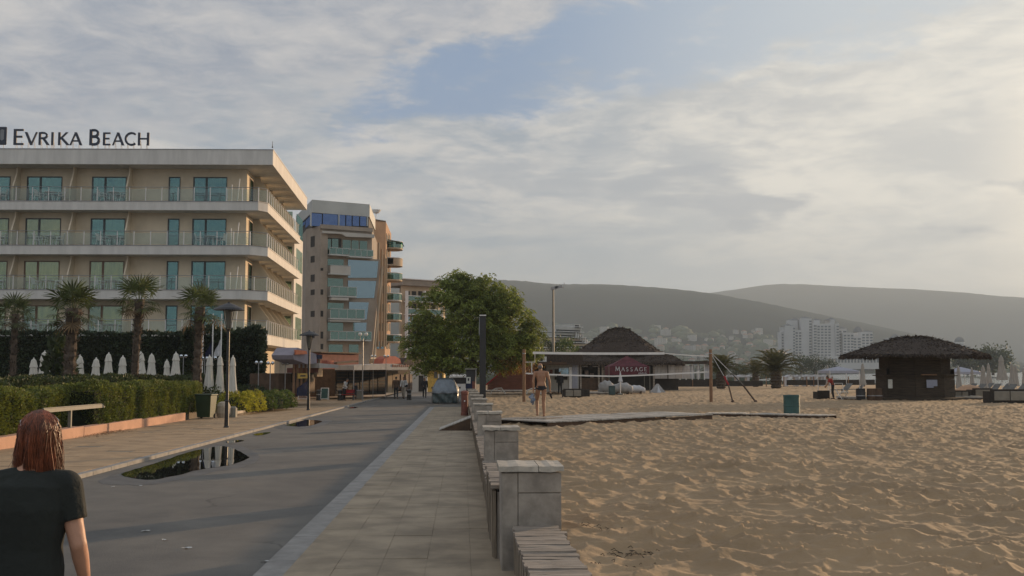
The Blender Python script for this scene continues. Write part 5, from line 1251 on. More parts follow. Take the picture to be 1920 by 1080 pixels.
# ---- folded parasols in the garden
def folded(name, label, px, d, ytop, m, zfun, grp, rr=.30, hcan=2.15, seed=0, base_h=.75):
    r = random.Random(seed); q = P(px, ytop, d); z0 = zfun(q.y); H_ = q.z - z0; root = thing(name, label, 'parasol', (q.x, q.y, z0), r.uniform(0, 6), grp)
    b = MB(); b.tube([(0, 0, 0), (0, 0, H_ + .05)], .028, 6); b.build('pole', 'white_paint', root)
    n = 16; ph = r.uniform(0, 6); vent = r.uniform(.42, .5); bot = H_ - hcan
    wob = lambda a, z: 1 + .10 * math.cos(8 * a + ph) + .06 * math.cos(3 * a + z * 2 + ph)
    b = MB(); b.lathe([(.02, H_), (rr * .30, H_ - .10), (rr * .52, H_ - vent), (rr * .42, H_ - vent - .02), (rr * .50, H_ - hcan * .4), (rr * .72, H_ - hcan * .7), (rr * 1.0, bot + .04), (rr * .96, bot)], 32, caps=False, wob=wob); b.build('canopy', m, root, smooth=False)
    b = MB(); b.lathe([(.26, 0), (.26, .08), (.05, .11)], 12); b.build('base', 'rail_grey', root); return root
pu = [(63.5, 672), (84, 659), (150, 666), (180.5, 671.5), (204, 662), (230.5, 668), (264, 660), (284.5, 663.5), (313, 675), (330, 661), (371.5, 662), (393, 667), (413, 667), (437, 668)]
wh = ['leftmost', 'second from the left, taller,', 'right of the thick palm trunk', 'short one fourth from the left', 'fifth from the left', 'sixth from the left, left of the third palm', 'right of the third palm', 'eighth from the left', 'smallest and lowest', 'pinkish lit one before the fourth palm', 'just left of the red flag pole', 'wide one under the navy flag', 'one under the white flag', 'rightmost, behind the big lamp post']
for k, (px, yt) in enumerate(pu):
    d = 55 + (k * 37 % 5) * 1.1 if k < 10 else 53.5; sc = 1.0 if k != 8 else .72
    folded('parasol', 'closed cream parasol, ' + wh[k], px, d + (6 if k == 8 else 0), yt, 'parasol_cream', lambda y: gz(y) + .1, 'closed cream parasols behind the hedge', (.37 if k < 10 else .29) + (.05 if k in (1, 6, 11) else 0) - (.04 if k == 8 else 0), 2.25 if k > 9 else 1.9, k)
# flags
for k, (px, ya_, yb_, m, lab) in enumerate(((379, 636, 664, 'red_cloth', 'red flag hanging limp on its pole'), (397.5, 634, 666, 'navy_cloth', 'navy blue flag hanging limp between the red and white ones'), (413.5, 632, 666, 'white_cloth', 'white and pale blue flag hanging limp, rightmost of three'))):
    d = 60; q = P(px, 700, d); z0 = gz(q.y); o = thing('flagpole', lab, 'flag', (q.x, q.y, z0), 0, 'flags before the tall hedge'); ht = P(px, 588, d).z - z0
    b = MB(); b.tube([(0, 0, 0), (0, 0, ht)], .035, 6); b.build('pole', 'white_paint', o); za, zb3 = P(px, ya_, d).z - z0, P(px, yb_, d).z - z0; b = MB(); vs = []; nn = 9
    for i in range(9):
        t = i / 8; z = za + (zb3 - za) * t; w = .10 + .26 * math.sin(min(1, t * 1.3) * 1.5)
        for j in range(nn): s_ = j / (nn - 1); vs.append((-.02 - w * s_, .07 * math.sin(s_ * 9 + t * 2), z - .25 * s_ * (1 - t) - .12 * s_))
    b.add(vs, [(i * nn + j, i * nn + j + 1, (i + 1) * nn + j + 1, (i + 1) * nn + j) for i in range(8) for j in range(nn - 1)]); b.build('flag_cloth', m, o, smooth=True)

# ---- wheelie bin and boulder like sack beside it
q = G(382, 789); wb_ = thing('wheelie_bin', 'dark green two wheeled rubbish bin at the end of the pink planter', 'bin', (q.x, q.y + .35, gz(q.y) + .08), R(-8))
b = MB(); b.prism([(-.27, -.26), (.27, -.26), (.27, .26), (-.27, .26)], .06, .93, [(-.33, -.36), (.33, -.36), (.33, .34), (-.33, .34)]); b.build('body', 'bin_green', wb_)
b = MB(); b.bevbox(-.36, .36, -.38, .38, .935, 1.0, .02); b.lathe([(.03, .98), (.03, 1.02)], 8, (0, .39)); b.build('lid', 'bin_green', wb_)
for sx in (-.29, .29): b = MB(); b.tube([(sx - .03, .26, .10), (sx + .03, .26, .10)], .10, 12, up=(0, 1, 0)); b.build('wheel', 'rubber', wb_)
b = MB(); b.tube([(-.28, .42, .95), (.28, .42, .95)], .016, 6); b.build('handle', 'bin_green', wb_)
q = G(418, 787); o = thing('planter_tub', 'small round pale tub half hidden behind the big lamp post', 'tub', (q.x - .05, q.y + .3, gz(q.y) + .08)); b = MB(); b.lathe([(.24, 0), (.30, .2), (.29, .48), (.22, .62), (.10, .66)], 14); b.build('tub', 'pale_stone', o)
b = MB(); b.lathe([(.22, 0), (.22, .38), (.15, .45)], 10, (.30, .25)); b.build('second_tub', 'rail_grey', o)

# ---- cafe corner beside the hotel
cafe = thing('cafe_terrace', 'cafe front with lilac sail awning, orange sign and brown timber bar beside the hotel', 'cafe', (P(560, 740, 66).x, 66, gz(66)))
co = cafe.location
FC = Face(xy(520, 62), xy(612, 70), co)
part(FC, 'bar_front', 'brown_wood', cafe, 528, 596, 700, 738, -2.0, -.2); part(FC, 'dark_opening', 'dark_interior', cafe, 552, 592, 698, 716, -.19, -.12); part(FC, 'bar_fascia', 'rust_red', cafe, 544, 594, 690, 699, -.2, .1)
b = MB(); FC.poly(b, [(512, 666), (522, 652), (558, 664), (559, 681), (540, 683), (514, 674)], -.1, 1.2); b.build('sail_awning', 'sail_lilac', cafe)
b = MB(); FC.poly(b, [(513, 656), (534, 658), (536, 664), (514, 665)], 1.25, 1.35); b.build('orange_sign', 'orange_sign', cafe)
b = MB(); FC.poly(b, [(560, 681), (598, 684), (598, 690), (560, 690)], .0, 1.3); b.build('awning', 'awning_white', cafe)
for px in (531, 538, 545.5, 553.5): part(FC, 'post', 'post_wood', cafe, px - .7, px + .7, 683, 738, .6, .7)
part(FC, 'menu_sign', 'yellow_sign', cafe, 535, 553, 700, 709.5, .75, .80); b = MB(); FC.rect(b, 539, 549, 703.5, 706, .803, .81); b.build('lettering', 'dark_metal', cafe)
b = MB(); FC.poly(b, [(532, 728), (556, 712), (556, 742), (532, 742)], .8, .86); b.build('navy_banner', 'navy_cloth', cafe)
part(FC, 'shop_wall', 'cream_render', cafe, 595, 605, 690, 706, -.4, 0); part(FC, 'coral_sign', 'awning_coral', cafe, 600, 612.5, 676, 686.5, .1, .5); part(FC, 'light_box', 'navy_cloth', cafe, 585, 596, 665, 673, .1, .3)
redw = thing('red_pavilion', 'dark red flat roofed pavilion behind the cafe and the long white awning', 'building', (P(640, 740, 96).x, 96, gz(96))); FD = Face(xy(600, 92), xy(676, 98), redw.location)
part(FD, 'wall', 'shop_red', redw, 598, 672, 662, 742, -5, 0); part(FD, 'roof_edge', 'brown_wood', redw, 597, 673, 660.5, 662.5, -5.1, .3)
part(FD, 'shutter', 'dark_interior', redw, 606, 622, 696, 730, .01, .05)

# ---- long shop under the white awning
shop = thing('beach_shop', 'long low shop with dark shutters under a pale awning on the left of the street', 'shop', (P(680, 742, 86).x, 86, gz(86)))
FE = Face(xy(624, 82), xy(776, 92), shop.location)
part(FE, 'wall', 'brown_wood', shop, 628, 723, 692, 741, -3.5, 0)
for k, (a, c) in enumerate(((630, 650), (652, 672), (674, 690), (692, 706), (707.5, 721))):
    part(FE, 'shutter', 'dark_interior', shop, a, c, 697, 738, .01, .06); b = MB(); 
    for j in range(6): FE.rect(b, a + .5, c - .5, 701 + j * 6, 702.2 + j * 6, .061, .10)
    stuff(b.build('shutter_ribs', 'brown_wood', shop))
b = MB(); FE.poly(b, [(624, 685), (700, 682), (776, 690), (776, 694), (700, 693), (624, 694)], .2, 2.0); b.build('awning', 'awning_white', shop)
b = MB(); FE.poly(b, [(628, 679.5), (668, 676), (668, 679), (628, 682.5)], -.5, .2); b.build('roof_edge', 'brown_wood', shop)
for a, c in ((725, 733), (734, 744)): part(FE, 'pier', 'cream_render', shop, a, c, 694, 736, -.2, .12)
part(FE, 'pier_back', 'brown_wood', shop, 744, 776, 694, 734, -3.5, -.4)
for a in (746, 754, 763, 770): part(FE, 'goods_rack', 'menu_mix', shop, a, a + 5, 702, 731, -.38, -.1)
for k, (ch, px) in enumerate(zip('AROMAGO', (696, 700.5, 705, 709.5, 714, 718.5, 723))) if False else []: pass
b = MB()                                                       # small illegible red and white lettering on the awning edge
for j in range(9): FE.rect(b, 697 + j * 4.1, 699.4 + j * 4.1, 683.4 + (j % 3) * .6, 688.0, 2.01, 2.05)
stuff(b.build('lettering', 'rust_red', shop))
b = MB(); FE.poly(b, [(700, 682), (703, 673), (712, 668), (724, 668), (733, 673), (736, 682)], 0, .9); b.build('coral_canopy', 'awning_coral', shop)
b = MB(); FE.poly(b, [(736, 682), (746, 671), (757, 680), (757, 684)], .0, 1.0); b.build('dark_roof', 'thatch', shop)
for x0, x1, y0, y1, m in ((757, 781, 673, 681, 'cream_render'), (770, 790, 684, 704, 'pale_render')): part(FE, 'back_shop', m, shop, x0, x1, y0, y1, -3.6, -2.4)
ys = thing('yellow_kiosk', 'small yellow painted kiosk at the far end of the street', 'kiosk', (P(815, 738, 118).x, 118, gz(118))); FY = Face(xy(800, 118), xy(850, 118), ys.location)
part(FY, 'wall', 'yellow_sign', ys, 802, 832, 694, 735, -3, 0); part(FY, 'window', 'lamp_glass', ys, 814, 820, 697, 709, .01, .06); part(FY, 'window', 'lamp_glass', ys, 824, 829, 700, 710, .01, .06); part(FY, 'door', 'white_paint', ys, 821.5, 823.5, 700, 734, .01, .05)
part(FY, 'roof', 'pale_render', ys, 798, 836, 690, 694, -3.4, .5)
wl = thing('garden_wall', 'pale grey green wall with a shaded gate beyond the shop', 'wall', (P(780, 738, 112).x, 112, gz(112))); FZ = Face(xy(768, 112), xy(802, 112), wl.location); part(FZ, 'wall', 'pale_render', wl, 768, 801, 696, 735, -.4, 0); part(FZ, 'gate', 'dark_interior', wl, 785, 794, 704, 734, .005, .05)

# boards and street furniture before the cafe
def aboard(label, px, py, w, h, m, frame='white_paint', rz=0, nm='menu_board'):
    q = G(px, py); o = thing(nm, label, 'sign board', (q.x, q.y, gz(q.y) + .045), rz)
    for s in (-1, 1):
        b = MB(); b.slab([(-w / 2, s * .28, .06), (w / 2, s * .28, .06), (w / 2, s * .03, h), (-w / 2, s * .03, h)], (0, s * .02, 0)); b.build('panel', m, o)
        b = MB()
        for x in (-w / 2 - .02, w / 2 + .02): b.beam((x, s * .30, 0), (x, s * .04, h + .03), .045)
        b.beam((-w / 2, s * .05, h + .02), (w / 2, s * .05, h + .02), .045); b.beam((-w / 2, s * .285, .09), (w / 2, s * .285, .09), .045); b.build('frame', frame, o)
    return o
aboard('A frame menu board with small pictures beside the slim lamp', 568.5, 751, .62, 1.35, 'menu_mix'); aboard('white framed A board with dark green panel before the big poster', 609, 751, .50, .86, 'chalk_green')
q = G(614, 745); o = thing('poster_board', 'large upright poster board printed with small green pictures', 'sign board', (q.x, q.y + .6, gz(q.y) + .045)); b = MB(); b.box(-.55, .55, -.03, .03, .15, 1.6); b.build('panel', 'poster_mix', o)
b = MB(); b.box(-.62, -.56, -.04, .04, 0, 1.68); b.box(.56, .62, -.04, .04, 0, 1.68); b.box(-.56, .56, -.035, .035, 1.61, 1.66); b.build('frame', 'grey_metal', o); r = random.Random(3); b = MB()
for _ in range(26): x, z = r.uniform(-.5, .42), r.uniform(.2, 1.5); b.box(x, x + .08, -.036, -.032, z, z + .07)
stuff(b.build('pictures', 'menu_mix', o))
q = G(675, 751); o = thing('litter_bin', 'grey square litter bin at the foot of the thin globe lamp', 'bin', (q.x, q.y, gz(q.y) + .045)); b = MB(); b.bevbox(-.23, .23, -.2, .2, .05, .66, .03); b.build('body', 'rail_grey', o); b = MB(); b.bevbox(-.25, .25, -.22, .22, .66, .74, .02); b.build('lid', 'grey_metal', o)
q = G(652, 752); o = thing('bench', 'small red street bench left of the grey litter bin', 'bench', (q.x, q.y, gz(q.y) + .045)); b = MB(); b.box(-.45, .45, -.18, .18, .40, .45); b.build('seat', 'red_cloth', o); b = MB(); b.slab([(-.45, .18, .52), (.45, .18, .52), (.45, .24, .78), (-.45, .24, .78)], (0, .03, 0)); b.build('backrest', 'red_cloth', o)
for sx in (-.38, .38): b = MB(); b.beam((sx, -.15, 0), (sx, -.1, .4), .04); b.beam((sx, .16, 0), (sx, .22, .7), .04); b.build('leg', 'dark_metal', o)
for k, (px, py, nm) in enumerate(((597, 752, 'dark squat bollard left of the white framed A board'), (637, 752, 'dark squat bollard right of the poster board'), (767, 751, 'black waste bin beside the two strolling people'))):
    q = G(px, py); o = thing('bollard', nm, 'bollard', (q.x, q.y, gz(q.y) + .045)); b = MB(); b.lathe([(.17, 0), (.19, .06), (.16, .12), (.16, .6), (.20, .66), (.18, .74), (.05, .78)], 12); b.build('post', 'dark_metal', o); b = MB(); b.lathe([(.165, .40), (.17, .41), (.17, .46), (.165, .47)], 12); b.build('band', 'grey_metal', o)
part(FE, 'dummy', 'brown_wood', shop, 700, 700.2, 741, 741.1, -.1, -.05) if False else None
q = G(656, 745); pp_ = thing('post', 'thin pale post rising before the dark shutters', 'post', (P(664, 745, 80).x, 80, gz(80))); b = MB(); b.tube([(0, 0, 0), (0, 0, P(664, 686, 80).z - gz(80))], .04, 6); b.build('pole', 'grey_metal', pp_)

# ---- covered car
q = G(835, 757); car = thing('covered_car', 'parked car wrapped in a wrinkled blue grey cover at the end of the pavement', 'car', (q.x - .02, q.y + 2.1, gz(q.y) + .02))
def carcover():
    rs = np.random.RandomState(6); ny, nc = 30, 40; V = []
    for i in range(ny + 1):
        t = i / ny; y = -2.1 + 4.2 * t
        hh = np.interp(t, [0, .03, .10, .20, .32, .68, .80, 1.0], [.72, .86, .98, 1.42, 1.66, 1.64, 1.05, .72]); ww = np.interp(t, [0, .05, .2, .8, 1], [.76, .86, .88, .88, .74]); tw_ = np.interp(t, [0, .12, .3, .7, .85, 1], [.66, .66, .56, .56, .66, .6])
        for j in range(nc + 1):
            s = j / nc * 2 - 1; a = abs(s); sg = np.sign(s)
            if a < .38: x = a / .38 * tw_ * .93; z = hh - .03 * (a / .38) ** 4
            else:
                k_ = (a - .38) / .62; x = tw_ * .93 + (ww - tw_ * .93) * min(1, k_ / .42) ** .8; z = hh - .03 + (.10 - hh + .03) * k_
                if hh > 1.1 and k_ < .42: x = tw_ * .93 + (ww - tw_ * .93) * (k_ / .42) ** 1.1
            fold = .022 * math.sin(y * 9 + z * 4 + sg) * (a > .4) + .02 * math.sin(y * 23 + x * 7) * (a > .6) * (1 - z / 1.7)
            V.append((sg * (x + fold), y, z + .008 * math.sin(x * 13 + y * 11)))
    V = np.array(V); i = (np.arange(ny)[:, None] * (nc + 1) + np.arange(nc)[None]).ravel(); F = np.stack([i, i + 1, i + nc + 2, i + nc + 1], -1)
    fr = []
    for i_ in range(0, 10):                                         # rear face, hanging in folds
        t = i_ / 9
        for j in range(nc + 1):
            v = V[j]; z = .10 + (v[2] - .10) * (1 - t * 0) ; fr.append((v[0] * (1 - .0 * t), 0, 0))
    return V, F
V, F = carcover(); npmesh('cover', V, F, 'cover_cloth', car, smooth=True)
def endsheet(i0, sgn, nm, m, z1, z0):
    b = MB(); vs = []; n1, n2 = 24, 10
    for r_ in range(n2 + 1):
        z = z0 + (z1 - z0) * r_ / n2
        for c in range(n1 + 1):
            s = c / n1 * 2 - 1; w = .82 if z < .62 else .82 - (z - .62) * .20
            bul = .05 * (1 - s * s) + (.04 * math.sin(s * 7 + z * 9) + .025 * math.sin(s * 17 - z * 5)) * (1 if z < .7 else .45)
            y = -2.1 - bul + max(0, z - .78) * (.42 if z < 1.05 else .42) ; vs.append((s * w * (1 - .0 * z), y * sgn, z - (.16 * abs(s) ** 5 * max(0, (z - 1.1) / .46) if z > 1.1 else 0)))
    b.add(vs, [(r_ * (n1 + 1) + c, r_ * (n1 + 1) + c + 1, (r_ + 1) * (n1 + 1) + c + 1, (r_ + 1) * (n1 + 1) + c) for r_ in range(n2) for c in range(n1)]); b.build(nm, m, car, smooth=True)
endsheet(0, 1, 'tail_cover', 'cover_cloth', 1.56, .66); endsheet(0, 1, 'lower_cover', 'cover_dark', .655, .06)
b = MB(); b.tube([(-.86, -2.14, .66), (-.4, -2.20, .64), (0, -2.21, .645), (.4, -2.2, .64), (.86, -2.14, .66)], .016, 6); b.tube([(.87, -2.1, .66), (.89, 1.9, .70)], .014, 5); b.tube([(-.87, -2.1, .66), (-.89, 1.9, .70)], .014, 5); b.build('strap', 'rubber', car)
for sx in (-.72, .72):
    for y in (-1.35, 1.3): b = MB(); b.tube([(sx - .1, y, .31), (sx + .1, y, .31)], .31, 16, up=(0, 1, 0)); b.build('wheel', 'rubber', car)
for sx in (-1, 1): b = MB(); b.bevbox(sx * .88 - .03, sx * .88 + .11 * (1 if sx > 0 else -1) + .03, .7, .84, .92, 1.05, .02); b.build('mirror', 'cover_dark', car)

# ---- rust red pillar bin, tall dark post, wooden ramp
q = G(878, 781); o = thing('fire_pillar', 'stubby rust red painted pillar with a small white mark, against the low wall', 'pillar', (min(q.x, .11), q.y, gz(q.y) + .045)); b = MB(); b.lathe([(.17, 0), (.17, .12), (.155, .14), (.155, .92), (.175, .95), (.175, 1.06), (.13, 1.10), (.06, 1.12)], 18); b.build('body', 'rust_red', o)
b = MB(); b.bevbox(-.03, .03, -.17, -.15, .62, .68, .005); b.build('white_mark', 'white_paint', o)
q = P(905, 740, 50); dp = thing('dark_post', 'tall square dark timber post with a pale metal cap standing behind the wall', 'post', (q.x, q.y, sz(50) - .1)); hd = P(905, 592.5, 50).z - dp.location.z
b = MB(); b.bevbox(-.145, .145, -.145, .145, 0, hd, .012); b.build('post', 'dark_timber' if 'dark_timber' in MATS else 'dark_metal', dp); b = MB(); b.box(-.155, .155, -.155, .155, hd + .002, hd + .05); b.build('cap', 'white_paint', dp); b = MB(); b.beam((-.17, -.08, hd - .9), (-.15, -.08, hd - .05), .04); b.build('cable', 'grey_metal', dp)
y_ = G(840, 810).y; rp = thing('wooden_ramp', 'dark wooden ramp rising from the pavement to the wall top', 'ramp', (0, y_, gz(y_) + .05))
for yy in (0, 1.25): b = MB(); b.slab([(-.74, yy, 0), (.27, yy, 0), (.27, yy, .40)], (0, .03, 0)); b.build('side_panel', 'brown_wood', rp)
for k in range(9):
    t0, t1 = k / 9 + .004, (k + 1) / 9 - .004; b = MB(); x0, x1 = -.74 + 1.03 * t0, -.74 + 1.03 * t1; b.slab([(x0, -.02, .40 * t0 + .005), (x1, -.02, .40 * t1 + .005), (x1, 1.3, .40 * t1 + .005), (x0, 1.3, .40 * t0 + .005)], (0, 0, .03)); b.build('plank', 'deck_wood', rp)
# blue white bank machine hut under the tree
q = P(883, 742, 72); o = thing('phone_booth', 'dark open booth with a blue and white pictogram panel under the tree', 'booth', (P(884, 742, 70).x + .3, 70, gz(70))); FB2 = Face(xy(868, 70), xy(900, 70), o.location)
part(FB2, 'back_wall', 'dark_metal', o, 874, 891, 693, 735, -.9, 0); part(FB2, 'roof', 'rail_grey', o, 871.5, 893.5, 690.5, 693, -1.0, .25); part(FB2, 'post', 'grey_metal', o, 892, 893.3, 693, 735, .1, .2); part(FB2, 'blue_panel', 'navy_cloth', o, 873, 885.5, 712, 728, .01, .05)
part(FB2, 'pictogram_plate', 'paper_white', o, 874.5, 882.5, 707, 719, .055, .08); part(FB2, 'pictogram', 'dark_metal', o, 877, 880, 709, 714, .082, .09); part(FB2, 'side_wall', 'rust_red', o, 885.5, 891, 715, 735, .01, .04)
# faint shop signs near the car
q = P(846, 738, 100); o = thing('white_van', 'pale parked van behind the covered car', 'van', (P(862, 738, 96).x, 98, gz(98))); b = MB(); b.bevbox(-.95, .95, -2, 2.2, .35, 1.95, .12); b.build('body', 'white_paint', o); b = MB(); b.bevbox(-.8, .8, -2.03, -1.98, 1.15, 1.7, .01); b.build('rear_window', 'dark_interior', o)
for sx in (-.8, .8):
    for y in (-1.4, 1.4): b = MB(); b.tube([(sx - .1, y, .33), (sx + .1, y, .33)], .33, 14, up=(0, 1, 0)); b.build('wheel', 'rubber', o)
mat('wicker_twig', (0.03, 0.022, 0.016), .9, .4, 9, 0)
# ================================================================ things on the beach
def sface(px0, px1, d, off=0): return Face(xy(px0, d), xy(px1, d + off), (P((px0 + px1) / 2, 720, d).x, P((px0 + px1) / 2, 720, d).y, sz(d)))
# boardwalk: grey planks from the wall to the right, dark beam edges
def deck(label, pts, w, h, n, m='deck_wood', edge='brown_wood', nm='boardwalk', cat='boardwalk'):
    """planks laid across a path given by pixel positions of its near edge"""
    P_ = [SG(*p) for p in pts]; o = thing(nm, label, cat, (P_[0].x, P_[0].y, sz(P_[0].y)))
    cum = [0]; 
    for a, c in zip(P_, P_[1:]): cum.append(cum[-1] + (c - a).length)
    def at_(s):
        for k in range(len(P_) - 1):
            if s <= cum[k + 1] or k == len(P_) - 2: t = (s - cum[k]) / (cum[k + 1] - cum[k]); return P_[k].lerp(P_[k + 1], t)
    L = cum[-1]
    for k in range(n):
        a = at_(L * k / n); c = at_(L * (k + 1) / n); d = (c - a).normalized(); a = a + d * .006; c = c - d * .008; nn = Vector((-d.y, d.x, 0)) * w; 
        if nn.y < 0: nn = -nn
        j = rnd.uniform(-.006, .006); h0 = h[0] + (h[1] - h[0]) * k / n; f = Vector((0, 0, h0 + j)) - o.location
        q = [a + f, c + f, c + nn + f, a + nn + f]
        b = MB(); b.slab([(v.x, v.y, v.z) for v in q], (0, 0, .035)); b.build('plank', m, o)
    for s in (.03, w - .05):
        b = MB()
        for k in range(len(P_) - 1):
            d = (P_[k + 1] - P_[k]).normalized(); nn = Vector((-d.y, d.x, 0))
            if nn.y < 0: nn = -nn
            a = P_[k] + nn * s - o.location; c = P_[k + 1] + nn * s - o.location; b.slab([(a.x, a.y, a.z - .3), (c.x, c.y, c.z - .3), (c.x, c.y, c.z + h[1] - .004), (a.x, a.y, a.z + h[0] - .004)], nn * .05)
        b.build('edge_beam', edge, o)
    return o
deck('grey slatted boardwalk lying on the sand right of the walking man', [(1030, 798), (1130, 794), (1230, 789.5), (1337, 786.5)], 2.4, (.08, .14), 54)
deck('narrow dark duckboard running on from the boardwalk to the teal bin', [(1322, 779), (1400, 780), (1470, 782), (1552, 784)], .8, (.05, .06), 40)
deck('short dark platform between the wall and the boardwalk where the man stands', [(938, 792), (1024, 794.5)], .95, (.10, .12), 14, 'old_wood')
# teal bin
q = SG(1497, 779); o = thing('beach_bin', 'teal metal drum bin beside the end of the duckboard', 'bin', (q.x, q.y + .75, sz(q.y) - .03)); b = MB(); b.lathe([(.285, 0), (.285, .66), (.295, .67), (.295, .73), (.27, .735), (.27, .5)], 24, caps=False); b.build('drum', 'teal_metal', o)
b = MB(); b.lathe([(.0, .45), (.27, .45)], 24, caps=False); b.build('lining', 'dark_interior', o); b = MB(); b.lathe([(.287, .33), (.295, .34), (.295, .37), (.287, .38)], 24, caps=False); b.build('rib', 'teal_metal', o)
# dry seaweed and twigs caught in the hollows
for px, py, n, nm in ((1192, 1032, 34, 'dark tangle of dry seaweed on the near sand, lower one'), (1165, 1052, 18, 'small dark scatter of twigs below the seaweed tangle'), (1128, 985, 14, 'thin dark twigs on the sand right of the near pillar')):
    q = SG(px, py); o = thing('seaweed', nm, 'seaweed', (q.x, q.y, sz(q.y)), 0, 'bits of dry seaweed on the sand'); b = MB(); r = random.Random(px)
    for _ in range(n):
        x, y = r.gauss(0, .11), r.gauss(0, .07); z = float(relief(np.array([q.x + x]), np.array([q.y + y]))[0]) + .006; a = r.uniform(0, 6.3); l = r.uniform(.02, .06)
        b.tube([(x, y, z), (x + math.cos(a) * l * .6, y + math.sin(a) * l * .6, z + r.uniform(0, .02)), (x + math.cos(a + .6) * l, y + math.sin(a + .6) * l, z + .004)], r.uniform(.0015, .0035), 3)
    stuff(b.build('strands', 'wicker_twig', o))
# volleyball court
vg = 58.5
for px, pb_, yt, nm in ((982.5, 764, 655, 'wooden volleyball post standing left, against the tree and red hut'), (1333.5, 751, 655, 'wooden volleyball post standing right, before the date palm')):
    d = vg; q = P(px, 750, d); o = thing('volleyball_post', nm, 'post', (q.x, q.y, sz(q.y) - .05), 0, 'posts of the volleyball net'); H_ = P(px, yt, d).z - o.location.z; b = MB(); b.lathe([(.09, 0), (.085, H_ - .03), (.07, H_)], 14); b.build('pole', 'post_wood', o)
    b = MB(); b.lathe([(.092, H_ - .25), (.092, H_ - .2)], 14, caps=False); b.build('hook_band', 'grey_metal', o)
net = thing('volleyball_net', 'volleyball net with white tapes sagging between the two wooden posts', 'net', P(983, 750, vg)); a = P(999, 661.5, vg - .2) - net.location; c = P(1246, 662.5, vg - .2) - net.location; c2 = P(1331, 668, vg) - net.location
lo_a, lo_b, lo_c = P(984, 700, vg) - net.location, P(1150, 705.5, vg) - net.location, P(1331, 697, vg) - net.location
b = MB(); N = 14
def tape(pa, pb, h, sag):
    for k in range(N):
        t0, t1 = k / N, (k + 1) / N; p = pa.lerp(pb, t0) - Vector((0, 0, sag * math.sin(t0 * math.pi))); q = pa.lerp(pb, t1) - Vector((0, 0, sag * math.sin(t1 * math.pi))); b.slab([p - Vector((0, 0, h / 2)), q - Vector((0, 0, h / 2)), q + Vector((0, 0, h / 2)), p + Vector((0, 0, h / 2))], (0, .01, 0))
tape(a, c, .13, .03); tape(c, c2, .05, .02); b.build('top_tape', 'white_paint', net); b = MB(); tape(lo_a, lo_b, .075, .02); tape(lo_b, lo_c, .075, .02); b.build('bottom_tape', 'white_paint', net)
b = MB(); pL = P(985, 680, vg) - net.location; pL2 = P(1003, 679, vg) - net.location; b.tube([P(984, 679, vg) - net.location, P(1003, 679, vg) - net.location, P(1003, 662, vg) - net.location], .02, 4); b.tube([P(997, 679, vg) - net.location, P(997, 700, vg) - net.location, P(1012, 700, vg) - net.location], .03, 4); b.build('net_rope', 'white_paint', net)
b = MB()
for k in range(44): p = a.lerp(c2, (k + .5) / 44); q = lo_a.lerp(lo_c, (k + .5) / 44); b.beam(p, q, .006)
for k in range(5): p = a.lerp(lo_a, (k + 1) / 6); q = c2.lerp(lo_c, (k + 1) / 6); b.beam(p, q, .006)
stuff(b.build('mesh_cords', 'dark_metal', net))
for k, (pts, nm) in enumerate((([(1336, 668), (1358, 706), (1366, 722), (1374, 748)], 'guy strap with a red sleeve pegged in the sand, nearer the post'), ([(1336, 664), (1372, 700), (1393, 722), (1417, 752)], 'dark guy strap pegged in the sand, farther from the post'))):
    Q = [P(px, py, vg - i * .6) for i, (px, py) in enumerate(pts)]; Q[-1].z = sz(Q[-1].y) + .02; o = thing('guy_strap', nm, 'strap', Q[-1], 0, 'guy straps of the right volleyball post'); L = o.location
    b = MB(); b.tube([Q[0] - L, Q[1] - L], .012, 4); b.build('cord', 'white_paint', o); b = MB(); b.tube([Q[1] - L, Q[2] - L], .05 if k == 0 else .035, 5); b.build('sleeve', 'red_cloth' if k == 0 else 'dark_metal', o); b = MB(); b.tube([Q[2] - L, Q[3] - L], .045, 6); b.build('strap', 'brown_wood', o); b = MB(); b.lathe([(.10, 0), (.08, .07), (.03, .10)], 8); b.build('peg', 'brown_wood', o)
# floodlight mast
q = P(1037.5, 720, 108); o = thing('floodlight_mast', 'tall slim mast with two angled floodlights behind the beach bar', 'floodlight', (q.x, q.y, sz(108))); H_ = P(1037, 541, 108).z - o.location.z; b = MB(); b.lathe([(.14, 0), (.12, H_ * .5), (.09, H_)], 8); b.build('mast', 'rail_grey', o)
for k, (dx_, dz_) in enumerate(((.12, .12), (.55, .18))): b = MB(); b.slab([(dx_ - .35, -.1, H_ + dz_ - .28), (dx_ + .35, -.1, H_ + dz_ - .05), (dx_ + .35, -.1, H_ + dz_ + .18), (dx_ - .35, -.1, H_ + dz_ + .02)], (0, .35, 0)); b.build('floodlight', 'grey_metal', o)
b = MB(); b.beam((-.2, .05, H_ - .05), (1.1, .05, H_ + .15), .07); b.beam((1.05, .05, H_), (1.15, .05, H_ + .6), .05); b.build('crossbar', 'grey_metal', o)

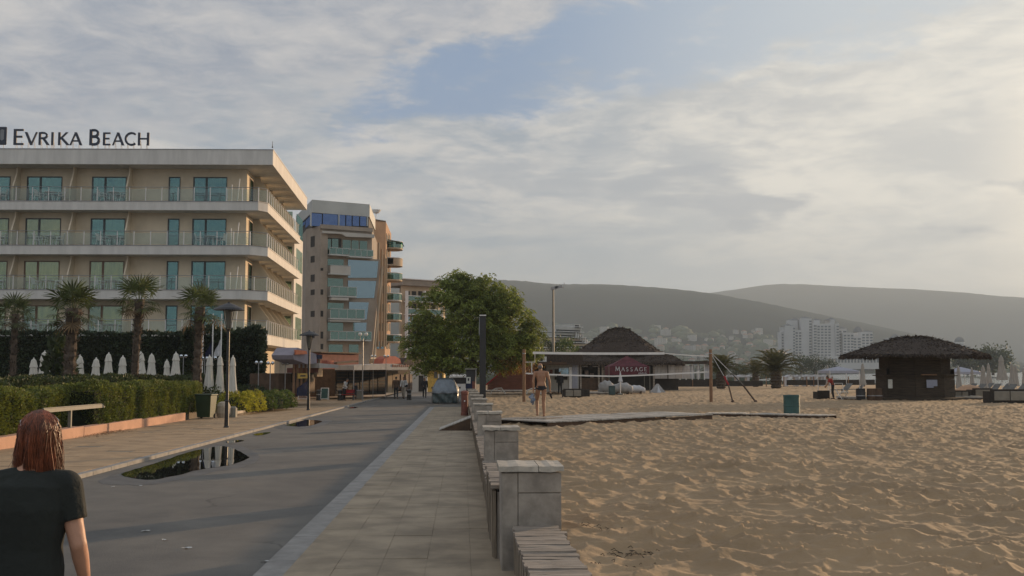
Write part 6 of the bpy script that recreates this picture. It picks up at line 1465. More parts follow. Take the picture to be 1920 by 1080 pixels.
# thatched roofs
def thatch_roof(par, c, rings, seed, n_sheaf, m='thatch', fr=.25, square=False, wobble=.03):
    """rings: (rx, ry, z) from eave to peak"""
    r = random.Random(seed); rs = np.random.RandomState(seed); N = 40; vs = []; 
    for rx, ry, z in rings:
        for k in range(N):
            a = 2 * math.pi * k / N; ca, sa = math.cos(a), math.sin(a)
            if square: s_ = 1 / max(abs(ca), abs(sa)) ** .75; ca *= s_; sa *= s_
            w = 1 + r.uniform(-wobble, wobble); vs.append((c[0] + rx * ca * w, c[1] + ry * sa * w, z + r.uniform(-.03, .03)))
    fs = [(i * N + k, i * N + (k + 1) % N, (i + 1) * N + (k + 1) % N, (i + 1) * N + k) for i in range(len(rings) - 1) for k in range(N)] + [tuple((len(rings) - 1) * N + k for k in range(N))]
    b = MB(); b.add(vs, fs); ro = b.build('thatched_roof', m, par)
    P_, D_ = [], []
    for _ in range(n_sheaf):
        i = rs.randint(0, len(rings) - 1) if rs.rand() > .35 else 0; t = rs.rand() if i or rs.rand() > .5 else 0; k = rs.rand() * N; k0 = int(k); k1 = (k0 + 1) % N; f = k - k0
        A_ = np.array(vs[i * N + k0]) * (1 - f) + np.array(vs[i * N + k1]) * f; B2 = np.array(vs[(i + 1) * N + k0]) * (1 - f) + np.array(vs[(i + 1) * N + k1]) * f
        p = A_ * (1 - t) + B2 * t; d = A_ - B2; d /= np.linalg.norm(d) + 1e-9; P_.append(p + np.array([0, 0, .02])); D_.append(d + rs.normal(scale=.28, size=3) + np.array([0, 0, -.25 if t == 0 else .05]))
    V, F = leaf_quads(np.array(P_), np.array(D_), fr * 1.6, fr * .30, rs); h = int(len(F) * .86); npmesh('straw', V[:4 * h], F[:h], m, par); npmesh('straw', V[4 * h:], F[h:] - 4 * h, 'thatch_pale', par)
    return ro
# hut with the round thatched roof
hd_ = 63.0; q = P(1716, 748, hd_ + 1.9); q.y -= 1.9; hut = thing('beach_kiosk', 'octagonal dark wooden kiosk under a wide shaggy thatched roof on the sand', 'kiosk', (q.x, q.y + 1.9, sz(q.y))); HL = hut.location
def hz2(py): return P(1714, py, hd_ + 1.5).z - HL.z
N8 = 8; rb = 2.02; rings = [(rb * math.cos(R(22.5 + 45 * k)), rb * math.sin(R(22.5 + 45 * k))) for k in range(8)]
zt_h = hz2(660); sill = hz2(704)
for k in range(8):
    (xa, ya), (xb, yb) = rings[k], rings[(k + 1) % 8]
    wl_ = bpy.data.objects.new('wall_panel', None); COL.objects.link(wl_); wl_.parent = hut; z = -.05; nb = 0
    mid = (ya + yb) / 2
    while z < zt_h:
        hgt = .155 if mid < 0 else .62; b = MB(); e = .985; out = .012 * (nb % 2)
        sc = 1.11 if z < sill - .05 else 1.0
        b.slab([(xa * sc * e, ya * sc * e, z), (xb * sc * e, yb * sc * e, z), (xb * sc * e, yb * sc * e, min(zt_h, z + hgt - .010)), (xa * sc * e, ya * sc * e, min(zt_h, z + hgt - .010))], Vector((xa + xb, ya + yb, 0)).normalized() * (.035 + out)); b.build('plank', 'hut_wood', wl_); z += hgt; nb += 1
b = MB(); rr8 = [(x * .97, y * .97) for x, y in rings]; b.prism(rr8, -.05, zt_h); b.build('core', 'dark_interior', hut)
b = MB(); b.prism([(x * 1.20, y * 1.20) for x, y in rings], sill - .03, sill + .03); b.build('counter', 'hut_wood', hut); b = MB(); b.prism([(x * 1.42, y * 1.42) for x, y in rings], -.06, .10); b.build('platform', 'hut_wood', hut)
FH = Face((HL.x - 1, HL.y - rb * 1.03), (HL.x + 1, HL.y - rb * 1.03 - .05), HL)
ze, zp = hz2(666), hz2(631)
thatch_roof(hut, (0, 0), [(4.2, 3.8, ze - .05), (4.1, 3.75, ze + .04), (3.1, 2.9, ze + .36), (2.1, 2.0, ze + .72), (1.1, 1.05, zp - .12), (.25, .25, zp)], 3, 9000, fr=.15, wobble=.02)
part(FH, 'notice', 'paper_blue', hut, 1736, 1756, 712, 727, .10, .115); part(FH, 'notice', 'hut_wood', hut, 1749, 1756.5, 724, 728, .12, .13); part(FH, 'notice', 'paper_white', hut, 1664, 1672, 711.5, 728, .10, .115); part(FH, 'shelf', 'post_wood', hut, 1724, 1752, 701.5, 703.5, .20, .34)
# bins beside the kiosk
for k, (px, nm) in enumerate(((1614, 'dark upright barrel bin farthest left of the thatched kiosk'), (1634, 'brown barrel bin, middle of three by the thatched kiosk'), (1646, 'brown barrel bin touching the thatched kiosk wall'))):
    q = P(px, 747, 62); o = thing('barrel_bin', nm, 'bin', (q.x, q.y, sz(q.y) - .05), 0, 'barrel bins beside the thatched kiosk'); b = MB(); b.lathe([(.24, 0), (.27, .3), (.25, .66), (.27, .70), (.24, .72)], 14); b.build('barrel', 'brown_wood' if k else 'dark_metal', o); b = MB(); b.lathe([(.278, .28), (.282, .30), (.278, .33)], 14, caps=False); b.build('hoop', 'grey_metal', o)

# big thatched bar
bd = 100; q = P(1163, 732, bd + 4); q.y -= 4; bar = thing('beach_bar', 'large beach bar with a tall dark two tiered thatched roof', 'bar', (q.x, q.y + 4, sz(bd))); BL = bar.location; bz = lambda py, d=bd: P(1163, py, d).z - BL.z
r1 = (1243 - 1093) / 2 / 2000 * bd
thatch_roof(bar, (-.1, 0), [(r1 * 1.22, r1 * 1.0, bz(664)), (r1 * 1.12, r1 * .9, bz(660)), (r1 * .74, r1 * .65, bz(641)), (r1 * .55, r1 * .5, bz(630)), (r1 * .26, r1 * .24, bz(616)), (.12, .12, bz(612))], 5, 8000, fr=.20, wobble=.012)
thatch_roof(bar, (-.6, .2), [(6.5, 4.6, bz(681)), (6.4, 4.5, bz(677)), (5.6, 3.9, bz(669)), (4.8, 3.4, bz(663))], 6, 5000, fr=.2, square=True, wobble=.01)
FBR = Face((BL.x - 5, BL.y - 3.6), (BL.x + 5, BL.y - 3.8), BL)
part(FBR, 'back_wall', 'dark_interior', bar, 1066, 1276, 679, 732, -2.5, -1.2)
for a, c, m in ((1040, 1083, 'white_paint'), (1070, 1079, 'lavender_cloth')): part(FBR, 'wall_panel', m, bar, a, c, 684 if a < 1050 else 683, 732, -.6, -.4 if a < 1050 else .0)
for a in (1087, 1121, 1128, 1224): part(FBR, 'post', 'old_wood', bar, a, a + 3.2, 679, 732, .0, .16)
part(FBR, 'counter', 'brown_wood', bar, 1088, 1142, 709, 731, -.6, -.2); part(FBR, 'beam', 'pale_render', bar, 1084, 1226, 681.5, 684, .02, .18)
for k in range(5): part(FBR, 'curtain', 'awning_white', bar, 1226 + k * 14, 1239 + k * 14, 683 + k * .8, 710, -.3 - .2 * (k % 2), -.25 - .2 * (k % 2))
for a in (1092, 1112): part(FBR, 'lamp_disc', 'awning_white', bar, a, a + 10, 686, 688, -.3, .1)
for k, (a, y) in enumerate(((1098, 695), (1108, 700), (1132, 694))): part(FBR, 'shelf_goods', 'menu_mix', bar, a, a + 7, y, y + 12, -.9, -.7)
# white colonnade running on to the right
FCo = sface(1276, 1335, 112); col = thing('pergola', 'low white pergola with pale curtains and a thatched edge right of the beach bar', 'pergola', FCo.o)
part(FCo, 'roof', 'thatch', col, 1262, 1333, 677, 682.5, -3.5, .3)
for k in range(6): part(FCo, 'post', 'white_paint', col, 1274 + k * 11.4, 1275.6 + k * 11.4, 682.5, 712, 0, .12)
for k in range(4): part(FCo, 'curtain', 'white_cloth', col, 1279 + k * 14, 1286 + k * 14 + (k % 2) * 3, 685, 710, -.4, -.34)
# kiosk hut left: red timber shed
FR2 = sface(912, 1003, 82); shed = thing('red_shed', 'dark red boarded shed with a sloping gable behind the tree', 'shed', FR2.o)
for k in range(16): y = 731 - 3.1 * (k + 1); b = MB(); xl = 914 + max(0, k - 3) * 3.6; FR2.rect(b, xl, 1003, y, y + 2.9, 0, .07 + .02 * (k % 2)); b.build('plank', 'red_wood', shed)
b = MB(); FR2.poly(b, [(913, 731), (1003, 731), (1003, 683), (962, 683)], -4, -.01); b.build('core', 'brown_wood', shed); b = MB(); FR2.poly(b, [(909, 722), (913, 722), (963, 680), (960, 679)], -.2, .35); b.build('red_trim', 'red_cloth', shed)
part(FR2, 'roof', 'brown_wood', shed, 958, 1062, 679, 683.5, -4.5, .3)
FW2 = sface(1003, 1090, 84); wk = thing('snack_kiosk', 'white and grey snack kiosk with serving hatch left of the beach bar', 'kiosk', FW2.o)
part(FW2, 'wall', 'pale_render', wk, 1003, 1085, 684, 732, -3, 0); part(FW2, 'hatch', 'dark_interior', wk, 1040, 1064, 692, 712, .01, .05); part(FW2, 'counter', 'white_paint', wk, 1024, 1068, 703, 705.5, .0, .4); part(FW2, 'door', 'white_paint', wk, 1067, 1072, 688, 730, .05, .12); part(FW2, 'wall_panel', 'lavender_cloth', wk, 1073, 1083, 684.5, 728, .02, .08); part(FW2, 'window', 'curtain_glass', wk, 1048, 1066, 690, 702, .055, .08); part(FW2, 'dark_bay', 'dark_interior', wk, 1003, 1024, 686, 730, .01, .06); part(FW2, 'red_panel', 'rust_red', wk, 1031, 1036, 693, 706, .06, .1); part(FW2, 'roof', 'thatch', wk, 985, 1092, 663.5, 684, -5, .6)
b = MB(); FW2.rect(b, 1008, 1024, 669, 678.5, .7, 1.1); ac = b.build('air_conditioner', 'white_paint', wk); b = MB(); FW2.rect(b, 1010.5, 1017, 671, 677, 1.105, 1.13); b.build('fan_grille', 'dark_interior', ac)
# massage tent
FM = sface(1140, 1222, 86); mt = thing('massage_tent', 'burgundy pyramid tent with white lettering reading MASSAGE', 'tent', FM.o)
pA, pB = FM.pt(1142, 700) - FM.o, FM.pt(1219, 700) - FM.o; w = (pB - pA).length; yb_ = 2.6; ze_ = FM.pt(1180, 687).z - FM.o.z; zv = FM.pt(1180, 703).z - FM.o.z; zp_ = FM.pt(1180, 667, -1.3).z - FM.o.z
b = MB(); x0, x1, y0 = pA.x, pB.x, pA.y; pk = ((x0 + x1) / 2, y0 + yb_ / 2, zp_); cs = [(x0, y0), (x1, y0), (x1, y0 + yb_), (x0, y0 + yb_)]
vs = [(x, y, ze_) for x, y in cs] + [((x * .6 + pk[0] * .4), (y * .6 + pk[1] * .4), ze_ + (zp_ - ze_) * .33) for x, y in cs] + [pk]; b.add(vs, [(0, 1, 5, 4), (1, 2, 6, 5), (2, 3, 7, 6), (3, 0, 4, 7), (4, 5, 8), (5, 6, 8), (6, 7, 8), (7, 4, 8)]); b.build('tent_roof', 'burgundy', mt)
b = MB(); b.slab([(x0, y0, zv), (x1, y0, zv), (x1, y0, ze_), (x0, y0, ze_)], (0, .02, 0)); b.slab([(x0, y0, zv), (x0, y0 + yb_, zv), (x0, y0 + yb_, ze_), (x0, y0, ze_)], (.02, 0, 0)); b.slab([(x1, y0, zv), (x1, y0 + yb_, zv), (x1, y0 + yb_, ze_), (x1, y0, ze_)], (-.02, 0, 0)); b.build('valance', 'burgundy', mt)
for x, y in cs: b = MB(); b.tube([(x, y, 0), (x, y, ze_)], .03, 5); b.build('pole', 'rail_grey', mt)
xx = FM.pt(1153, 695).x - FM.o.x; hL = .33
for i, ch in enumerate('MASSAGE'):
    b = MB(); h = hL * (1.15 if i == 0 else .95); x1_ = FM.pt((1153.5, 1165, 1174, 1182, 1190, 1199, 1208.5)[i], 695).x - FM.o.x; glyph(b, ch, x1_, zv + .30, h, .02, y=y0 - .035, xs=1.05); b.build('letter_' + ch.lower(), 'white_cloth', mt)
b = MB()
for j in range(7): b.box(x1 - .92 + j * .105, x1 - .92 + j * .105 + .06, y0 - .03, y0 - .01, zv + .10, zv + .17 + (j % 2) * .03)
stuff(b.build('small_lettering', 'white_cloth', mt))
# wicker sofas and decks on the sand
mat('wicker_dark', (0.035, 0.028, 0.022), .85, .4, 9, .6, 40); mat('cushion_grey', (0.24, 0.215, 0.175), .9, .15, 4, .3)
def sofa(label, px0, px1, yb, yt, d, rz=0, pads=2, grp='wicker sofas on the sand'):
    q = P((px0 + px1) / 2, yb, d); w = (px1 - px0) / FPX * d; H_ = (yb - yt) / FPX * d; o = thing('wicker_sofa', label, 'sofa', (q.x, q.y, sz(q.y) - .03), rz, grp)
    b = MB(); b.bevbox(-w / 2, w / 2, 0, .10, 0, H_, .02); b.build('backrest', 'wicker_dark', o); b = MB(); b.bevbox(-w / 2 + .02, w / 2 - .02, .10, .85, 0, H_ * .5, .02); b.build('seat', 'wicker_dark', o)
    for sx in (-1, 1): b = MB(); b.bevbox(sx * w / 2 - .10 if sx > 0 else -w / 2, sx * w / 2 if sx > 0 else -w / 2 + .10, .105, .9, 0, H_ * .85, .02); b.build('armrest', 'wicker_dark', o)
    for k in range(pads): a = -w / 2 + .14 + (w - .28) * k / pads; b = MB(); b.bevbox(a + .02, a + (w - .28) / pads - .02, -.05, -.005, H_ * .18, H_ * .85, .02); b.build('cushion', 'cushion_grey', o)
    b = MB(); b.bevbox(-w / 2 + .12, w / 2 - .12, .16, .80, H_ * .5, H_ * .5 + .14, .03); b.build('seat_cushion', 'cushion_grey', o); return o
sofa('dark wicker sofa with two pale panels right of the walking man', 1056, 1094, 741, 724, 70); b_ = sofa('dark wicker armchair turned sideways beside the sofa near the walking man', 1093, 1106, 740, 725, 71, pads=0)
sofa('dark wicker sofa at the right picture edge, nearest of the group', 1858, 1930, 757, 731, 56, pads=2); sofa('dark wicker sofa right of the thatched kiosk', 1786, 1820, 740, 724, 66, pads=2); sofa('dark wicker sofa between the kiosk sofa and the edge sofa', 1824, 1862, 741, 722, 68, pads=1); sofa('low dark wicker bench left of the red shirted person', 1533, 1556, 738, 722, 66, pads=0)
for k, (x0, x1, y, nm) in enumerate(((900, 985, 731.5, 'long pale deck edge before the red shed'), (1026, 1058, 734, 'short pale deck edge behind the wicker sofa'), (1106, 1160, 737, 'pale deck edge under the wrapped boats'), (1790, 1850, 746, 'pale deck board right of the thatched kiosk'), (1592, 1625, 747, 'pale board before the barrel bins'))):
    d = 2636 / (y - 705.4); d = min(d, 95); q = P((x0 + x1) / 2, y, d); w = (x1 - x0) / FPX * d; o = thing('deck_board', nm, 'deck', (q.x, q.y, sz(q.y)), 0, 'pale deck boards on the sand'); b = MB(); b.box(-w / 2, w / 2, 0, 2.2, .05, .16); b.build('board', 'deck_wood', o); b = MB(); b.box(-w / 2 + .05, w / 2 - .05, .05, 2.1, -.2, .05); b.build('joist', 'brown_wood', o)
# white sun lounger frames by the shed
for px, yb, nm in ((934, 731, 'white plastic lounger folded by the red shed, left of the net post'), (1001, 729, 'white plastic lounger folded right of the left net post')):
    q = P(px, yb, 76); o = thing('plastic_lounger', nm, 'lounger', (q.x, q.y, sz(q.y) + .12), 0, 'white plastic loungers'); b = MB(); b.tube([(-.5, 0, 0), (-.48, 0, .25), (-.1, 0, .40), (.25, 0, .42), (.48, 0, .1), (.5, 0, 0)], .035, 6); b.tube([(-.5, .5, 0), (-.48, .5, .25), (-.1, .5, .40), (.25, .5, .42), (.48, .5, .1), (.5, .5, 0)], .035, 6); b.build('frame', 'white_plastic', o)
    b = MB()
    for k in range(6): x = -.44 + k * .16; b.box(x, x + .09, .03, .47, .22 + .1 * math.sin(k), .25 + .1 * math.sin(k))
    b.build('slats', 'white_plastic', o)
# wrapped boats, small tent, folded white parasol
mat('tarp_pale', (0.33, 0.32, 0.31), .7, .2, 3, .5, 6); mat('tarp_teal', (0.05, 0.085, 0.085), .7, .2, 3, .5, 6)
def hull(label, px, yb, d, w, h, m, rz, m2):
    q = P(px, yb, d); o = thing('covered_boat', label, 'boat', (q.x, q.y, sz(q.y) + .1), rz, 'covered boats by the massage tent'); b = MB(); vs = []; n, k_ = 14, 12
    for i in range(n + 1):
        t = i / n; wd = .45 * math.sin(math.pi * (.06 + .88 * t)) ** .6; hh = h * (.55 + .45 * math.sin(math.pi * t) ** .6 + .05 * math.sin(t * 20))
        for j in range(k_): a = 2 * math.pi * j / k_; vs.append((-w / 2 + w * t, wd * math.cos(a), hh * .45 + hh * .5 * math.sin(a)))
    b.add(vs, [(i * k_ + j, i * k_ + (j + 1) % k_, (i + 1) * k_ + (j + 1) % k_, (i + 1) * k_ + j) for i in range(n) for j in range(k_)] + [tuple(range(k_)), tuple(n * k_ + j for j in range(k_))]); b.build('tarpaulin', m, o, smooth=True)
    for x in (-w * .25, w * .25): b = MB(); b.box(x - .05, x + .05, -.4, .4, -.1, .12); b.build('trestle', m2, o)
hull('pale wrapped boat left of the massage tent pole', 1137, 732, 84, 1.3, 1.0, 'tarp_pale', .1, 'brown_wood'); hull('pale wrapped boat hull in front of the massage tent', 1167, 733, 82, 1.6, .85, 'tarp_pale', 0, 'brown_wood'); hull('long low white wrapped boat, rightmost before the massage tent', 1192, 731, 85, 1.5, .6, 'white_cloth', -.05, 'brown_wood')
q = P(1148, 733, 80); o = thing('teal_crate', 'dark teal box between the wrapped boats', 'box', (q.x, q.y, sz(q.y))); b = MB(); b.bevbox(-.22, .22, 0, .4, 0, .62, .02); b.build('box', 'tarp_teal', o); b = MB(); b.bevbox(-.24, .24, -.02, .42, .625, .66, .01); b.build('lid', 'tarp_teal', o)
q = P(1233, 728, 90); o = thing('small_tent', 'small pale triangular tent standing on the sand right of the massage tent', 'tent', (q.x, q.y, sz(q.y))); b = MB(); b.add([(-.6, -.5, 0), (.6, -.5, 0), (.6, .6, 0), (-.6, .6, 0), (-.08, 0, .75), (.08, 0, .75)], [(0, 1, 5, 4), (1, 2, 5), (2, 3, 4, 5), (3, 0, 4)]); b.build('canvas', 'tarp_pale', o); b = MB(); b.add([(-.12, -.52, .01), (.2, -.52, .01), (.02, -.1, .62)], [(0, 1, 2)]); b.build('door_flap', 'white_cloth', o)
folded('beach_parasol', 'small folded white parasol before the massage tent', 1163, 80, 697, 'white_cloth', sz, 'closed parasols on the beach', .16, .75, 70)
# low dark fence behind the sand
FF = sface(1232, 1640, 128, 6); fn = thing('beach_fence', 'low dark reed fence along the far edge of the sand', 'fence', FF.o)
part(FF, 'reed_panel', 'wicker_dark', fn, 1225, 1345, 711, 725, -.05, .05); part(FF, 'reed_panel', 'wicker_dark', fn, 1345.5, 1430, 714, 724, -.05, .05); part(FF, 'reed_panel', 'wicker_dark', fn, 1475, 1640, 712, 722, -.05, .05)
for px in (1298, 1330, 1436, 1458, 1469, 1512, 1525, 1560, 1590, 1620): part(FF, 'post', 'post_wood', fn, px - .7, px + .7, 706, 725, .06, .14)
# white beach furniture and awnings beyond the fence
r = random.Random(8)
for k, px in enumerate((1370, 1392, 1410, 1484, 1500, 1516, 1532, 1548)):
    d = 150; q = P(px, 712, d); o = thing('white_cabana', 'small white curtained cabana beyond the reed fence, ' + ('leftmost', 'second from the left', 'third from the left', 'fourth, right of the largest date palm', 'fifth of the row', 'sixth of the row', 'seventh of the row', 'rightmost of the row')[k], 'cabana', (q.x, q.y, sz(q.y)), 0, 'white cabanas beyond the fence'); w = .75; H_ = 1.55
    b = MB()
    for x in (-w, w): b.box(x - .10, x + .10, -.6, .6, 0, H_ * .8)
    b.build('curtain', 'white_cloth', o); b = MB(); b.slab([(x, -.7, z) for x, z in [(-w - .2, H_ * .8)] + [(w * math.cos(R(180 - a)) * 1.2, H_ * .8 + .35 * math.sin(R(a))) for a in range(15, 180, 15)] + [(w + .2, H_ * .8)]], (0, 1.4, 0)); b.build('canopy', 'white_cloth', o)
def gazebo(label, x0, x1, ye, yp, d, m='lavender_cloth'):
    F_ = sface(x0, x1, d); o = thing('awning_tent', label, 'awning', F_.o, 0, 'pale pop up awnings'); a, c = F_.pt(x0, ye) - F_.o, F_.pt(x1, ye) - F_.o; w = 3.0; zp = F_.pt((x0 + x1) / 2, yp, -1.5).z - F_.o.z
    cs = [(a.x, a.y), (c.x, a.y), (c.x, a.y + w), (a.x, a.y + w)]; b = MB(); b.add([(x, y, a.z) for x, y in cs] + [(x, y, a.z - .22) for x, y in cs] + [((a.x + c.x) / 2, a.y + w / 2, zp)], [(0, 1, 8), (1, 2, 8), (2, 3, 8), (3, 0, 8), (4, 5, 1, 0), (5, 6, 2, 1), (6, 7, 3, 2), (7, 4, 0, 3)]); b.build('canopy', m, o)
    for x, y in cs: b = MB(); b.tube([(x, y, 0), (x, y, a.z)], .03, 5); b.build('pole', 'white_paint', o)
gazebo('pale blue pop up awning left of the thatched kiosk', 1556, 1612, 695, 687, 88); gazebo('pale blue pop up awning right of the thatched kiosk', 1795, 1840, 697, 688, 92)
# closed grey parasols by the water, loungers under them
pb2 = [(1552, 686, 96, .2), (1617, 681, 86, .26), (1797, 687, 86, .24), (1822, 690, 90, .22), (1843, 686, 84, .30), (1853, 682, 92, .26), (1877, 667, 78, .36), (1897, 681, 84, .26), (1904, 684, 88, .24), (1919, 690, 90, .2)]
pn = ['left of the blue awning', 'between the blue awning and the thatched kiosk', 'nearest the thatched kiosk on its right', 'under the right blue awning', 'wide one right of the right blue awning', 'behind the wide one, thinner', 'tallest by far', 'first of the pair right of the tallest', 'second of the pair right of the tallest', 'cut by the right picture edge']
for k, (px, yt, d, rr) in enumerate(pb2): folded('beach_parasol', 'closed grey beach parasol, ' + pn[k], px, d, yt, 'parasol_grey', sz, 'closed parasols on the beach', rr * 1.05, 1.75, 100 + k)
mat('lounger_grey', (0.14, 0.14, 0.13), .8, .2, 4, .2)
def lounger_proto():
    t = thing('sun_lounger', '', 'sun lounger'); b = MB(); b.box(-.3, .3, -.2, 1.2, .28, .34); b.build('seat', 'lounger_grey', t); b = MB(); b.slab([(-.3, 1.2, .30), (.3, 1.2, .30), (.3, 1.75, .78), (-.3, 1.75, .78)], (0, .05, .03)); b.build('backrest', 'lounger_grey', t)
    for sx in (-.27, .27):
        for y in (-.1, 1.1): b = MB(); b.beam((sx, y, 0), (sx, y, .28), .04); b.build('leg', 'rail_grey', t)
    return t
lp_ = lounger_proto()
ln = [(1796, 84), (1812, 80), (1828, 88), (1842, 80), (1858, 84), (1872, 76), (1886, 82), (1900, 78), (1914, 84), (1566, 84), (1585, 88)]
lw = ['nearest the thatched kiosk', 'second right of the kiosk', 'behind the middle wicker sofa', 'left of the wide closed parasol', 'right of the wide closed parasol', 'left under the tallest parasol', 'right under the tallest parasol', 'under the parasol pair', 'at the right picture edge', 'under the left blue awning', 'at the right leg of the left blue awning']
for k, (px, d) in enumerate(ln):
    q = P(px, 730, d); L = (q.x, q.y, sz(q.y)); lab = 'grey sun lounger with raised back, ' + lw[k]
    if k == 0: lp_.location = L; lp_['label'] = lab; lp_['group'] = 'grey sun loungers'; lp_.rotation_euler = (0, 0, R(-70))
    else: dup(lp_, L, R(-70 + 12 * math.sin(k * 3)), lab)
# orange beach tent and white folding chair
q = P(1817, 722, 80); o = thing('beach_tent', 'low orange brown beach shelter among the grey loungers', 'beach shelter', (q.x, q.y, sz(q.y))); b = MB(); b.lathe([(1.15, 0), (1.0, .35), (.6, .62), (.05, .75)], 10); b.build('shell', 'orange_render', o); b = MB(); b.box(-.5, .5, -1.2, -.95, 0, .3); b.build('entrance', 'dark_interior', o)
q = P(1580, 738, 64); o = thing('folding_chair', 'white tubular folding chair beside the red shirted person', 'chair', (q.x, q.y, sz(q.y)), R(20))
b = MB(); b.box(-.25, .25, -.22, .22, .42, .45); b.build('seat', 'white_plastic', o); b = MB(); b.tube([(-.25, .22, .44), (-.3, .36, .95), (.3, .36, .95), (.25, .22, .44)], .022, 5); b.build('backrest', 'white_plastic', o)
for sx in (-.25, .25):
    for a, c in (((sx, -.22, .44), (sx, .26, 0)), ((sx, .22, .44), (sx, -.26, 0))): b = MB(); b.tube([a, c], .02, 5); b.build('leg', 'white_plastic', o)
# ================================================================ people
mat('skin_tan', (0.31, 0.155, 0.085), 0.6, 0.1, 8, 0.05); mat('skin_fair', (0.50, 0.27, 0.18), 0.55, 0.12, 9, 0.06)
mat('shirt_black', (0.016, 0.020, 0.018), 0.9, 0.25, 3, 0.9, 5, bdist=.03); mat('jeans_dark', (0.03, 0.033, 0.04), 0.9, 0.2, 5, 0.4)
mat('hair_red', (0.20, 0.062, 0.030), 0.38, 0.5, 14, 0, island=0.75); mat('hair_dark', (0.03, 0.022, 0.018), 0.6, 0.3, 20, 0.3); mat('hair_grey', (0.14, 0.12, 0.11), 0.6, 0.3, 20, 0.3)
mat('cloth_brown', (0.10, 0.060, 0.040), 0.9, 0.2, 5, 0.4); mat('cloth_white', (0.50, 0.50, 0.50), 0.9, 0.15, 5, 0.4); mat('cloth_beige', (0.35, 0.31, 0.26), 0.9, 0.15, 5, 0.4)
mat('cloth_black', (0.020, 0.020, 0.024), 0.9, 0.2, 5, 0.4); mat('cloth_red', (0.30, 0.035, 0.03), 0.9, 0.2, 5, 0.4); mat('bag_blue', (0.10, 0.14, 0.22), 0.8, 0.6, 8, 0.5, col2=(0.3, 0.32, 0.36))
TMP = []
def remesh(b, vox, m, smooth_it=4):
    """one continuous surface from overlapping volumes"""
    me = b.mesh('body', m); o = bpy.data.objects.new('tmp', me); COL.objects.link(o)
    md = o.modifiers.new('r', 'REMESH'); md.mode = 'VOXEL'; md.voxel_size = vox; md.use_smooth_shade = True
    sm = o.modifiers.new('s', 'SMOOTH'); sm.iterations = smooth_it; sm.factor = .5
    dg = bpy.context.evaluated_depsgraph_get(); dg.update(); ev = o.evaluated_get(dg); out = bpy.data.meshes.new_from_object(ev); out.materials.clear(); out.materials.append(MATS[m])
    bpy.data.objects.remove(o); bpy.data.meshes.remove(me); return out
def link(me, name, par, label=None):
    o = bpy.data.objects.new(name, me); COL.objects.link(o); o.parent = par
    if label: o['label'] = label
    return o
def ell(b, c, r, n=14, k=9):
    b.lathe([(max(.02, math.sin(math.pi * i / k)) * 1.0, -math.cos(math.pi * i / k)) for i in range(k + 1)], n)
    m = len(b.v) - n * (k + 1)
    for i in range(m, len(b.v)): x, y, z = b.v[i]; b.v[i] = (c[0] + x * r[0], c[1] + y * r[1], c[2] + z * r[2])
def lerp(a, c, t): return Vector(a).lerp(Vector(c), t)
def seg(b, a, c, r0, r1, mid=None, n=10, flat=1.0):
    pts = [Vector(a), lerp(a, c, .35), lerp(a, c, .7), Vector(c)]; rm = mid or (r0 + r1) / 2
    b.tube(pts, [r0, rm, (rm + r1) / 2, r1], n, flat=flat); ell(b, a, (r0, r0 * flat, r0)); ell(b, c, (r1, r1 * flat, r1))
def hand(b, wr, d, side, s=1.0, fwd=(0, 1, 0), curl=.35):
    """palm, four curled fingers of different lengths, thumb off the side near its base"""
    wr = Vector(wr); d = Vector(d).normalized(); f = Vector(fwd); f = (f - d * f.dot(d)).normalized(); o = d.cross(f).normalized() * side      # o: palm side
    pc = wr + d * .085 * s
    for k in range(4): u = (k - 1.5) * .019 * s; b.tube([wr + f * u * .6, pc + f * u], [.014 * s, .0135 * s], 8)
    for k, ln in enumerate((.070, .080, .074, .058)):
        u = (1.5 - k) * .0205 * s; p = pc + f * u; dd = d; pts = [p]
        for q in range(3): dd = (dd + o * curl).normalized(); p = p + dd * ln * s * (.42, .32, .26)[q]; pts.append(p)
        b.tube(pts, [.0095 * s, .009 * s, .0082 * s, .006 * s], 7)
    t0 = wr + d * .028 * s + f * .026 * s; t1 = t0 + (d * .5 + f * .75 + o * .3).normalized() * .035 * s; t2 = t1 + (d * .85 + f * .25 + o * .4).normalized() * .032 * s; t3 = t2 + (d + o * .4).normalized() * .024 * s
    b.tube([t0, t1, t2, t3], [.014 * s, .0125 * s, .011 * s, .008 * s], 7)
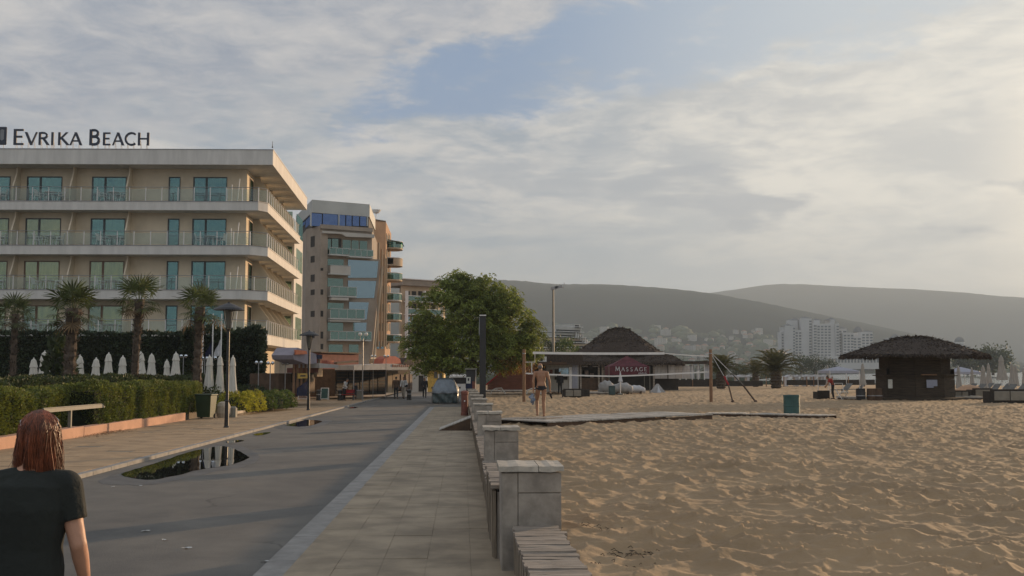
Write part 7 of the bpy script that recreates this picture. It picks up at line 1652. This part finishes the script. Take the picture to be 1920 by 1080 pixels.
def person(label, loc, rz, H, J, top, legs, hair, skin='skin_tan', top_m='cloth_black', leg_m='cloth_black', hair_m='hair_dark', vox=.018, sleeves=1.0, shorts=1.0, shoes='cloth_black', briefs=False, group=None):
    """J: joints for a 1.75 m figure facing +Y"""
    s = H / 1.75; root = thing('person', label, 'person', loc, rz, group); D = dict(pel=(0, 0, .96), che=(0, .0, 1.30), nek=(0, 0, 1.475), hed=(0, .03, 1.635), sh=(.185, 0, 1.42), el=(.235, -.03, 1.13), wr=(.245, .05, .89), hp=(.09, 0, .93), kn=(.10, .03, .50), an=(.10, -.03, .085))
    g_ = {}
    for k in ('pel', 'che', 'nek', 'hed'): g_[k] = Vector(J.get(k, D[k])) * s
    for k in ('sh', 'el', 'wr', 'hp', 'kn', 'an'):
        for sd_, c in (('L', -1), ('R', 1)): v = Vector(J.get(k + sd_, (D[k][0] * c, D[k][1], D[k][2]))); g_[k + sd_] = v * s
    b = MB()
    b.tube([g_['pel'] - Vector((0, 0, .06 * s)), g_['pel'] + Vector((0, 0, .05 * s)), lerp(g_['pel'], g_['che'], .45), g_['che'], lerp(g_['che'], g_['nek'], .55), g_['nek']], [.135 * s, .150 * s, .130 * s, .165 * s, .150 * s, .065 * s], 16, flat=.68)
    b.tube([g_['nek'] - Vector((0, 0, .05)) * s, lerp(g_['nek'], g_['hed'], .7)], [.062 * s, .052 * s], 10); hd = g_['hed']
    ell(b, hd + Vector((0, 0, .01)) * s, (.074 * s, .094 * s, .112 * s)); ell(b, hd + Vector((0, .035, -.065)) * s, (.052 * s, .055 * s, .050 * s))
    b.tube([hd + Vector((0, .088, .015)) * s, hd + Vector((0, .115, -.022)) * s], [.010 * s, .016 * s], 6)
    for c in (-1, 1): ell(b, hd + Vector((c * .076, -.002, -.005)) * s, (.010 * s, .020 * s, .030 * s))
    for S_ in 'LR':
        seg(b, g_['sh' + S_], g_['el' + S_], .055 * s, .039 * s, .048 * s); seg(b, g_['el' + S_], g_['wr' + S_], .040 * s, .026 * s, .039 * s)
        seg(b, lerp(g_['nek'], g_['che'], .25), g_['sh' + S_], .060 * s, .058 * s); seg(b, g_['hp' + S_], g_['kn' + S_], .086 * s, .056 * s, .078 * s); seg(b, g_['kn' + S_], g_['an' + S_], .054 * s, .036 * s, .056 * s)
        a = g_['an' + S_]; b.tube([a + Vector((0, -.045, -.035)) * s, a + Vector((0, .05, -.042)) * s, a + Vector((0, .15, -.058)) * s], [.036 * s, .042 * s, .030 * s], 10, flat=.75)
    me = remesh(b, vox, skin)
    import bmesh
    bm = bmesh.new(); bm.from_mesh(me)
    hb = MB()
    for S_, c in (('L', -1), ('R', 1)): d = (g_['wr' + S_] - g_['el' + S_]); hand(hb, g_['wr' + S_] - d.normalized() * .015, d, c, s)
    hm_ = remesh(hb, min(.007, vox), skin, 1); bm.from_mesh(hm_); bm.to_mesh(me); bm.free(); me.polygons.foreach_set('use_smooth', [True] * len(me.polygons)); link(me, 'body', root)
    e = .018 * s
    if top_m:
        b = MB(); b.tube([g_['pel'] - Vector((0, 0, .06 * s)), g_['pel'] + Vector((0, 0, .05 * s)), lerp(g_['pel'], g_['che'], .45), g_['che'], lerp(g_['che'], g_['nek'], .55), lerp(g_['che'], g_['nek'], .93)], [.150 * s + e, .155 * s + e, .145 * s + e, .170 * s + e, .155 * s + e, .075 * s], 16, flat=.70)
        for S_ in 'LR':
            seg(b, lerp(g_['nek'], g_['che'], .30), g_['sh' + S_], .062 * s + e * .5, .060 * s + e * .7); end = lerp(g_['sh' + S_], g_['el' + S_], min(1, sleeves * 2)); b.tube([g_['sh' + S_], end], [.058 * s + e, .046 * s + e], 10)
            if sleeves > .5: b.tube([g_['el' + S_], lerp(g_['el' + S_], g_['wr' + S_], sleeves * 2 - 1)], [.043 * s + e, .032 * s + e], 10); ell(b, g_['el' + S_], (.045 * s + e,) * 3)
        link(remesh(b, vox * .9, top_m, 2), 'shirt', root)
    if leg_m:
        b = MB(); b.tube([g_['pel'] - Vector((0, 0, .10 * s)), g_['pel'] + Vector((0, 0, (.03 if briefs else .07) * s))], [.142 * s, .158 * s], 16, flat=.72)
        for S_ in 'LR':
            hp, kn, an = g_['hp' + S_], g_['kn' + S_], g_['an' + S_]
            if briefs: b.tube([hp + Vector((0, 0, .02)), lerp(hp, kn, .10)], [.092 * s, .088 * s], 12); continue
            b.tube([hp, lerp(hp, kn, .5), lerp(hp, kn, min(1, shorts * 2))], [.098 * s, .088 * s, .072 * s], 12)
            if shorts > .5: ell(b, kn, (.070 * s,) * 3); b.tube([kn, lerp(kn, an, .5), lerp(kn, an, shorts * 2 - 1.04)], [.068 * s, .066 * s, .058 * s], 12)
        link(remesh(b, vox * .9, leg_m, 2), 'briefs' if briefs else ('shorts' if shorts <= .5 else 'trousers'), root)
    if shoes:
        for S_ in 'LR': a = g_['an' + S_]; b = MB(); b.tube([a + Vector((0, -.06, -.045)) * s, a + Vector((0, .05, -.045)) * s, a + Vector((0, .17, -.058)) * s], [.044 * s, .050 * s, .036 * s], 10, flat=.8); b.build('shoe', shoes, root, smooth=True)
    if hair:
        b = MB(); ell(b, hd + Vector((0, -.016, .030)) * s, (.084 * s, .096 * s, .104 * s))
        if hair == 'long': b.tube([hd + Vector((0, -.05, .0)) * s, hd + Vector((0, -.07, -.12)) * s, hd + Vector((0, -.07, -.22)) * s], [.08 * s, .075 * s, .05 * s], 10)
        link(remesh(b, .012, hair_m, 2), 'hair', root)
    return root, g_

# ---- the walking woman at the left edge, seen from behind
wd = 4.62; wq = P(50, 900, wd); wx, wy = wq.x, wq.y; wz = gz(wy)
JW = dict(pel=(0, 0, .99), che=(0, -.01, 1.315), nek=(.01, 0, 1.50), hed=(.045, .035, 1.635), shR=(.166, -.005, 1.412), elR=(.226, -.05, 1.15), wrR=(.262, .075, .955), shL=(-.166, 0, 1.412), elL=(-.25, -.02, 1.16), wrL=(-.25, .10, .95), knR=(.10, -.05, .52), anR=(.10, -.26, .16), knL=(-.10, .10, .52), anL=(-.10, .16, .085))
wom, gw = person('woman with red brown hair and black T shirt walking away at the left edge', (wx, wy, wz), R(-YAW + 25 * 0 + 24), 1.645, JW, True, True, None, skin='skin_fair', top_m='shirt_black', leg_m='jeans_dark', vox=.0085, sleeves=.30, shoes='cloth_black')
wom.rotation_euler = (0, 0, R(-YAW + 22))
hd = gw['hed']; s = 1.645 / 1.75
b = MB(); ell(b, hd + Vector((0, -.012, .018)) * s, (.073 * s, .090 * s, .102 * s)); b.tube([hd + Vector((0, -.02, .02)) * s, hd + Vector((0, -.025, -.08)) * s, hd + Vector((0, -.03, -.12)) * s], [.068 * s, .064 * s, .045 * s], 14, flat=.80)
cap_ = link(remesh(b, .010, 'hair_red', 3), 'hair', wom)
rs = np.random.RandomState(2); SV, SF = [], []; nS, nP = 6000, 9
for i in range(nS):
    a = rs.uniform(0, 2 * math.pi); u = rs.uniform(0, 1) ** .7; ph = u * 1.55
    if math.sin(a) > .72 and ph > 1.0: continue                                    # leave the face open
    x, y = math.cos(a) * rs.uniform(.96, 1.08), math.sin(a) * rs.uniform(.96, 1.08); L = rs.uniform(.13, .225); pts = []; f1, f2 = rs.uniform(8, 16), rs.uniform(0, 6.28); am = rs.uniform(.003, .014); flare = rs.normal(.004, .010)
    ph0 = ph * .3; tot = 0
    for j in range(nP):
        t = j / (nP - 1); ang_ = ph0 + t * 1.9
        if ang_ < 1.62: rx = math.sin(ang_); z = math.cos(ang_) * .106 + .020; p = (x * .077 * rx, y * .096 * rx - .010, z)
        else: k_ = (ang_ - 1.62) / (ph0 + 1.9 - 1.62 + 1e-6); p = (x * (.077 - .004 * k_ + flare * k_), y * (.090 - .024 * k_) - .014, .018 - L * k_)
        w = (am * math.sin(f1 * t + f2) + .009 * math.sin(9 * a + 4 * t)) * t; pts.append((hd.x + p[0] * s + w, hd.y + p[1] * s + w * .5, hd.z + p[2] * s))
    pts = np.array(pts); r_ = .0021 * np.linspace(1, .35, nP); base = len(SV) * 0
    vs = []
    for j in range(nP):
        for k in range(3): an = 2.094 * k + i; vs.append(pts[j] + np.array([math.cos(an) * r_[j], math.sin(an) * r_[j], 0]))
    o_ = sum(len(v) for v in SV[-1:]) * 0; SV.append(np.array(vs))
off = 0
for v in SV:
    for j in range(nP - 1):
        for k in range(3): SF.append((off + j * 3 + k, off + j * 3 + (k + 1) % 3, off + (j + 1) * 3 + (k + 1) % 3, off + (j + 1) * 3 + k))
    off += len(v)
o = npmesh('hair_strands', np.concatenate(SV), np.array(SF), 'hair_red', wom, smooth=True)
b = MB(); c_ = hd + Vector((.0, .02, .125)) * s                                     # spectacles pushed up on the head
for sx in (-1, 1): b.tube([hd + Vector((sx * .062, .060, .090)) * s, hd + Vector((sx * .080, .0, .075)) * s, hd + Vector((sx * .074, -.045, .050)) * s], .0035, 5)
b.build('glasses', 'grey_metal', wom)
b = MB(); wv = gw['wrR']; b.bevbox(-.04, .04, -.006, .006, -.07, .07, .003); o = b.build('phone', 'bag_blue', wom); o.location = wv + Vector((-.03, .06, -.10)); 
o.parent = None; o.matrix_world = Matrix.Translation(Vector((wx, wy, wz))) @ Matrix.Rotation(R(-YAW + 22), 4, 'Z') @ Matrix.Translation(wv + Vector((-.035, .06, -.095))); tag(o, 'thin blue object held in the right hand of the red haired woman', 'phone'); o.name = 'held_phone'

# ---- man in briefs on the short platform
md_ = 33.2; q = P(1015, 787, md_); zb_ = sz(q.y) + .125
JM = dict(che=(.0, .06, 1.30), nek=(-.01, .10, 1.465), hed=(-.02, .16, 1.60), shR=(.19, .07, 1.41), shL=(-.20, .07, 1.40), elR=(.27, .0, 1.13), wrR=(.29, .06, .88), elL=(-.27, -.02, 1.12), wrL=(-.25, .04, .87), hpL=(-.09, 0, .93), knL=(-.13, .16, .52), anL=(-.13, -.02, .11), knR=(.07, -.02, .49), anR=(.08, -.06, .085))
man, gm_ = person('bald tanned man in dark briefs walking away across the short platform', (q.x, q.y, zb_), R(-YAW + 4), 1.69, JM, False, True, None, top_m=None, leg_m='cloth_black', vox=.012, shoes=None, briefs=True)
b = MB(); hdm = gm_['hed']; ell(b, hdm + Vector((0, -.022, -.005)), (.077, .082, .078)); link(remesh(b, .01, 'hair_grey', 2), 'hair', man)
b = MB(); w_ = gm_['wrL'] + Vector((0, .02, -.14)); rs = np.random.RandomState(3)
for k in range(9): ell(b, w_ + Vector((rs.uniform(-.10, .05), rs.uniform(-.05, .05), -.02 - .035 * k)), (.05 + .012 * rs.rand() + .03 * math.sin(k * .6), .04, .05))
me = remesh(b, .014, 'bag_blue', 2); o = bpy.data.objects.new('held_clothes', me); COL.objects.link(o); o.location = man.location; o.rotation_euler = man.rotation_euler; tag(o, 'bundle of blue grey clothes hanging from the left hand of the man in briefs', 'clothes')
b = MB(); w_ = gm_['wrR'] + Vector((.01, .02, -.15)); b.tube([w_, w_ + Vector((.02, .0, -.07)), w_ + Vector((.05, .03, -.13))], [.035, .045, .025], 8, flat=.6); o = b.build('held_sandals', 'cloth_black', None, smooth=True); o.location = man.location; o.rotation_euler = man.rotation_euler; tag(o, 'dark sandals held in the right hand of the man in briefs', 'sandals')

# ---- small figures down the street
WALK = dict(knL=(-.10, .16, .53), anL=(-.09, .22, .10), knR=(.10, .0, .50), anR=(.10, -.22, .13), elR=(.25, .06, 1.14), wrR=(.24, .22, .97), elL=(-.24, -.10, 1.14), wrL=(-.25, -.06, .90))
def ped(label, px, pyb, H, rz, J, **k):
    q = G(px, pyb); return person(label, (q.x, q.y, gz(q.y) + .03), R(rz), H, J, True, True, k.pop('hair', 'short'), vox=.02, **k)
ped('walker in a brown jacket and dark jeans, left of the pale dressed walker', 742.5, 749.5, 1.74, 5, WALK, top_m='cloth_brown', leg_m='jeans_dark')
ped('walker in white top and beige trousers carrying a dark bag, beside the brown jacket', 757, 748.5, 1.72, 170, {**WALK, 'elL': (-.26, -.02, 1.13), 'wrL': (-.12, .16, 1.08)}, top_m='cloth_white', leg_m='cloth_beige', hair='short')
ped('lone walker dressed all in black, just left of the covered car', 796, 747, 1.66, 185, {**WALK, 'wrR': (.14, .16, 1.05)}, top_m='cloth_black', leg_m='cloth_black', hair='long')
ped('person in a white long sleeved top leaning forward before the dark shutters', 645, 752, 1.68, 250, dict(che=(0, .10, 1.27), nek=(0, .18, 1.42), hed=(0, .25, 1.55), shR=(.19, .12, 1.38), shL=(-.19, .12, 1.38), elR=(.22, .20, 1.10), wrR=(.18, .36, 1.0)), top_m='cloth_white', leg_m='cloth_black')
ped('small dark clothed person standing beside the grey litter bin', 665.5, 750.5, 1.30, 200, {}, top_m='cloth_black', leg_m='jeans_dark')
q = P(757, 730, 84); o = thing('shoulder_bag', 'black bag at the hip of the walker in the white top', 'bag', (q.x + .17, gd := G(757, 748.5).y - .12, gz(gd) + .95)); b = MB(); b.bevbox(-.13, .13, -.05, .05, 0, .20, .02); b.build('bag', 'cloth_black', o); b = MB(); b.tube([(-.11, 0, .19), (-.12, 0, .45), (.0, 0, .60)], .012, 5); b.build('strap', 'cloth_black', o)
def bped(label, px, pyb, d, H, rz, J, **k):
    q = P(px, pyb, d); return person(label, (q.x, q.y, sz(q.y)), R(rz), H, J, True, True, 'short', vox=.022, **k)
bped('dark clothed vendor standing at the snack kiosk counter', 1050, 738, 82.5, 1.70, 180, {}, top_m='cloth_black', leg_m='cloth_black')
bped('person in a dark red shirt leaning over beside the white folding chair', 1562, 738, 64.5, 1.62, 75, dict(che=(0, .12, 1.20), nek=(0, .24, 1.32), hed=(0, .34, 1.40), shR=(.19, .20, 1.28), shL=(-.19, .20, 1.28), elR=(.25, .30, 1.02), wrR=(.2, .42, .85), elL=(-.25, .30, 1.02), wrL=(-.2, .42, .85)), top_m='cloth_red', leg_m='cloth_black', sleeves=.35)
bped('distant beachgoer in black standing beside the shed wall', 1040, 735, 80, 1.6, 90, {}, top_m='cloth_black', leg_m='jeans_dark') if False else None
